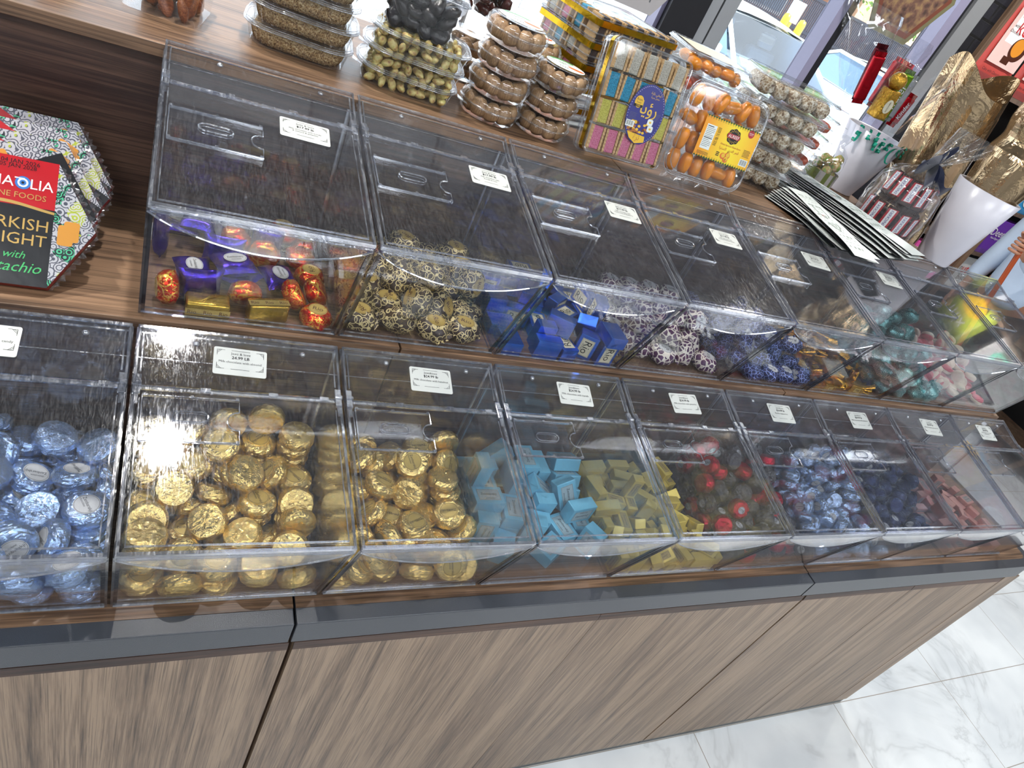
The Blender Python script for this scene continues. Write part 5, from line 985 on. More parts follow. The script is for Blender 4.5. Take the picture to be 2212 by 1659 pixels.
def biscuit_box(label, M_, w, h, t, group=None, oval=True, tape_z=.5):
    """w along x, h along y, t thick along z (front up)"""
    root = thing('biscuit_box', label, 'biscuit box', group=group); root.matrix_world = M_
    m = MB(); R_ = [[(x, y, z) for x, y in rrect(w + q, h + q, .010, 4, w / 2, h / 2)] for q, z in ((-.002, .0), (0, .001), (0, t - .003), (-.006, t))]
    m.loft(R_, 0, True, True); m.build('clear_case', TUB, root)
    m = MB()
    for z in (.001, t - .002): m.tube([(x, y, z) for x, y in rrect(w, h, .010, 4, w / 2, h / 2)], .0012, 5, 1, True)
    m.tube([(x, y, t * .30) for x, y in rrect(w + .004, h + .004, .011, 4, w / 2, h / 2)], .0018, 5, 1, True)
    m.build('case_rim', [TUB, TUB_RIM], root)
    m = MB(); z0, z1 = t * tape_z, t * tape_z + .011
    ring = rrect(w + .0016, h + .0016, .0105, 4, w / 2, h / 2)
    m.loft([[(x, y, z0) for x, y in ring], [(x, y, z1) for x, y in ring]], 0, True, False); m.build('gold_tape', TAPE, root)
    if oval:
        m = MB(); cx, cy, a, b, z = w * .60, h * .45, .041, .052, t + .0004; n = 44
        m.add([(cx + a * math.cos(2 * PI * i / n), cy + b * math.sin(2 * PI * i / n), zz) for zz in (z - .0004, z) for i in range(n)], [tuple(range(n, 2 * n))] + [(i, (i + 1) % n, n + (i + 1) % n, n + i) for i in range(n)], 0)
        for k in range(64):
            q = 2 * PI * k / 64; m.ell(cx + a * .94 * math.cos(q), cy + b * .94 * math.sin(q), z + .0002, .0006, .0006, 4, 6)
        ar = '\uFE8E\uFEF3\uFE85\uFEAD'
        m.text(ar, cx + .004, cy + .008, z + .0003, w=.038, mi=1); m.text(ar, cx + .0046, cy + .0084, z + .00032, w=.038, mi=1)
        m.ell(cx - .022, cy + .018, z + .0003, .0095, .0105, 2, 20); m.text('Roya', cx - .022, cy + .0215, z + .0004, w=.012, mi=3); m.text('Sweet', cx - .022, cy + .017, z + .0004, w=.011, mi=3)
        m.rect(cx - .032, cx - .012, cy + .009, cy + .0135, z + .0004, 3); m.text('1990', cx - .022, cy + .0113, z + .0005, w=.009, mi=2)
        m.text('\uFE94\uFEF3\uFE8E\uFEE7 \uFEF2\uFEA8\uFEF4\uFE97', cx + .010, cy + .037, z + .0003, w=.024, mi=1); m.text('\uFE94\uFEF3\uFEAE\uFEA4\uFE91 \uFEDE\uFEE4\uFECC\uFEE3', cx + .010, cy + .031, z + .0003, w=.020, mi=1)
        for k in range(6):
            m.rect(cx - .034, cx - .018 - .001 * (k % 2), cy - .002 - k * .0022, cy - .0016 - k * .0022, z + .0003, 5); m.rect(cx + .020, cx + .034 - .001 * k, cy + .006 - k * .0024, cy + .0066 - k * .0024, z + .0003, 5)
        # heap of sweets, plates and the yellow band at the bottom
        rnd = random.Random(4)
        for k in range(34):
            px_, py_ = cx - .008 + rnd.uniform(-.020, .024), cy - .024 + rnd.uniform(-.011, .010)
            m.ell(px_, py_, z + .0004 + k * .000006, .0034, .0024, rnd.choice((6, 7, 2, 7)), 8)
        for px_, py_ in ((cx + .020, cy - .021), (cx + .016, cy - .010)): m.poly(rrect(.013, .011, .003, 3, px_, py_), z + .00065, 4); m.ell(px_, py_, z + .0007, .0028, .002, 2, 8)
        m.rect(cx - .037, cx - .018, cy - .026, cy - .015, z + .0008, 4)
        for k in range(10): m.rect(cx - .0355 + k * .0016, cx - .0355 + k * .0016 + .0005 + .0005 * (k % 3 == 1), cy - .024, cy - .016, z + .0009, 3)
        m.poly([(cx - .028, cy - .034), (cx + .014, cy - .036), (cx + .016, cy - .046), (cx - .004, cy - .0515), (cx - .020, cy - .044)], z + .0008, 2); m.text('\uFE93\uFEAE\uFE97', cx - .004, cy - .042, z + .0009, w=.014, mi=7)
        m.build('oval_label', [BLUE_L, GOLD_P, YEL_P, INK, WHITE_L, GREYINK, plain('brown_print', '#5d2b14', .5), plain('caramel_print', '#b06a2a', .5)], root)
    return root
lean = math.radians(75)
M_ = Matrix.Translation((.659, .614, T2 + .0125)) @ Matrix.Rotation(.045, 4, 'Z') @ Matrix.Rotation(lean, 4, 'X') @ Matrix.Translation((0, 0, .0))
bx = biscuit_box('clear box of sprinkled biscuits with a blue oval label, leaning at front', M_, .174, .192, .042, 'biscuit boxes')
for j, col in enumerate(('pink', 'yellow', 'blue', 'grey')):
    for i in range(5):
        p = M_ @ Vector((.0205 + i * .0333, .026 + j * .0455, .0235))
        put(COOK[col], p, M_.to_quaternion() @ Euler((0, 0, .05 * math.sin(i * 2 + j))).to_quaternion(), '%s sprinkled sandwich biscuit, %s from left in the leaning box' % (col, ORD[i]), 'biscuit', 'biscuits in the leaning box')
for k in range(5):
    z = T2 + .0408 * k + .0004
    M2 = Matrix.Translation((.700 - .002 * k, .768 - .002 * (4 - k), z)) @ Matrix.Rotation(.29 + .03 * math.sin(k * 2.2), 4, 'Z')
    bb = biscuit_box('clear box of dark biscuits with gold tape lying flat, %s of the stack' % (LAY[k] if k < 4 else 'topmost'), M2, .250, .175, .0400, 'biscuit boxes', False, .62)
    if k == 4:
        m = MB(); z1 = .0404; m.poly(rrect(.20, .12, .05, 5, .125, .085), z1, 0); m.ringflat(.125, .085, z1 + .0002, .06, .045, .0008, 1, 40)
        rnd = random.Random(2)
        for q in range(26): x_, y_ = .125 + rnd.uniform(-.075, .06), .085 + rnd.uniform(-.045, .045); m.rect(x_, x_ + rnd.uniform(.006, .02), y_, y_ + .0012, z1 + .0002, 1)
        m.build('lid_label', [plain('pale_blue_lid_label', '#cfe3ee', .3), GREYINK], bb)
    for i in range(7):
        p = M2 @ Vector((.021 + i * .0345, .019, .0215)); col = 'dark'
        put(COOK[col], p, M2.to_quaternion() @ Euler((PI / 2, 0, 0)).to_quaternion(), 'dark sandwich biscuit, %s along the front of the %s flat box' % (ORD[i], LAY[k] if k < 4 else 'topmost'), 'biscuit', 'biscuits in the flat boxes') if k >= 2 else None
    for i in range(3 if k >= 2 else 0):
        p = M2 @ Vector((.022, .062 + i * .042, .0215)); col = ('grey', 'blue', 'pink')[(i + k) % 3]
        put(COOK[col], p, M2.to_quaternion() @ Euler((PI / 2, 0, PI / 2)).to_quaternion(), '%s sprinkled biscuit, %s along the left side of the %s flat box' % (col, ORD[i], LAY[k] if k < 4 else 'topmost'), 'biscuit', 'biscuits in the flat boxes')

# ---- wrapped apricot paste
CRIMP = acrylic('twist_film', (.93, .94, .95), .12, .10, .05, scratch=(60, 60, 60))
def paste(r, s, mat=None):
    blob([(.001, -.021), (.008, -.020), (.0120, -.012), (.0128, .0), (.0120, .012), (.008, .020), (.001, .021)], 14, .0012, 70, s).build('paste_roll', mat or APRIM, r, True)
    for sz in (-1, 1):
        def f(u, v, sz=sz):
            a = u * 2 * PI; q = .0028 + .0125 * v ** .8 * (1 + .3 * math.sin(a * 5 + s)); return (q * math.cos(a), q * .6 * math.sin(a), sz * (.019 + .016 * v) + .003 * math.sin(a * 3))
        MB().grid(20, 3, f).build('twisted_film', CRIMP, r)
PA = []
for s in range(2): r = thing('wrapped_apricot_roll', '-', '-'); paste(r, s); PA.append(r)
PD = []
for s in range(2): r = thing('wrapped_apricot_roll', '-', '-'); paste(r, s + 2, APRI_D); PD.append(r)
Ma = Matrix.Translation((.868, .640, T2 + .0118)) @ Matrix.Rotation(-.06, 4, 'Z') @ Matrix.Rotation(math.radians(75), 4, 'X')
root = thing('apricot_tray', 'clear tray of wrapped apricot rolls with yellow label, leaning at front', 'food tray'); root.matrix_world = Ma
aw, ah, at_ = .192, .172, .040
m = MB(); R_ = [[(x, y, z) for x, y in rrect(aw + q, ah + q, .028, 6, aw / 2, ah / 2)] for q, z in ((-.020, .0), (-.012, .003), (-.004, at_ * .72), (.0, at_ * .75))]
m.loft(R_, 0, True, True); m.build('tray_body', TUB, root)
m = MB(); R_ = [[(x, y, z) for x, y in rrect(aw + q, ah + q, .028, 6, aw / 2, ah / 2)] for q, z in ((.008, at_ * .74), (.008, at_ * .78), (0, at_ * .80), (-.006, at_ * .97), (-.012, at_))]
m.loft(R_, 0, True, False); m.add(R_[-1], [tuple(range(len(R_[-1])))])
for q, z in ((.008, at_ * .76), (.002, at_ * .79), (-.008, at_ * .98)): m.tube([(x, y, z) for x, y in rrect(aw + q, ah + q, .028, 6, aw / 2, ah / 2)], .0012, 5, 1, True)
m.build('lid', [TUB, TUB_RIM], root, (1,))
# yellow label
m = MB(); z = at_ + .0006; x0, x1, y0, y1 = .048, .186, .044, .122; lx = x1 - x0
YELM, nt = new_mat('yellow_apricot_label')
sp = N(nt, 'ShaderNodeSeparateXYZ', {0: coords(nt)})
d_ = math_(nt, 'ABSOLUTE', math_(nt, 'SUBTRACT', sp.outputs[0], (x0 + x1) / 2 + .012))
out(nt, P(nt, ramp(nt, math_(nt, 'MULTIPLY', d_, 14.0), [(.0, hx('#f6e02a')), (.5, hx('#f3c21e')), (1.0, hx('#ec9a12'))]), .35))
m.box(x0, x1, y0, y1, z - .0006, z, 0)
n = 22
for k in range(n):
    xx = x0 + (k + .5) * lx / n
    for yy, sg in ((y1, -1), (y0, 1)):
        m.poly([(xx - .0028, yy), (xx + .0028, yy), (xx + .0018, yy + sg * .0026), (xx - .0018, yy + sg * .0026)] if sg > 0 else [(xx + .0028, yy), (xx - .0028, yy), (xx - .0018, yy + sg * .0026), (xx + .0018, yy + sg * .0026)], z + .0003, 1)
        m.ringflat(xx, yy + sg * .0042, z + .0003, .0014, .0014, .0004, 1, 8)
cx = x0 + lx * .56; cyy = y0 + (y1 - y0) * .70
m.poly([(cx + (.0165 + .0008 * math.cos(8 * a)) * math.cos(a), cyy + (.0145 + .0008 * math.cos(8 * a)) * math.sin(a)) for a in [2 * PI * k / 40 for k in range(40)]], z + .0003, 3)
rnd = random.Random(6)
for k in range(46):
    a = 2 * PI * k / 46; q = .70 + .2 * (k % 3) / 2; m.ell(cx + .0155 * q * math.cos(a), cyy + .0135 * q * math.sin(a), z + .0004, .0007, .0007, 5, 6)
m.box(cx - .0155, cx + .0155, cyy - .0042, cyy + .0042, z + .0003, z + .0007, 2); m.text('ALREEF', cx, cyy, z + .0009, w=.027, mi=4)
m.text('Dried Apricot Paste Extra', cx + .002, y0 + (y1 - y0) * .455, z + .0004, w=.052, mi=2, shear=.3)
m.text('\uFE8D\uFEAE\uFE98\uFEB4\uFEDB\uFE8D  \uFEE6\uFEF3\uFEAA\uFEDF\uFE8D \uFEAE\uFEE4\uFED7', cx + .002, y0 + (y1 - y0) * .355, z + .0004, w=.050, mi=2)
for px_, py_, a_ in ((cx - .008, y0 + .015, .3), (cx + .003, y0 + .018, 1.0), (cx + .001, y0 + .010, -.2)):
    m.ell(px_, py_, z + .0004, .0065, .0062, 6, 16); m.ell(px_ + .001, py_ + .001, z + .0005, .0046, .0044, 5, 14)
m.ell(cx + .001, y0 + .0095, z + .0006, .0016, .0024, 7, 10); m.poly([(cx, y0 + .023), (cx + .003, y0 + .030), (cx + .001, y0 + .022)], z + .0005, 1)
m.box(x0 + .008, x0 + .032, y0 + .016, y0 + .062, z, z + .0003, 4)
for k in range(13): m.rect(x0 + .0095, x0 + (.030 if k % 4 else .0245), y0 + .058 - k * .0031, y0 + .0587 - k * .0031 + (.0008 if k in (0, 7) else 0), z + .0004, 3)
m.text('EXP 06 10 2025', x0 + .0375, y0 + .045, z + .0004, w=.034, mi=3, ang=PI / 2); m.text('PRD 08 10 2023', x0 + .0415, y0 + .045, z + .0004, w=.034, mi=3, ang=PI / 2)
m.ell(x1 - .022, y1 - .008, z + .0003, .0078, .0078, 2, 22); m.text('PREMIUM', x1 - .022, y1 - .007, z + .0004, w=.011, mi=4); m.text('QUALITY', x1 - .022, y1 - .0098, z + .0004, w=.009, mi=4)
m.box(x1 - .024, x1 - .004, y0 + .008, y0 + .021, z, z + .0003, 4)
for k in range(12): m.rect(x1 - .0225 + k * .0015, x1 - .0225 + k * .0015 + .0005 + .0004 * (k % 4 == 1), y0 + .0095, y0 + .0198, z + .0004, 3)
for k in range(6): m.rect(x1 - .024, x1 - .006 - .002 * (k % 2), y0 + .026 + k * .0024, y0 + .0268 + k * .0024, z + .0004, 3)
for k in range(3): m.rect(cx - .026, cx - .018, y0 + .012 + k * .003, y0 + .0136 + k * .003, z + .0004, 3); m.rect(x0 + .006, x0 + .034, y0 + .006 + k * .002, y0 + .0067 + k * .002, z + .0004, 3)
m.build('yellow_label', [YELM, plain('dark_green_print', '#1f4d1c', .5), plain('red_print', '#b3202c', .45), INK, WHITE_L, YEL_P, ORANGE_P, plain('stone_print', '#a8541c', .5)], root)
k = 0
for j in range(4):
    for i in range(6):
        p = Ma @ Vector((.024 + i * .029, .024 + j * .041, .017 + .003 * ((i + j) % 2)))
        q = Ma.to_quaternion() @ Euler((PI / 2 + .15 * math.sin(k * 2.3), .2 * math.sin(k * 1.7), .35 * math.sin(k * 3.1) + (PI / 2 if (i + 2 * j) % 5 == 4 else 0))).to_quaternion()
        put(PA[k % 2], p, q, 'orange wrapped apricot roll, %s from left, row %s from bottom, leaning tray' % (ORD[i], ('one', 'two', 'three', 'four')[j]), 'apricot roll', 'apricot rolls in the leaning tray'); k += 1
for L_ in range(5):
    z = T2 + .0412 * L_ + .0004; wd = LAY[L_] if L_ < 4 else 'topmost'
    tt = tub('rectangular clear tray of orange apricot rolls behind the leaning tray, %s of stack' % wd, (1.045, .885, z), -.12, .160, .150, .0375, .018, 0, 'stacked apricot trays', .003, .93, False, 'apricot_tray')
    if L_ == 4:
        MB().poly(rrect(.13, .11, .004, 3), .0412, 0).build('lid_label', plain('cream_lid_label', '#e9e0c0', .4), tt)
    if L_ >= 3:
        for i in range(10):
            p = Vector((1.045, .885, z)) + Matrix.Rotation(-.12, 3, 'Z') @ Vector((-.055 + (i % 5) * .0275, -.052 + .042 * (i // 5), .016 + .004 * (i % 2)))
            put(PA[i % 2] if L_ == 4 else PD[i % 2], p, Euler((PI / 2 + .2 * math.sin(i * 2), .3 * math.sin(i), .6 * math.sin(i * 2.7))).to_quaternion(), 'orange apricot roll, %s from left in the %s row, %s rear tray' % (ORD[i % 5], 'front' if i < 5 else 'back', wd), 'apricot roll', 'apricot rolls in the rear trays')
# ---- coconut rolls
roll = lumps('coconut_roll', 3, COCO, [(.001, -.047), (.016, -.045), (.0178, -.03), (.018, .0), (.0178, .03), (.016, .045), (.001, .047)], .0026, 70, 18)
for k in range(5):
    z = T2 + .0448 * k + .0002; wd = LAY[k] if k < 4 else 'topmost'; c = Vector((1.222 + .003 * k, .800 + .002 * k, z))
    tub('ribbed clear tub of coconut date rolls, %s of five' % wd, c, -.26, .205, .135, .0435, .022, 0, 'tubs of coconut rolls', .0005)
    for i in range(5):
        p = c + Matrix.Rotation(-.26, 3, 'Z') @ Vector((-.074 + i * .037, 0, .0215)); q = (Matrix.Rotation(-.26 + .05 * math.sin(i + k), 3, 'Z') @ Matrix.Rotation(PI / 2, 3, 'X') @ Matrix.Rotation(i * 1.3 + k, 3, 'Z')).to_quaternion()
        put(roll[(i + k) % 3], p, q, 'coconut date roll, %s from left in the %s tub of five' % (ORD[i], wd), 'coconut roll', 'coconut rolls in tubs')
for k in range(4):
    z = T2 + .0448 * (k + 1) - .0006 + .0002; wd = LAY[k] if k < 3 else 'topmost'; c = Vector((1.405, .900, z - .0448))
    tub('clear tub of amber fruit jelly behind the coconut rolls, %s of stack' % wd, c, -.26, .150, .110, .0435, .022, 0, 'tubs of amber rolls', .0005)
    for i in range(8):
        p = c + Matrix.Rotation(-.26, 3, 'Z') @ Vector((-.048 + (i % 4) * .032, -.024 + .045 * (i // 4), .021))
        put(PD[i % 2], p, Euler((PI / 2 + .2 * math.sin(i), .2, .8 * math.sin(i * 1.9 + k))).to_quaternion(), 'amber roll, %s from left in the %s row, %s tub behind coconut rolls' % (ORD[i % 4], 'front' if i < 4 else 'back', wd), 'apricot roll', 'amber rolls in tubs')
# glass jar of green snacks behind
t = thing('snack_bag', 'clear bag of green snacks beside the white vase', 'bag', (1.575, .895, T2))
m = MB().lathe([(.030, .001), (.040, .006), (.044, .04), (.044, .075), (.036, .105), (.012, .125), (.020, .15)], 28, 0, lambda r, z, a, k: (r * (1 + .05 * math.sin(5 * a + k)), z)); m.build('bag_film', CELLO, t, True)
MB().lathe([(.0445, .015), (.0449, .055)], 28, 0, None, False).build('paper_band', wrap('striped_band', lambda nt, v: math_(nt, 'GREATER_THAN', math_(nt, 'SINE', math_(nt, 'MULTIPLY', N(nt, 'ShaderNodeSeparateXYZ', {0: v}).outputs[0], 260.0)), .1), '#b9b3ae', '#6f7a3c', .5, 0, 30, .1), t)
grn = lumps('green_snack', 2, speckled('pistachio_brittle', [(.3, '#4a6a1c'), (.5, '#86a63c'), (.62, '#b98a4a'), (.8, '#d9d0a0')], 90), [(.001, -.012), (.011, -.009), (.014, 0), (.010, .010), (.001, .012)], .003, 70, 12)
for k in range(14):
    a = k * 2.4; p = (1.575 + .024 * math.cos(a), .895 + .024 * math.sin(a), T2 + .02 + .0052 * k)
    put(grn[k % 2], p, Euler((k, k * 2, k * 3)).to_quaternion(), 'green snack piece, %s upwards from the bottom of the clear bag' % ORD[k], 'snack', 'green snack pieces')
# ---- lozenge boxes leaning on the upper riser at the left
ORN, nt = new_mat('ornate_print'); v = coords(nt)
vo = N(nt, 'ShaderNodeTexVoronoi', {'Vector': v, 'Scale': 105, 'Randomness': 1.0}).outputs[0]
sw = math_(nt, 'SINE', math_(nt, 'MULTIPLY', vo, 22.0)); big = noise_t(nt, v, 34, 3)
c1 = mixc(nt, math_(nt, 'GREATER_THAN', sw, .35), hx('#b4b4ba'), hx('#4a4d5a'))
c2 = mixc(nt, math_(nt, 'GREATER_THAN', sw, .1), hx('#20242c'), hx('#4bb184')); c3 = mixc(nt, math_(nt, 'GREATER_THAN', sw, .0), hx('#bdbcb8'), hx('#a4b03c'))
cc = mixc(nt, math_(nt, 'GREATER_THAN', big, .56), c1, c2); cc = mixc(nt, math_(nt, 'LESS_THAN', big, .40), cc, c3)
out(nt, P(nt, cc, .3, 0, Coat_Weight=.6, Coat_Roughness=.06, Normal=bump(nt, noise_t(nt, v, 60, 3), .25, .004)))
REDB = plain('red_band', '#b3121f', .3, Coat_Weight=.6, bumpy=(40, .25)); BLKB = plain('black_panel', '#17181c', .3, Coat_Weight=.6, bumpy=(40, .25)); GOLDT = plain('gold_lettering', '#c9a560', .3, .5)
WHT = plain('white_lettering', '#f0f0f0', .4); EYE = plain('eye_blue', '#2b6fb8', .4); GRNT = plain('green_lettering', '#3fae62', .4); CUBE = plain('amber_cube_print', '#c98a2e', .4); REDC = plain('red_card_edge', '#8a2420', .5); FILM = acrylic('shrink_film', (.95, .96, .97), .14, .05, .10, scratch=(30, 30, 30))
XB = [-.114, -.115, -.113, -.106, -.106]; YB = [.322, .352, .382, .413, .442]; LE = [44, 45.5, 47, 48.5, 50]
for k in range(5):
    s_ = .092; H_ = s_ * math.sqrt(3); th = math.radians(LE[k])
    Mx = Matrix.Translation((XB[k] - s_ / 2, YB[k] + .006, T1 + .0175 * math.cos(th) + .0004)) @ Matrix.Rotation(th, 4, 'X')
    th_r = (0, 2, 1, 1, 1)[k] * PI / 3
    r = thing('sweet_box', 'six-sided ornate sweet box leaning in the fanned row at left, %s box' % ('front', 'second', 'third', 'fourth', 'rearmost')[k], 'sweet box', group='six-sided sweet boxes'); r.matrix_world = Mx
    hexa = [(-s_ / 2, 0), (s_ / 2, 0), (s_, H_ / 2), (s_ / 2, H_), (-s_ / 2, H_), (-s_, H_ / 2)]
    MB().prism(hexa, -.0172, 0, 'z', 1, 0).build('box_body', [ORN, REDC], r)
    m = MB().at(Matrix.Translation((0, H_ / 2, 0)) @ Matrix.Rotation(th_r, 4, 'Z') @ Matrix.Translation((0, -H_ / 2, 0))); z = .0004; a = s_ / 2
    m.rect(-a, a, H_ * .62, H_, z, 0); m.rect(-a, a, 0, H_ * .62, z, 1)
    wave = [(-a + 2 * a * q / 12, H_ * .585 + .010 * math.sin(q / 12 * PI) * (1 - q / 18)) for q in range(13)]
    m.add([(x, y, z + .0002) for x, y in wave] + [(x, y + .0045 * (1 - .3 * i / 12), z + .0002) for i, (x, y) in enumerate(wave)], [(i, i + 1, 14 + i, 13 + i) for i in range(12)], 2)
    z += .0005
    m.text('ANAT LIA', .003, H_ * .80, z, w=.079, mi=3); ox = .0105
    m.ell(ox, H_ * .80, z, .0082, .0082, 4, 22); m.ell(ox, H_ * .80, z + .0001, .0056, .0056, 3, 20); m.ell(ox, H_ * .80, z + .0002, .0036, .0036, 4, 16); m.ell(ox, H_ * .80, z + .0003, .0016, .0016, 1, 12)
    m.text('FINE FOODS', .008, H_ * .70, z, w=.056, mi=2); m.text('04 JAN 2026', .006, H_ * .955, z, w=.040, mi=1); m.text('05 JAN 2028', .004, H_ * .92, z, w=.038, mi=1)
    m.text('TURKISH', .001, H_ * .48, z, w=.080, mi=2); m.text('DELIGHT', .001, H_ * .36, z, w=.080, mi=2)
    m.text('with', .010, H_ * .235, z, w=.022, mi=5, shear=.35); m.text('Pistachio', .006, H_ * .14, z, w=.066, mi=5, shear=.35)
    for q in range(7):
        for sx in (-1, 1): m.poly(rrect(.017, .015, .003, 2, sx * (.060 + .006 * (q % 2)), H_ * (.40 + .035 * (q % 4) + .02 * (q // 4))), z + .0001 * q, 6) if q < 4 else None
    m.build('front_print', [REDB, BLKB, GOLDT, WHT, EYE, GRNT, CUBE], r)
    m = MB(); ed = hexa + [hexa[0]]
    for (x0_, y0_), (x1_, y1_) in zip(ed, ed[1:]):
        L_ = math.dist((x0_, y0_), (x1_, y1_)); dx, dy = (x1_ - x0_) / L_, (y1_ - y0_) / L_; nx, ny = dy, -dx
        def fr(u, v, x0_=x0_, y0_=y0_, dx=dx, dy=dy, nx=nx, ny=ny, L_=L_):
            q = L_ * u; o_ = .0012 + v * .0055 * (1 + .5 * math.sin(u * 60)) * math.sin(PI * u) ** .3; return (x0_ + dx * q + nx * o_, y0_ + dy * q + ny * o_, -.0172 + .003 + .003 * math.sin(u * 45) * v)
        if abs(dy) > .1 and dx * 0 + nx > 0: m.grid(30, 2, fr)
    m.build('film_frill', FILM, r)

# ---- printed card strips fanned over the edge
CARD = plain('pale_card', '#dfe6e2', .5); CARDB = plain('dark_card_back', '#23262b', .5); FAINT = plain('faint_print', '#9aa49c', .6); FAINTR = plain('faint_red_print', '#c08a84', .6)
def strip(label, p0, p1, w_, z0, z1, sag, pr=False, grp=None):
    d = Vector((p1[0] - p0[0], p1[1] - p0[1], 0)); L_ = d.length; d.normalize(); s = Vector((-d.y, d.x, 0)); m = MB(); n = 16; top = []
    def pt(u, q, off=0.0):
        z = z0 + (z1 - z0) * u ** 1.6 + sag * math.sin(PI * u) + .0035 * math.sin(u * 7 + z0 * 900) * u; p = Vector((p0[0], p0[1], z + off)) + d * L_ * u + s * w_ * (q - .5); return tuple(p)
    m.grid(n, 2, lambda u, v: pt(u, v), 0); m.grid(n, 2, lambda u, v: pt(u, 1 - v, -.0008), 1)
    for q in (0, 1): m.grid(n, 1, lambda u, v, q=q: pt(u, q, -.0008 * (1 - v if q else v)), 1)
    for u_ in (0, 1): m.grid(2, 1, lambda u, v, u_=u_: pt(u_, u if u_ == 0 else 1 - u, -.0008 * v), 1)
    if pr:
        rnd = random.Random(int(p0[0] * 1000))
        def mark(u0, u1, q0, q1, mi): m.add([pt(u0, q0, .0004), pt(u1, q0, .0004), pt(u1, q1, .0004), pt(u0, q1, .0004)], [(0, 1, 2, 3)], mi)
        for k in range(16):
            u0 = .12 + .05 * k; 
            for j in range(4): q0 = .16 + .17 * j + rnd.uniform(-.02, .02); mark(u0, u0 + .006 + .02 * (k % 3 == 0), q0, q0 + rnd.uniform(.03, .13), 3 if k in (6, 7) and j == 1 else 2)
        for (a_, b_) in (((.30, .3), (.42, .3)), ((.42, .3), (.47, .5)), ((.47, .5), (.42, .72)), ((.42, .72), (.30, .72)), ((.55, .25), (.55, .75)), ((.55, .75), (.66, .5)), ((.66, .5), (.55, .25))):
            m.tube([pt(a_[0], a_[1], .0005), pt(b_[0], b_[1], .0005)], .0004, 4, 2)
    o = m.build('printed_card', [CARD, CARDB, FAINT, FAINTR]); return tag(o, label, 'card', grp)
for k in range(9):
    u = k / 8
    strip('long pale printed card, %s up of the left fan hanging over the bins' % ORD[k], (1.262 + .045 * u + (.012 if k == 8 else 0), .70 + .0 * u), (1.315 + .020 * math.sin(k * 1.3) - (.012 if k == 8 else 0), .405 + .012 * (8 - k)), .066, T2 + .004 + .0040 * k, T2 + .0035 + .0030 * k, .003, k == 8, 'printed cards, left fan')
for k in range(15):
    u = k / 14
    strip('long pale printed card, %s up of the right fan on the shelf' % ORD[k], (1.385 + .045 * u, .895 - .012 * (1 - u)), (1.468 + .055 * u + .01 * math.sin(k * 2.1), .505 - .003 * k + .012 * math.sin(k)), .072, T2 + .002 + .0026 * k, T2 + .003 + .0030 * k, .004, k == 14, 'printed cards, right fan')

# ---- white vases
VASE = plain('white_vase_paint', '#d9d7e0', .28)
def vase(label, x, y, rb, rt, h):
    t = thing('vase', label, 'vase', (x, y, T2))
    MB().lathe([(.004, .001), (rb, .001), (rb + .001, .004), (rb + (rt - rb) * .5, h * .5), (rt, h), (rt - .003, h + .001), (rt - .006, h - .002), (rb - .002, .01), (.004, .008)], 40, 0).build('vase_body', VASE, t, True)
    return t
VX1, VY1, VX2, VY2 = 1.740, .955, 1.788, .603
vase('white tapered vase at the back holding wrapped chocolate bars', VX1, VY1, .042, .088, .175)
vase('white tapered vase at the front corner holding a gold bouquet', VX2, VY2, .042, .080, .200)
FOILS = {'red': foil('red_bar_wrapper', '#c01224', .3, 60, .3, '#7a0a14'), 'gold': foil('gold_wrapper', '#d3a646', .22, 110, .7, '#94701f'), 'green': foil('green_wrapper', '#7fa52a', .3, 50, .3, '#4a6a14'), 'silver': foil('silver_wrapper', '#c9ccce', .28, 50, .35, '#8e9296'), 'maroon': foil('maroon_wrapper', '#5c1420', .3, 60, .3, '#2c080e')}
def choc_bar(label, p, ax, face, w_, h_, t_, colr, text=None, band=None, group=None, tcol=None):
    """p base centre, ax long axis, face = direction the print looks"""
    ax = Vector(ax).normalized(); f = Vector(face); f = (f - ax * f.dot(ax)).normalized(); s = ax.cross(f)
    Mx = Matrix(((s[0], ax[0], f[0], p[0]), (s[1], ax[1], f[1], p[1]), (s[2], ax[2], f[2], p[2]), (0, 0, 0, 1)))
    r = thing('chocolate_bar', label, 'chocolate bar', group=group); r.matrix_world = Mx
    m = MB(); m.box(-w_ / 2, w_ / 2, .010, h_ - .010, -t_ / 2, t_ / 2, 0, min(.004, t_ * .3))
    for y0_, y1_ in ((0, .012), (h_ - .012, h_)):
        m.grid(14, 2, lambda u, v: ((u - .5) * w_ * .96, y0_ + (y1_ - y0_) * v, .0012 * math.sin(u * 40) + .0004)); m.grid(14, 2, lambda u, v: ((.5 - u) * w_ * .96, y0_ + (y1_ - y0_) * v, -.0012 * math.sin(u * 40) - .0004))
    m.build('bar_wrapper', FOILS[colr] if colr in FOILS else colr, r)
    if text or band:
        m = MB(); z = t_ / 2 + .0004
        if band: m.poly([(-w_ * .40, h_ * band[0]), (w_ * .40, h_ * (band[0] + .05)), (w_ * .40, h_ * band[1]), (-w_ * .40, h_ * (band[1] - .05))], z, 0); m.poly([(-w_ * .24, h_ * (band[0] + .03)), (w_ * .24, h_ * (band[0] + .065)), (w_ * .24, h_ * (band[1] - .03)), (-w_ * .24, h_ * (band[1] - .065))], z + .0002, 1)
        if text: m.text(text, 0, h_ * (sum(band) / 2 if band else .5), z + .0004, w=h_ * ((band[1] - band[0] - .14) if band else .5), mi=2, ang=PI / 2, shear=.15)
        m.build('printed_label', tcol or [plain('red_border', '#b01c2c', .4), WHT, plain('navy_lettering', '#1b2b8a', .4)], r)
    return r
CB = Vector((VX1 - .145, VY1 - .045, T2 + .215))
wl = [WHT, WHT, WHT]
choc_bar('tall red wafer bar in the vase bouquet, leftmost', CB + Vector((-.055, -.01, .012)), (-.24, 0, 1), (-.35, -1, .4), .030, .125, .014, 'red', None, None, 'bars in the vase bouquet')
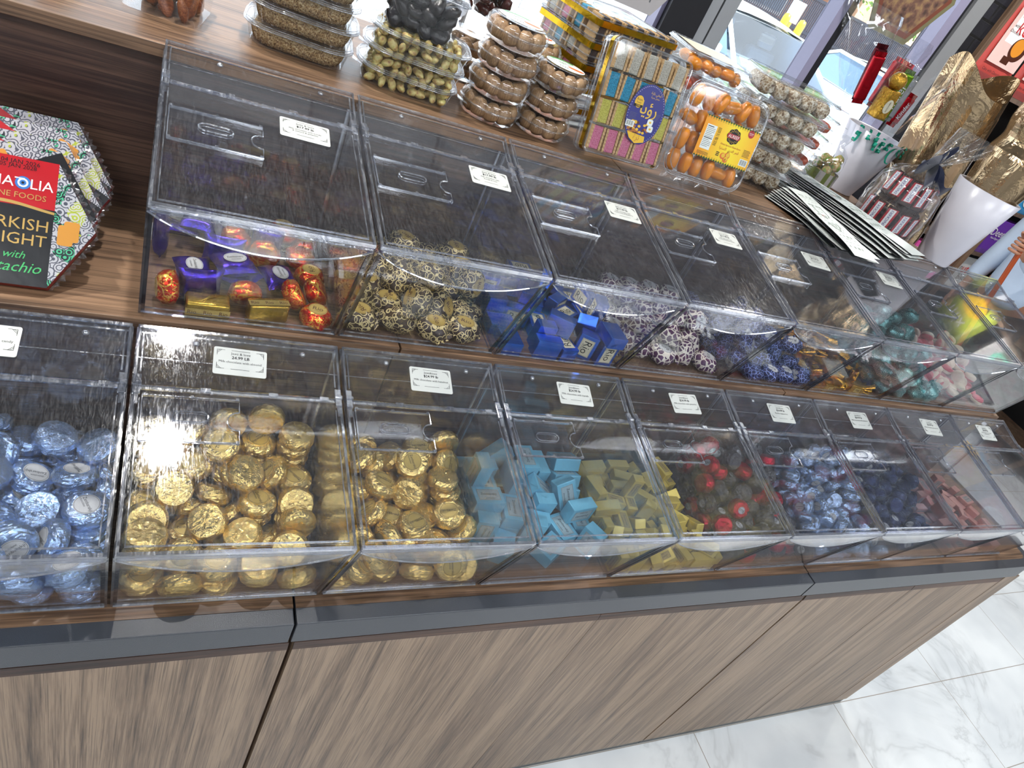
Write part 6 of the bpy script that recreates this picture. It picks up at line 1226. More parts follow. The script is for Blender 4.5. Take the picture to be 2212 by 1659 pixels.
choc_bar('silver-backed maroon bar beside the red wafer in the vase', CB + Vector((-.028, .02, .016)), (-.16, .1, 1), (-.2, -1, .4), .034, .135, .014, 'maroon', None, None, 'bars in the vase bouquet')
choc_bar('green-fronted silver wafer bar in the vase bouquet', CB + Vector((.030, -.030, .0)), (-.08, 0, 1), (-.5, -1, .35), .026, .128, .020, 'green', 'wafer', None, 'bars in the vase bouquet', wl)
choc_bar('plain silver bar right of the green wafer in the vase', CB + Vector((.058, -.022, .004)), (-.04, 0, 1), (-.4, -1, .35), .026, .118, .016, 'silver', None, None, 'bars in the vase bouquet')
choc_bar('wide red chocolate pouch at the back right of the vase bouquet', CB + Vector((.060, .030, .012)), (.05, .1, 1), (-.2, -1, .3), .062, .128, .016, 'red', None, None, 'bars in the vase bouquet')
choc_bar('low red bar with white lettering, right side of the vase', CB + Vector((.088, -.020, -.004)), (.06, 0, 1), (-.3, -1, .35), .026, .088, .014, 'red', 'Kinder', None, 'bars in the vase bouquet', wl)
t = thing('gold_chocolate_pack', 'gold foil pack of round chocolates in the vase bouquet', 'chocolate pack', CB + Vector((-.012, -.048, .004)), (0, -.08, 0), 'bars in the vase bouquet')
MB().box(-.0185, .0185, -.018, .018, 0, .072, 0, .004).build('gold_sleeve', FOILS['gold'], t)
blob([(.001, -.020), (.014, -.017), (.021, -.004), (.020, .008), (.012, .018), (.001, .021)], 22, .002, 120, 4).at().build('foil_ball', FOILS['gold'], t, True, (0, 0, .092))
m = MB().at(Matrix.Translation((0, -.0186, .034)) @ Matrix.Rotation(PI / 2, 4, 'X')); m.ell(0, 0, 0, .014, .017, 0, 24); m.text('ROCHER', 0, 0, .0004, w=.024, mi=1, ang=PI / 2); m.build('oval_label', [ST_CREAM, BROWNINK], t)
# cellophane of the bouquet and its curled teal ribbon
t = thing('cellophane_wrap', 'clear cellophane gathered round the chocolate bars above the back vase', 'cellophane', (VX1 - .10, VY1 - .03, T2 + .200))
def sheet(cx_, cy_, ax, wdt, hgt, seed, yaw):
    def f(u, v):
        x = (u - .5) * wdt * (.35 + .65 * v ** .6); z = v * hgt; y = .03 * math.sin(u * 5 + seed) * v + rumple((u * .3, v * .3, seed * .1), 22, .012, seed) * (.2 + v)
        p = Matrix.Rotation(yaw, 3, 'Z') @ Vector((x, y, 0)); return (cx_ + p.x + ax[0] * z, cy_ + p.y + ax[1] * z, z)
    return f
for i, (cx_, cy_, ax, wd_, hg_, yw) in enumerate([(-.05, .03, (-.45, .1), .24, .23, .2), (.0, .05, (.05, .12), .26, .21, -.1), (.04, -.06, (.20, -.1), .17, .165, .25), (-.06, -.055, (-.12, -.05), .13, .16, -.25)]):
    MB().grid(18, 12, sheet(cx_, cy_, ax, wd_, hg_, i + 1, yw)).build('film_sheet', CELLO, t, True)
TEALR = plain('teal_ribbon_satin', '#1fa588', .25)
t = thing('curled_ribbon', 'curled teal ribbon tied round the back vase bouquet', 'ribbon', (VX1, VY1, T2 + .176))
rnd = random.Random(12)
for i in range(11):
    a0 = -2.9 + i * .25; R0 = .086; p = Vector((R0 * math.cos(a0), R0 * math.sin(a0), .002)); drop = rnd.uniform(.02, .055); turns = rnd.uniform(1.2, 2.6)
    m = MB(); rr = rnd.uniform(.006, .011); o_ = Vector((math.cos(a0), math.sin(a0), 0))
    def rib(u, v, p=p, o_=o_, drop=drop, turns=turns, rr=rr, i=i):
        q = 2 * PI * turns * u + i; s_ = Vector((-o_.y, o_.x, 0)); c_ = p + o_ * (.008 + rr * math.cos(q)) + s_ * (.012 * math.sin(i) * u + (v - .5) * .0075) + Vector((0, 0, -drop * u + rr * math.sin(q))); return tuple(c_)
    m.grid(30, 1, rib); m.build('ribbon_curl', TEALR, t, True)
# ---- gold foil bouquets
GOLDF = foil('champagne_foil', '#d8bf9c', .14, 9, .30, '#b3946a', .02)
def gold_bag(label, x, y, z0, h, r, seed, tilt=(0, 0)):
    t = thing('gold_foil_bag', label, 'gift bag', (x, y, z0))
    def f(u, v):
        a = 2 * PI * u; n = 5; fold = abs(((u * n + .13 * seed) % 1) - .5) * 2
        pinch = 1 - .30 * math.exp(-((v - .52) / .07) ** 2) * (.5 + .5 * math.cos(a - 3.6)); rad = r * (.62 + .42 * min(1, v * 2.2) + .12 * max(0, v - .6)) * pinch * (1 + .16 * (fold - .5)) + rumple((math.cos(a) * .08, math.sin(a) * .08, v * .22), 9, .012, seed)
        return (rad * math.cos(a) + tilt[0] * v * h, rad * math.sin(a) + tilt[1] * v * h, v * h * (1 + .05 * math.sin(a * 2 + seed) * (v > .9)))
    m = MB().grid(56, 40, f); m.grid(56, 40, lambda u, v: (lambda p: (p[0] * .985 + .015 * tilt[0] * v * h, p[1] * .985, p[2]))(f(1 - u, v)))
    m.build('foil_sheet', GOLDF, t, False)
    return t
gold_bag('tall champagne-gold foil bag behind the ribboned bag of bars', 1.935, .815, T1, .66, .082, 2, (-.20, .04))
gold_bag('champagne-gold foil bouquet standing in the front corner vase', VX2, VY2, T2 + .11, .40, .078, 5, (.06, .0))
# ---- clear bag of brown bars with navy bow
BX, BY = 1.662, .702
BARM = plain('brown_bar_wrapper', '#3a2018', .3, .2, bumpy=(70, .4))
SNL = [plain('red_border2', '#b01c2c', .4), WHT, plain('navy_lettering2', '#1b2b8a', .4)]
kk = 0
for tier_, (z_, n_, rr, a0, da) in enumerate([(.004, 8, .062, -3.5, .52), (.078, 7, .054, -3.4, .56)]):
    for i in range(n_):
        a = a0 + da * i; d_ = Vector((math.cos(a), math.sin(a), 0))
        choc_bar('brown chocolate bar with blue lettering, %s from left, %s ring of the ribboned bag' % (ORD[i], 'lower' if tier_ == 0 else 'upper'), Vector((BX, BY, T2 + z_)) + d_ * rr, (-d_.x * .10 * tier_, -d_.y * .10 * tier_, 1), d_, .031, .074, .017, BARM, 'SNICKERS', (.25, .97), 'bars in the ribboned bag', SNL)
t = thing('bar_gift_bag', 'clear cellophane bag of brown chocolate bars tied with a navy bow', 'gift bag', (BX, BY, T2))
def bagshape(u, v):
    a = 2 * PI * u
    prof = [(0, .060), (.03, .080), (.25, .086), (.45, .080), (.56, .052), (.62, .016), (.66, .012), (.72, .022), (.86, .044), (1, .060)]
    for (v0, r0), (v1, r1) in zip(prof, prof[1:]):
        if v <= v1: rr = r0 + (r1 - r0) * (v - v0) / (v1 - v0); break
    pl = 1 + (.10 * math.sin(a * 9 + 1) if v > .5 else .02 * math.sin(a * 7)) * (1 if v < .66 else 1.6); z = v * .285; lean_ = max(0, v - .62) * .24
    return (rr * pl * math.cos(a) * (1 - .45 * (v > .7)) + lean_ + rumple((math.cos(a) * .1, math.sin(a) * .1, v * .3), 25, .004, 3), rr * pl * math.sin(a) - lean_ * .15, .001 + z)
MB().grid(60, 44, bagshape).build('bag_film', CELLO, t, True)
NAVYR = plain('navy_satin', '#10193a', .28, Sheen_Weight=.5, bumpy=(300, .3)); zz = .188
m = MB().lathe([(.014, -.006), (.017, 0), (.014, .006)], 16, 0, None, False); m.build('bow_band', NAVYR, t, True, (0, 0, zz))
def rb(pts, wd_, name):
    pts = [Vector(p) for p in pts]; m = MB(); n = 14
    def cr(u):
        q = u * (len(pts) - 1); i = min(int(q), len(pts) - 2); f_ = q - i; p0_, p1_, p2_, p3_ = pts[max(i - 1, 0)], pts[i], pts[i + 1], pts[min(i + 2, len(pts) - 1)]
        return .5 * (2 * p1_ + (p2_ - p0_) * f_ + (2 * p0_ - 5 * p1_ + 4 * p2_ - p3_) * f_ * f_ + (3 * p1_ - p0_ - 3 * p2_ + p3_) * f_ ** 3)
    def f(u, v): c_ = cr(u); return (c_.x + .006 * (v - .5), c_.y - .35 * wd_ * (v - .5), c_.z + wd_ * (v - .5) * (1 + .25 * math.sin(u * 9)))
    m.grid(n * 2, 4, f); m.build(name, NAVYR, t, True)
rb([(0, -.016, zz), (-.030, -.030, zz + .020), (-.062, -.034, zz + .012), (-.050, -.026, zz - .010), (-.012, -.018, zz - .002)], .026, 'bow_loop')
rb([(0, -.016, zz), (.012, -.026, zz + .034), (.010, -.024, zz + .056), (-.006, -.022, zz + .040), (0, -.018, zz + .004)], .024, 'bow_loop')
rb([(0, -.016, zz), (-.030, -.050, zz - .016), (-.058, -.078, zz - .034), (-.078, -.088, zz - .030)], .026, 'bow_tail')
rb([(0, -.016, zz), (.022, -.034, zz - .014), (.034, -.050, zz - .036), (.060, -.050, zz - .034)], .024, 'bow_tail')
rb([(0, -.018, zz), (.006, -.036, zz - .020), (.002, -.046, zz - .048)], .024, 'bow_tail')
# ------------------------------------------------------------------ product shelves on the back wall
SF, SB = 2.19, WY + .238
UP = [(3.455, 3.490), (4.59, 4.66), (5.70, 5.77)]
t = thing('wall_shelf_unit', 'walnut wall shelving with product bags, right of the windows', 'shelf unit', (0, 0, FL))
for a, b in UP: MB().box(a, b, SF - .01, SB, 0, 2.60).build('upright', W_UP, t)
LV = {0: [.07, .36, 0.659, 0.951, 1.244, 1.735], 1: [.05, .33, 0.624, 0.916, 1.22, 1.583]}
for bay in (0, 1):
    a, b = UP[bay][1], UP[bay + 1][0]
    MB().box(a, b, SB - .012, SB, 0, 2.60).build('back_panel', BLACK, t)
    for z in LV[bay]:
        MB().box(a, b, SF, SB - .013, z - FL - .022, z - FL).build('shelf_board', W_UP, t)
        pr = MB().box(a + .003, b - .003, SF - .004, SF - .001, z - FL - .022, z - FL + .035).build('price_rail', AC_LID, t)
        for q in (.25, .75): MB().at(Matrix.Translation((a + (b - a) * q, SF - .004, z - FL + .006)) @ Matrix.Rotation(PI / 2, 4, 'X')).lathe([(.011, 0), (.011, .003), (.006, .005), (.001, .005)], 14).build('rail_screw', WHITE, pr)
def pouch(name, label, x, z, w_, h_, mat, prints, d_=.05, grp='packets on the wall shelves', box=False, y=None, cat='packet'):
    y = y or SF + .012 + d_ / 2
    r = thing(name, label, cat, (x, y, z), (-.06, 0, 0) if not box else (0, 0, 0), grp)
    if box: MB().box(-w_ / 2, w_ / 2, -d_ / 2, d_ / 2, .0004, h_, 0, .002).build('carton', mat, r)
    else:
        def f(sg):
            def g(u, v):
                X = (u - .5) * 2; V = (v - .5) * 2; q = max(0, (1 - X ** 6) * (1 - abs(V) ** 4)); return (X * w_ / 2, sg * (.001 + d_ / 2 * q ** .5 * .8) + rumple((X * .1, V * .1, sg), 40, .003, 1) * q, .0015 + h_ * v)
            return g
        m = MB(); m.grid(14, 14, lambda u, v: f(-1)(u, v)); m.grid(14, 14, lambda u, v: f(1)(1 - u, v)); m.build('foil_pouch', mat, r, True)
    m = MB().at(Matrix.Translation((0, -d_ / 2 - .0025, h_ / 2)) @ Matrix.Rotation(PI / 2, 4, 'X')); mats = []
    for pq in prints:
        mt = pq[-1]
        if mt not in mats: mats.append(mt)
        mi = mats.index(mt)
        if pq[0] == 't': m.text(pq[1], pq[2] * w_, pq[3] * h_, .0006 + .0001 * mi, w=pq[4] * w_, mi=mi, shear=pq[5])
        elif pq[0] == 'e': m.ell(pq[1] * w_, pq[2] * h_, .0003 + .00008 * mi, pq[3] * w_, pq[4] * h_, mi, 26)
        elif pq[0] == 'r': m.rect(pq[1] * w_, pq[2] * w_, pq[3] * h_, pq[4] * h_, .0002 + .00006 * mi, mi)
    m.build('front_print', mats, r)
    return r
REDT = plain('red_lettering', '#c3141f', .4); BRNT = plain('chocolate_print', '#4a2012', .4); ORG = plain('amber_print', '#e0902c', .4); PURP = plain('purple_card', '#6a3aa6', .4); VIOL = plain('violet_pouch', '#7a2a86', .3, .3); MAG = plain('magenta_print', '#c02a6a', .35); PINKC = plain('pink_carton', '#e25aa8', .4); SKYB = plain('sky_blue_carton', '#3a9ad6', .4); CREAMP = plain('cream_pouch', '#d6d8d8', .35, .1); PINKP = plain('salmon_pouch', '#c4504a', .35); SALM = plain('pale_salmon_print', '#e7c6c0', .4); COFF = plain('coffee_pouch', '#2c1a14', .35, .2); TAN2 = plain('tan_print', '#c9a477', .4)
for i, x in enumerate((3.70, 4.04)):
    pouch('cake_packet', 'pink packet of chocolate cakes with red lettering on top shelf, %s of two' % ('left', 'right')[i], x, 1.735, 0.316, 0.421, PINKP, [('r', -.40, .40, -.30, .30, SALM), ('r', -.3, .3, -.06, .3, WHT), ('t', 'Pop', -.05, .26, .42, .1, REDT), ('t', 'kek', .02, .13, .42, .1, REDT), ('t', 'with', -.24, .12, .12, .2, BRNT), ('t', 'Chocolate', -.20, .06, .26, .2, BRNT), ('e', .12, -.08, .20, .13, BRNT), ('e', .10, -.06, .14, .10, ORG), ('r', -.10, .10, -.26, -.18, BRNT), ('t', 'Cake with Chocolate Sauce', -.02, -.38, .7, 0, INK)])
pouch('coffee_candy_packet', 'dark packet of coffee candy with white lettering, left bay', 4.439, 1.244, 0.257, 0.292, COFF, [('t', 'KOPIKO', 0, .26, .86, 0, WHT), ('r', -.44, .44, .10, .16, GOLDT), ('t', 'Cappuccino Candy', 0, .05, .8, 0, WHT), ('e', -.02, -.24, .24, .13, TAN2), ('e', -.02, -.23, .17, .09, CREAMP), ('e', .2, -.02, .07, .05, ORG), ('r', -.44, .44, .16, .40, REDT)])
pouch('toffee_packet', 'violet packet of mixed toffees with white lettering, left bay', 4.403, 0.951, 0.304, 0.263, VIOL, [('e', .18, .18, .24, .2, MAG), ('e', -.2, -.24, .2, .16, PURP), ('e', .2, -.2, .2, .18, REDT), ('e', .02, .34, .14, .1, ORG), ('t', 'Quality', -.06, .08, .62, .2, WHT), ('t', 'Street', -.02, -.12, .5, .2, WHT)])
for i, x in enumerate((4.245, 4.456)):
    pouch('pink_carton', 'pink sweet carton on the lower left shelf, %s one' % ('left', 'right')[i], x, 0.659, 0.193, 0.216, PINKC, [('e', 0, -.1, .3, .22, WHT), ('e', .2, .25, .12, .1, SALM), ('t', 'Marshmallow', 0, .3, .8, 0, WHT)], .07, box=True, cat='carton')
pouch('blue_carton', 'sky-blue carton in the right bay', 4.813, 1.220, 0.257, 0.257, SKYB, [('t', 'Milk', 0, .2, .6, 0, WHT), ('e', 0, -.15, .3, .2, WHT)], .07, box=True, cat='carton')
pouch('purple_carton', 'purple sweet carton with white lettering in the right bay', 4.824, 0.916, 0.292, 0.234, PURP, [('t', 'Deemah', -.02, .16, .8, 0, WHT), ('t', 'New Digestive Biscuits', -.02, -.02, .6, 0, WHT), ('e', .22, -.36, .2, .1, ORG)], .07, box=True, cat='carton')
pouch('biscuit_packet', 'silver packet of hazelnut biscuits with red and black lettering', 4.836, 0.624, 0.304, 0.234, CREAMP, [('t', 'n', -.34, .18, .07, 0, INK), ('t', 'utella', .03, .19, .62, 0, REDT), ('t', 'biscuits', .02, -.08, .55, .1, BRNT), ('e', .16, -.36, .16, .09, ORG)])

# ------------------------------------------------------------------ the man with the cane
SKIN = plain('skin', '#b57f62', .5, Subsurface_Weight=.1, Subsurface_Scale=.01); SHIRT = plain('light_blue_shirt', '#c9d9ee', .7, bumpy=(60, .25)); TROUS = plain('dark_trousers', '#15171f', .8); HAIR = plain('dark_hair', '#1d1714', .7); SHOE = plain('black_shoe', '#101012', .4)
def skin_mesh(name, verts, edges, mat, parent, sub=2, root_i=0):
    me = bpy.data.meshes.new(name); me.from_pydata([v[:3] for v in verts], edges, []); me.materials.append(mat)
    o = part(name, me, parent); md = o.modifiers.new('Skin', 'SKIN'); md.use_smooth_shade = True
    for i, v in enumerate(verts): me.skin_vertices[0].data[i].radius = (v[3], v[4] if len(v) > 4 else v[3]); me.skin_vertices[0].data[i].use_root = (i == root_i)
    s = o.modifiers.new('Sub', 'SUBSURF'); s.levels = s.render_levels = sub
    return o
PX, PY = 4.08, 1.50
man = thing('person', 'person in a light blue long-sleeved shirt holding an orange wooden cane', 'person', (0, 0, 0))
HX, HY, HZ = 3.690, 1.475, 1.222                                # gripping hand
V = [(PX, PY, .93, .13, .11), (PX - .01, PY, 1.12, .13, .11), (PX, PY, 1.32, .15, .11), (PX, PY, 1.44, .07, .06), (PX - .02, PY, 1.54, .055, .055), (PX - .03, PY, 1.62, .07, .08), (PX - .03, PY, 1.72, .075, .085),
     (PX, PY - .17, 1.40, .06), (PX + .0, PY - .21, 1.12, .045), (PX - .20, PY - .12, 1.14, .038), (HX + .035, HY - .015, 1.205, .026, .020),
     (PX, PY + .17, 1.40, .06), (PX - .02, PY + .20, 1.12, .045), (PX - .04, PY + .22, .98, .036), (PX - .06, PY + .22, .88, .026, .020), (PX - .07, PY + .22, .82, .018, .032),
     (PX, PY - .09, .85, .085), (PX - .01, PY - .10, .48, .058), (PX + .02, PY - .10, .08, .042), (PX, PY + .09, .85, .085), (PX - .01, PY + .10, .48, .058), (PX + .02, PY + .10, .08, .042)]
E_ = [(0, 1), (1, 2), (2, 3), (3, 4), (4, 5), (5, 6), (2, 7), (7, 8), (8, 9), (9, 10), (2, 11), (11, 12), (12, 13), (13, 14), (14, 15), (0, 16), (16, 17), (17, 18), (0, 19), (19, 20), (20, 21)]
# palm of the gripping hand and five fingers closed round the cane
b = len(V); V.append((HX + .012, HY - .030, 1.222, .024, .018)); E_.append((10, b))
for k in range(4):
    z = 1.250 - .020 * k; q = len(V); rr = .0095 - .0006 * (k == 3)
    V += [(HX + .004, HY - .042, z, rr), (HX - .020, HY - .036, z - .001, rr), (HX - .030, HY - .010, z - .002, rr * .95), (HX - .016, HY + .012, z - .003, rr * .85)]
    E_ += [(b, q), (q, q + 1), (q + 1, q + 2), (q + 2, q + 3)]
q = len(V); V += [(HX + .020, HY - .006, 1.246, .0115), (HX + .010, HY + .016, 1.264, .010), (HX - .008, HY + .018, 1.278, .009)]; E_ += [(b, q), (q, q + 1), (q + 1, q + 2)]
# hanging hand
b = 15
for k in range(4):
    q = len(V); yy = PX - .105 + .020 * k
    V += [(yy, PY + .222, .775, .0095), (yy - .002, PY + .216, .745, .009), (yy - .003, PY + .206, .718 + .006 * (k == 3), .0078)]; E_ += [(b, q), (q, q + 1), (q + 1, q + 2)]
q = len(V); V += [(PX - .108, PY + .216, .83, .011), (PX - .124, PY + .206, .80, .0095), (PX - .128, PY + .198, .775, .0085)]; E_ += [(b, q), (q, q + 1), (q + 1, q + 2)]
body = skin_mesh('body', V, E_, SKIN, man)
S2 = [(PX, PY, .86, .165, .135), (PX - .02, PY, 1.02, .165, .135), (PX - .02, PY, 1.20, .165, .130), (PX, PY, 1.34, .165, .12), (PX, PY, 1.46, .085, .075),
      (PX, PY - .175, 1.40, .075), (PX + .0, PY - .215, 1.11, .066), (PX - .19, PY - .13, 1.13, .056), (HX + .085, HY - .028, 1.180, .042), (PX, PY + .175, 1.40, .075), (PX - .02, PY + .205, 1.11, .064), (PX - .035, PY + .22, 1.0, .054), (PX - .055, PY + .22, .905, .042)]
skin_mesh('shirt', S2, [(0, 1), (1, 2), (2, 3), (3, 4), (3, 5), (5, 6), (6, 7), (7, 8), (3, 9), (9, 10), (10, 11), (11, 12)], SHIRT, man)
S3 = [(PX - .01, PY, .98, .155, .125), (PX, PY - .09, .83, .102), (PX - .01, PY - .10, .48, .078), (PX + .02, PY - .10, .08, .066), (PX, PY + .09, .83, .102), (PX - .01, PY + .10, .48, .078), (PX + .02, PY + .10, .08, .066)]
skin_mesh('trousers', S3, [(0, 1), (1, 2), (2, 3), (0, 4), (4, 5), (5, 6)], TROUS, man)
for sy in (-1, 1): MB().lathe([(.04, FL), (.055, FL + .01), (.056, FL + .04), (.045, FL + .075), (.02, FL + .09)], 18, 0, None, True, 2.1, .85).build('shoe', SHOE, man, True, (PX - .05, PY + sy * .10, 0))
MB().lathe([(.096, 1.70), (.102, 1.76), (.085, 1.82), (.045, 1.848), (.002, 1.855)], 20, 0, lambda r, z, a, k: (r * (1 + .03 * math.sin(7 * a)), z - .03 * (math.cos(a) < -.5)), False).build('hair', HAIR, man, True, (PX - .02, PY, 0))
fx = PX - .105
m = MB()
for sy in (-1, 1):
    m.at(fx + .004, PY + sy * .032, 1.705).lathe([(.0005, -.010), (.008, -.006), (.011, 0), (.008, .006), (.0005, .010)], 12, 0); m.at(fx - .006, PY + sy * .032, 1.705).lathe([(.0005, -.004), (.004, 0), (.0005, .004)], 8, 1)
m.build('eye', [WHT, INK], man, True)
MB().at(fx - .010, PY, 1.672).lathe([(.003, .034), (.010, .012), (.015, -.004), (.008, -.012), (.001, -.013)], 12).build('nose', SKIN, man, True)
MB().at(fx + .004, PY, 1.632).lathe([(.001, -.008), (.018, -.004), (.021, 0), (.018, .004), (.001, .008)], 14, 0, None, True, .5, 1.2).build('mouth', plain('lips', '#8f4f44', .5), man, True)
for sy in (-1, 1): MB().lathe([(.001, -.03), (.012, -.022), (.017, 0), (.014, .022), (.001, .03)], 12, 0, None, True, 1, .5).build('ear', SKIN, man, True, (PX - .02, PY + sy * .088, 1.69))
CANE = plain('orange_brown_wood', '#a8481c', .35)
m = MB(); m.tube([(HX - .010, HY - .010, 1.222) if False else (HX - .008 + .09 * u, HY - .012 - .24 * u, 1.33 - 1.35 * u) for u in [k / 12 for k in range(13)]], [.0125] * 12 + [.011], 12)
cn = m.build('cane', CANE, None, True); tag(cn, 'orange-brown wooden cane held upright in the fist of the person', 'cane')
HA = MB().tube([(HX - .008, HY - .012, 1.325), (HX - .010, HY - .010, 1.35), (HX - .03, HY - .01, 1.36), (HX - .075, HY - .008, 1.352)], .0145, 12).build('cane_handle', plain('grey_grip', '#5d6068', .5), cn, True)

# ------------------------------------------------------------------ signs hung in the window
def hexsign(name, label, x, z, s_, face, prints, mats):
    r = thing(name, label, 'sign', (x, WY - .09, z)); hx_ = [(s_ * math.cos(PI / 3 * k), s_ * math.sin(PI / 3 * k)) for k in range(6)]
    MB().at(Matrix.Rotation(PI / 2, 4, 'X')).prism(hx_, -.003, .003, 'z').build('sign_board', face, r)
    for sx in (-1, 1): MB().tube([(sx * s_ * .5, 0, s_ * .86), (sx * s_ * .5, 0, CEIL - z)], .0012, 5).build('hanging_wire', ALU, r)
    m = MB().at(Matrix.Rotation(PI / 2, 4, 'X') @ Matrix.Translation((0, 0, .0034))); prints(m, hx_); m.build('printed_face', mats, r)
PEPM = speckled('dried_pepper_print', [(.30, '#241c1a'), (.45, '#4a352f'), (.58, '#6d4f42'), (.72, '#8f7350')], 24, .5, .1, 30)  # darkened, greyed colours paint in the dimness of a backlit sign
def pep(m, h): m.poly([(x * .90, y * .90) for x, y in h], 0, 0); m.poly([(x * .80, y * .80) for x, y in h], .0002, 1)
hexsign('picture_sign', 'six-sided hanging sign with a picture of dried peppers in the right window', 2.777, 1.93, .25, plain('olive_sign_back', '#6d6a4c', .5), pep, [plain('rust_border', '#6d3a2a', .5), PEPM])
def hon(m, h):
    vs, fs, tw, th = text_geo('HONEY', 0.0); k = .20 / tw
    m.add([(-a * k, b * k - .155, .0002) for a, b in vs], [tuple(reversed(f)) for f in fs], 0); m.ell(.02, -.03, .0002, .06, .07, 1, 24); m.ell(.02, -.03, .0003, .04, .05, 2, 24)
hexsign('word_sign', 'pale six-sided hanging sign with faint mirrored lettering in the left window', 1.49, 1.637, .25, plain('pale_sign', '#b9b6b8', .5), hon, [GREYINK, plain('rose_print', '#b98a90', .5), plain('pale_print', '#c9c6c8', .5)])

# ------------------------------------------------------------------ the street outside
CONC = speckled('pavement_concrete', [(.2, '#a9a7a6'), (.6, '#c9c7c5'), (.9, '#d6d4d2')], 3, .8, .1)
struct('ground_outside', MB().box(-14, 40, Y1 + .001, 45, FL - .16, FL - .06), CONC)
struct('road', MB().box(-14, 40, 10.5, 15.5, FL - .06, FL - .055), plain('asphalt', '#6d6e72', .85))
CARW = plain('white_car_paint', '#dfe6ea', .2, Coat_Weight=.8); CARG = plain('car_window_glass', '#6f8aa3', .08, .0); TYRE = plain('tyre_rubber', '#141416', .8); SEAT = plain('dark_seat', '#3a4656', .7); LAMP = plain('head_lamp', '#d6dade', .15)
def car(label, loc, rz, sign=False):
    r = thing('car', label, 'car', loc, (0, 0, rz))
    prof = [(-2.1, .35), (-2.15, .62), (-2.0, .80), (-1.15, .95), (-.95, 1.0), (-.28, 1.40), (.2, 1.47), (1.1, 1.44), (1.75, 1.08), (2.1, 1.0), (2.15, .45), (2.05, .33)]
    def sec(p): y, z = p; wd_ = .88 if z < .98 else .88 - (z - .98) * .42; return [(x * wd_, y, z) for x in (-1, -.94, -.6, 0, .6, .94, 1)]
    # lower body and cabin as lofted shells
    m = MB(); low = [(-2.15, .40), (-2.16, .62), (-2.02, .80), (-1.15, .95), (1.75, 1.02), (2.1, .98), (2.16, .6), (2.08, .36)]
    rings = []
    for x, q in ((-.80, .94), (-.88, 1.0), (.88, 1.0), (.80, .94)): rings.append([(x, y * q, .33 + (z - .33) * (q if z > .5 else 1)) for y, z in low])
    m.loft(rings, 0, True, True); m.build('car_body', CARW, r)
    roof = []
    for u in range(9):
        y = -.30 + 1.45 * u / 8; z = 1.40 + .075 * math.sin(PI * min(1, u / 8 * .9 + .08)); roof.append([(x, y + .04 * abs(x), z - .10 * abs(x) ** 2.6) for x in (-.66, -.55, -.35, 0, .35, .55, .66)])
    vs = [p for g in roof for p in g]; MB().add(vs + [(a, b_, c_ - .03) for a, b_, c_ in vs], [(j * 7 + i, j * 7 + i + 1, (j + 1) * 7 + i + 1, (j + 1) * 7 + i) for j in range(8) for i in range(6)] + [(63 + (j + 1) * 7 + i, 63 + (j + 1) * 7 + i + 1, 63 + j * 7 + i + 1, 63 + j * 7 + i) for j in range(8) for i in range(6)]).build('roof', CARW, r, True)
    ws = MB().add([(-.80, -1.10, .94), (.80, -1.10, .94), (.63, -.30, 1.385), (-.63, -.30, 1.385)], [(0, 1, 2, 3)]).build('windscreen', GLASSC, r)
    MB().add([(-.80, 1.80, 1.0), (.80, 1.80, 1.0), (.62, 1.15, 1.40), (-.62, 1.15, 1.40)], [(1, 0, 3, 2)]).build('rear_window', CARG, r)
    for sx in (-1, 1):
        MB().add([(sx * .86, -1.0, .96), (sx * .86, 1.7, .99), (sx * .66, 1.12, 1.38), (sx * .66, -.28, 1.37)], [(0, 1, 2, 3) if sx > 0 else (3, 2, 1, 0)]).build('side_window', CARG, r)
        MB().tube([(sx * .82, -1.12, .94), (sx * .65, -.29, 1.385), (sx * .65, 1.14, 1.40), (sx * .82, 1.8, 1.0)], .028, 6).build('pillar', CARW, r)
        MB().box(sx * .98 - .09, sx * .98 + .09, -.86, -.74, .95, 1.08, 0, .03).build('side_mirror', CARW, r)
        MB().at(Matrix.Translation((sx * .62, -2.10, .66))).box(-.16, .16, -.04, .06, -.06, .07, 0, .02).build('headlamp', LAMP, r)
        for y in (-1.35, 1.35): MB().at(Matrix.Translation((sx * .80, y, .32)) @ Matrix.Rotation(PI / 2, 4, 'Y')).lathe([(.10, -.10), (.30, -.10), (.32, -.06), (.32, .06), (.30, .10), (.10, .10)], 24).build('wheel', TYRE, r, True)
        MB().box(sx * .36 - .22, sx * .36 + .22, -.05, .10, .55, 1.12, 0, .05).box(sx * .36 - .12, sx * .36 + .12, -.03, .06, 1.12, 1.30, 0, .04).build('seat', SEAT, r)
    MB().box(-.12, .12, -.40, -.36, 1.22, 1.30, 0, .02).build('rear_view_mirror', BLACK, r)
    MB().box(-.78, .78, -1.08, -.60, .86, .93, 0, .03).build('dashboard', SEAT, r)
    if sign:
        m = MB().at(Matrix.Translation((-.55, -.93, 1.005)) @ Matrix.Rotation(math.atan2(.445, .80), 4, 'X')); m.box(-.11, .11, -.06, .06, .012, .016, 0); m.text('Uber', 0, 0, .0165, w=.15, mi=1); m.build('window_placard', [plain('mint_placard', '#bfe3da', .4), plain('dark_lettering', '#20302e', .5)], r)
    return r
GLASSC = acrylic('windscreen_glass', (.70, .80, .88), .10, .0, .0)
car('white car parked facing the shop window, mint placard behind its windscreen', (6.05, 7.1, FL - .06), .02, True)
car('second white car parked further right, seen through the right window', (9.9, 7.6, FL - .06), .25)
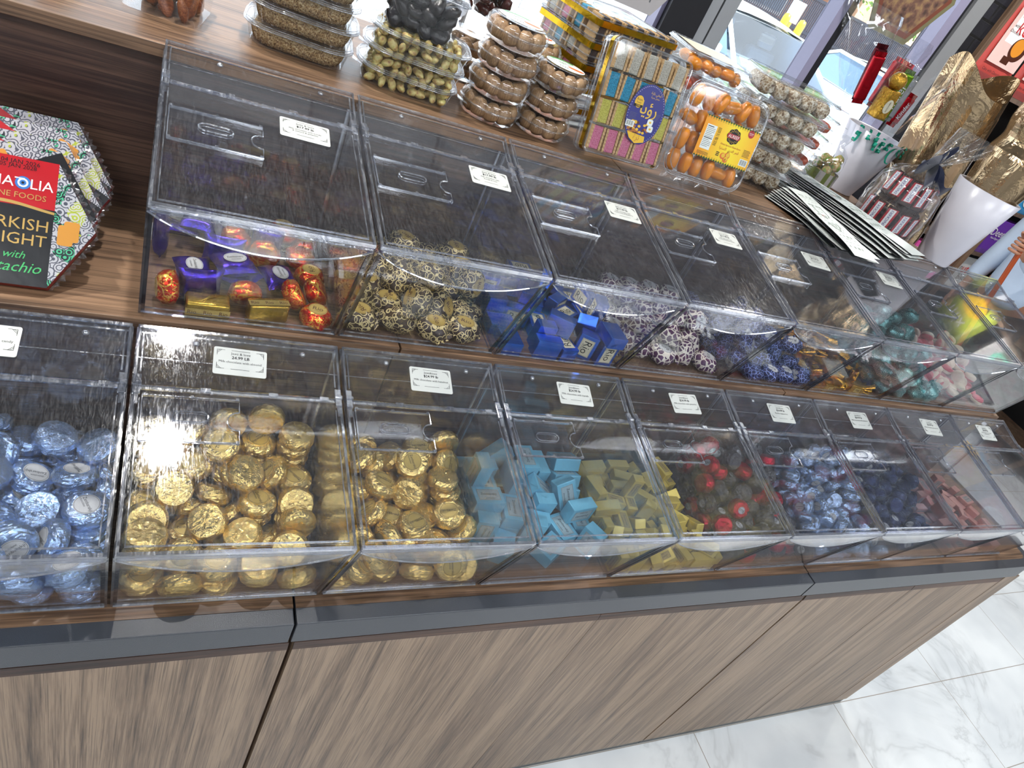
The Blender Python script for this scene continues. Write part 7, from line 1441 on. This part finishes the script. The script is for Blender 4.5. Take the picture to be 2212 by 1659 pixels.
for i, (x, y) in enumerate([(8.10, 9.0), (8.43, 9.0), (9.2, 10.2)]):
    r = thing('bollard', 'yellow steel bollard by the road, %s from left' % ORD[i], 'bollard', (x, y, FL - .06), None, 'yellow bollards'); MB().lathe([(.06, 0), (.06, 1.46), (.05, 1.51), (.002, 1.53)], 16).build('post', plain('yellow_paint', '#e2c22e', .4), r, True); MB().lathe([(.11, 0), (.11, .03), (.07, .05)], 16).build('base', ALU_D, r, True)
r = thing('road_sign', 'white road sign on a dark pole by the bollards', 'sign', (8.36, 9.25, FL - .06)); MB().lathe([(.035, 0), (.035, 2.4)], 12).build('pole', ALU_D, r, True); MB().box(-.14, .14, -.05, -.04, 1.42, 1.72, 0, .004).build('sign_plate', WHITE, r)
r = thing('fence', 'dark railing fence along the far side of the road', 'fence', (0, 16.2, FL - .06)); m = MB()
for k in range(180): m.box(9 + k * .07, 9.045 + k * .07, -.012, .012, 0, 1.9)
m.build('railing', plain('fence_paint', '#2a2c38', .5), r)
for z in (.2, 1.05, 1.85): MB().box(9, 21.6, -.03, .03, z, z + .07).build('rail', plain('fence_rail', '#23252f', .5), r)
BRK, nt = new_mat('orange_brick'); v = coords(nt, (1, 1, 1), (PI / 2, 0, 0)); bt = N(nt, 'ShaderNodeTexBrick', {'Vector': v, 'Color1': hx('#a8684a'), 'Color2': hx('#b87a58'), 'Mortar': hx('#8d7a6c'), 'Scale': 1.0, 'Mortar Size': .02, 'Brick Width': .5, 'Row Height': .18}); out(nt, P(nt, bt.outputs[0], .8))
def house(label, x0, x1, y0, y1, h, mat, rows):
    r = thing('building', label, 'building', (0, 0, FL - .06)); MB().box(x0, x1, y0, y1, 0, h).build('wall', mat, r); MB().box(x0 - .3, x1 + .3, y0 - .3, y1 + .3, h, h + .4).build('roof', plain('roof_edge', '#8d8f94', .7), r)
    n = int((x1 - x0) / 3)
    for j in range(rows):
        for i in range(n):
            xw = x0 + (i + .5) * (x1 - x0) / n; f = MB().box(xw - .8, xw + .8, y0 - .06, y0 + .02, 1.0 + 3 * j, 2.5 + 3 * j).build('window', WHITE, r); MB().box(xw - .7, xw + .7, y0 - .08, y0 - .06, 1.1 + 3 * j, 2.4 + 3 * j).build('pane', CARG, f)
house('orange brick building across the road', 11.5, 19, 21, 28, 7, BRK, 2)
house('beige plastered building across the road, right of the tree', 21, 34, 21, 28, 7.5, plain('beige_plaster', '#cfa98c', .8), 2)
house('pale plastered building across the road, far left', -10, 9.5, 24, 30, 6.5, plain('pale_plaster', '#d6cfc9', .8), 2)
LEAFM = speckled('tree_leaves', [(.3, '#33591c'), (.5, '#5f8f2f'), (.7, '#94bd55')], 3, .7, .2)
def tree(label, x, y, z, rad, seed):
    r = thing('tree', label, 'tree', (x, y, FL - .06)); rnd = random.Random(seed)
    MB().tube([(0, 0, 0), (.05, 0, z * .4), (0, .03, z * .8)], [.16, .12, .06], 10).build('trunk', plain('bark', '#5a4636', .9), r, True)
    vs, fs = [], []
    for k in range(3800):
        d_ = Vector((rnd.gauss(0, 1), rnd.gauss(0, 1), rnd.gauss(0, .8))).normalized() * rad * rnd.uniform(.45, 1) ** .6; c_ = Vector((0, 0, z)) + d_ * (1 + .22 * math.sin(d_.x * 3) * math.cos(d_.z * 3))
        a, b_ = Vector((rnd.gauss(0, 1), rnd.gauss(0, 1), rnd.gauss(0, 1))).normalized(), Vector((rnd.gauss(0, 1), rnd.gauss(0, 1), rnd.gauss(0, 1))).normalized(); b_ = (b_ - a * a.dot(b_)).normalized(); s_ = rnd.uniform(.06, .13)
        i = len(vs); vs += [tuple(c_ - a * s_), tuple(c_ + b_ * s_ * .5), tuple(c_ + a * s_), tuple(c_ - b_ * s_ * .5)]; fs.append((i, i + 1, i + 2, i + 3))
    MB().add(vs, fs).build('crown', LEAFM, r)
tree('green leafy tree across the road above the fence', 16.8, 17.8, 3.9, 1.9, 3)
tree('smaller green tree behind the beige building corner', 21.2, 18.0, 3.6, 1.5, 5)

# ---- a second shelf unit across the aisle; the lids at the right mirror the bags on its top
t = thing('aisle_shelf_unit', 'walnut shelf unit across the aisle at the far right, mirrored in the lids', 'shelf unit', (0, 0, FL))
for y in (-.62, .72, 2.02): MB().box(4.95, 5.30, y, y + .035, 0, 2.44).build('upright', W_UP, t)
for z in (.12, .60, 1.08, 1.56, 2.0, 2.44): MB().box(4.95, 5.30, -.62, 2.055, z, z + .025).build('shelf_board', W_UP, t)
MB().box(5.285, 5.30, -.62, 2.055, .02, 2.44).build('back_panel', BLACK, t)
def top_bag(label, y, w_, h_, mat, prints):
    r = pouch('snack_packet', label, 0, FL + 2.466, w_, h_, mat, prints, .09, 'snack packets on the aisle unit')
    r.location = (5.10, y, FL + 2.466); r.rotation_euler = (0, 0, -PI / 2)
YELB = plain('yellow_packet', '#e2b81c', .3); GRNB = plain('lime_packet', '#a8b83a', .35)
top_bag('yellow crisp packet on top of the aisle shelf unit', .92, .36, .30, YELB, [('e', .1, .1, .3, .16, ORG), ('r', -.4, .4, -.4, -.25, SKYB), ('t', 'CHIPS', 0, .32, .6, 0, REDT)])
top_bag('white biscuit packet with teal roundel on top of the aisle shelf unit', 1.33, .30, .40, WHITE, [('e', 0, -.15, .22, .14, TEALP), ('e', 0, -.15, .12, .08, BRNT), ('t', 'BISCUIT', 0, .25, .7, 0, GREYINK)])
top_bag('lime-green packet on top of the aisle shelf unit', 1.76, .34, .36, GRNB, [('t', 'mix', 0, .2, .5, .1, WHT), ('e', 0, -.2, .3, .2, YELB)])
top_bag('salmon-pink packet on top of the aisle shelf unit', .48, .30, .34, PINKP, [('e', 0, 0, .3, .2, WHT)])
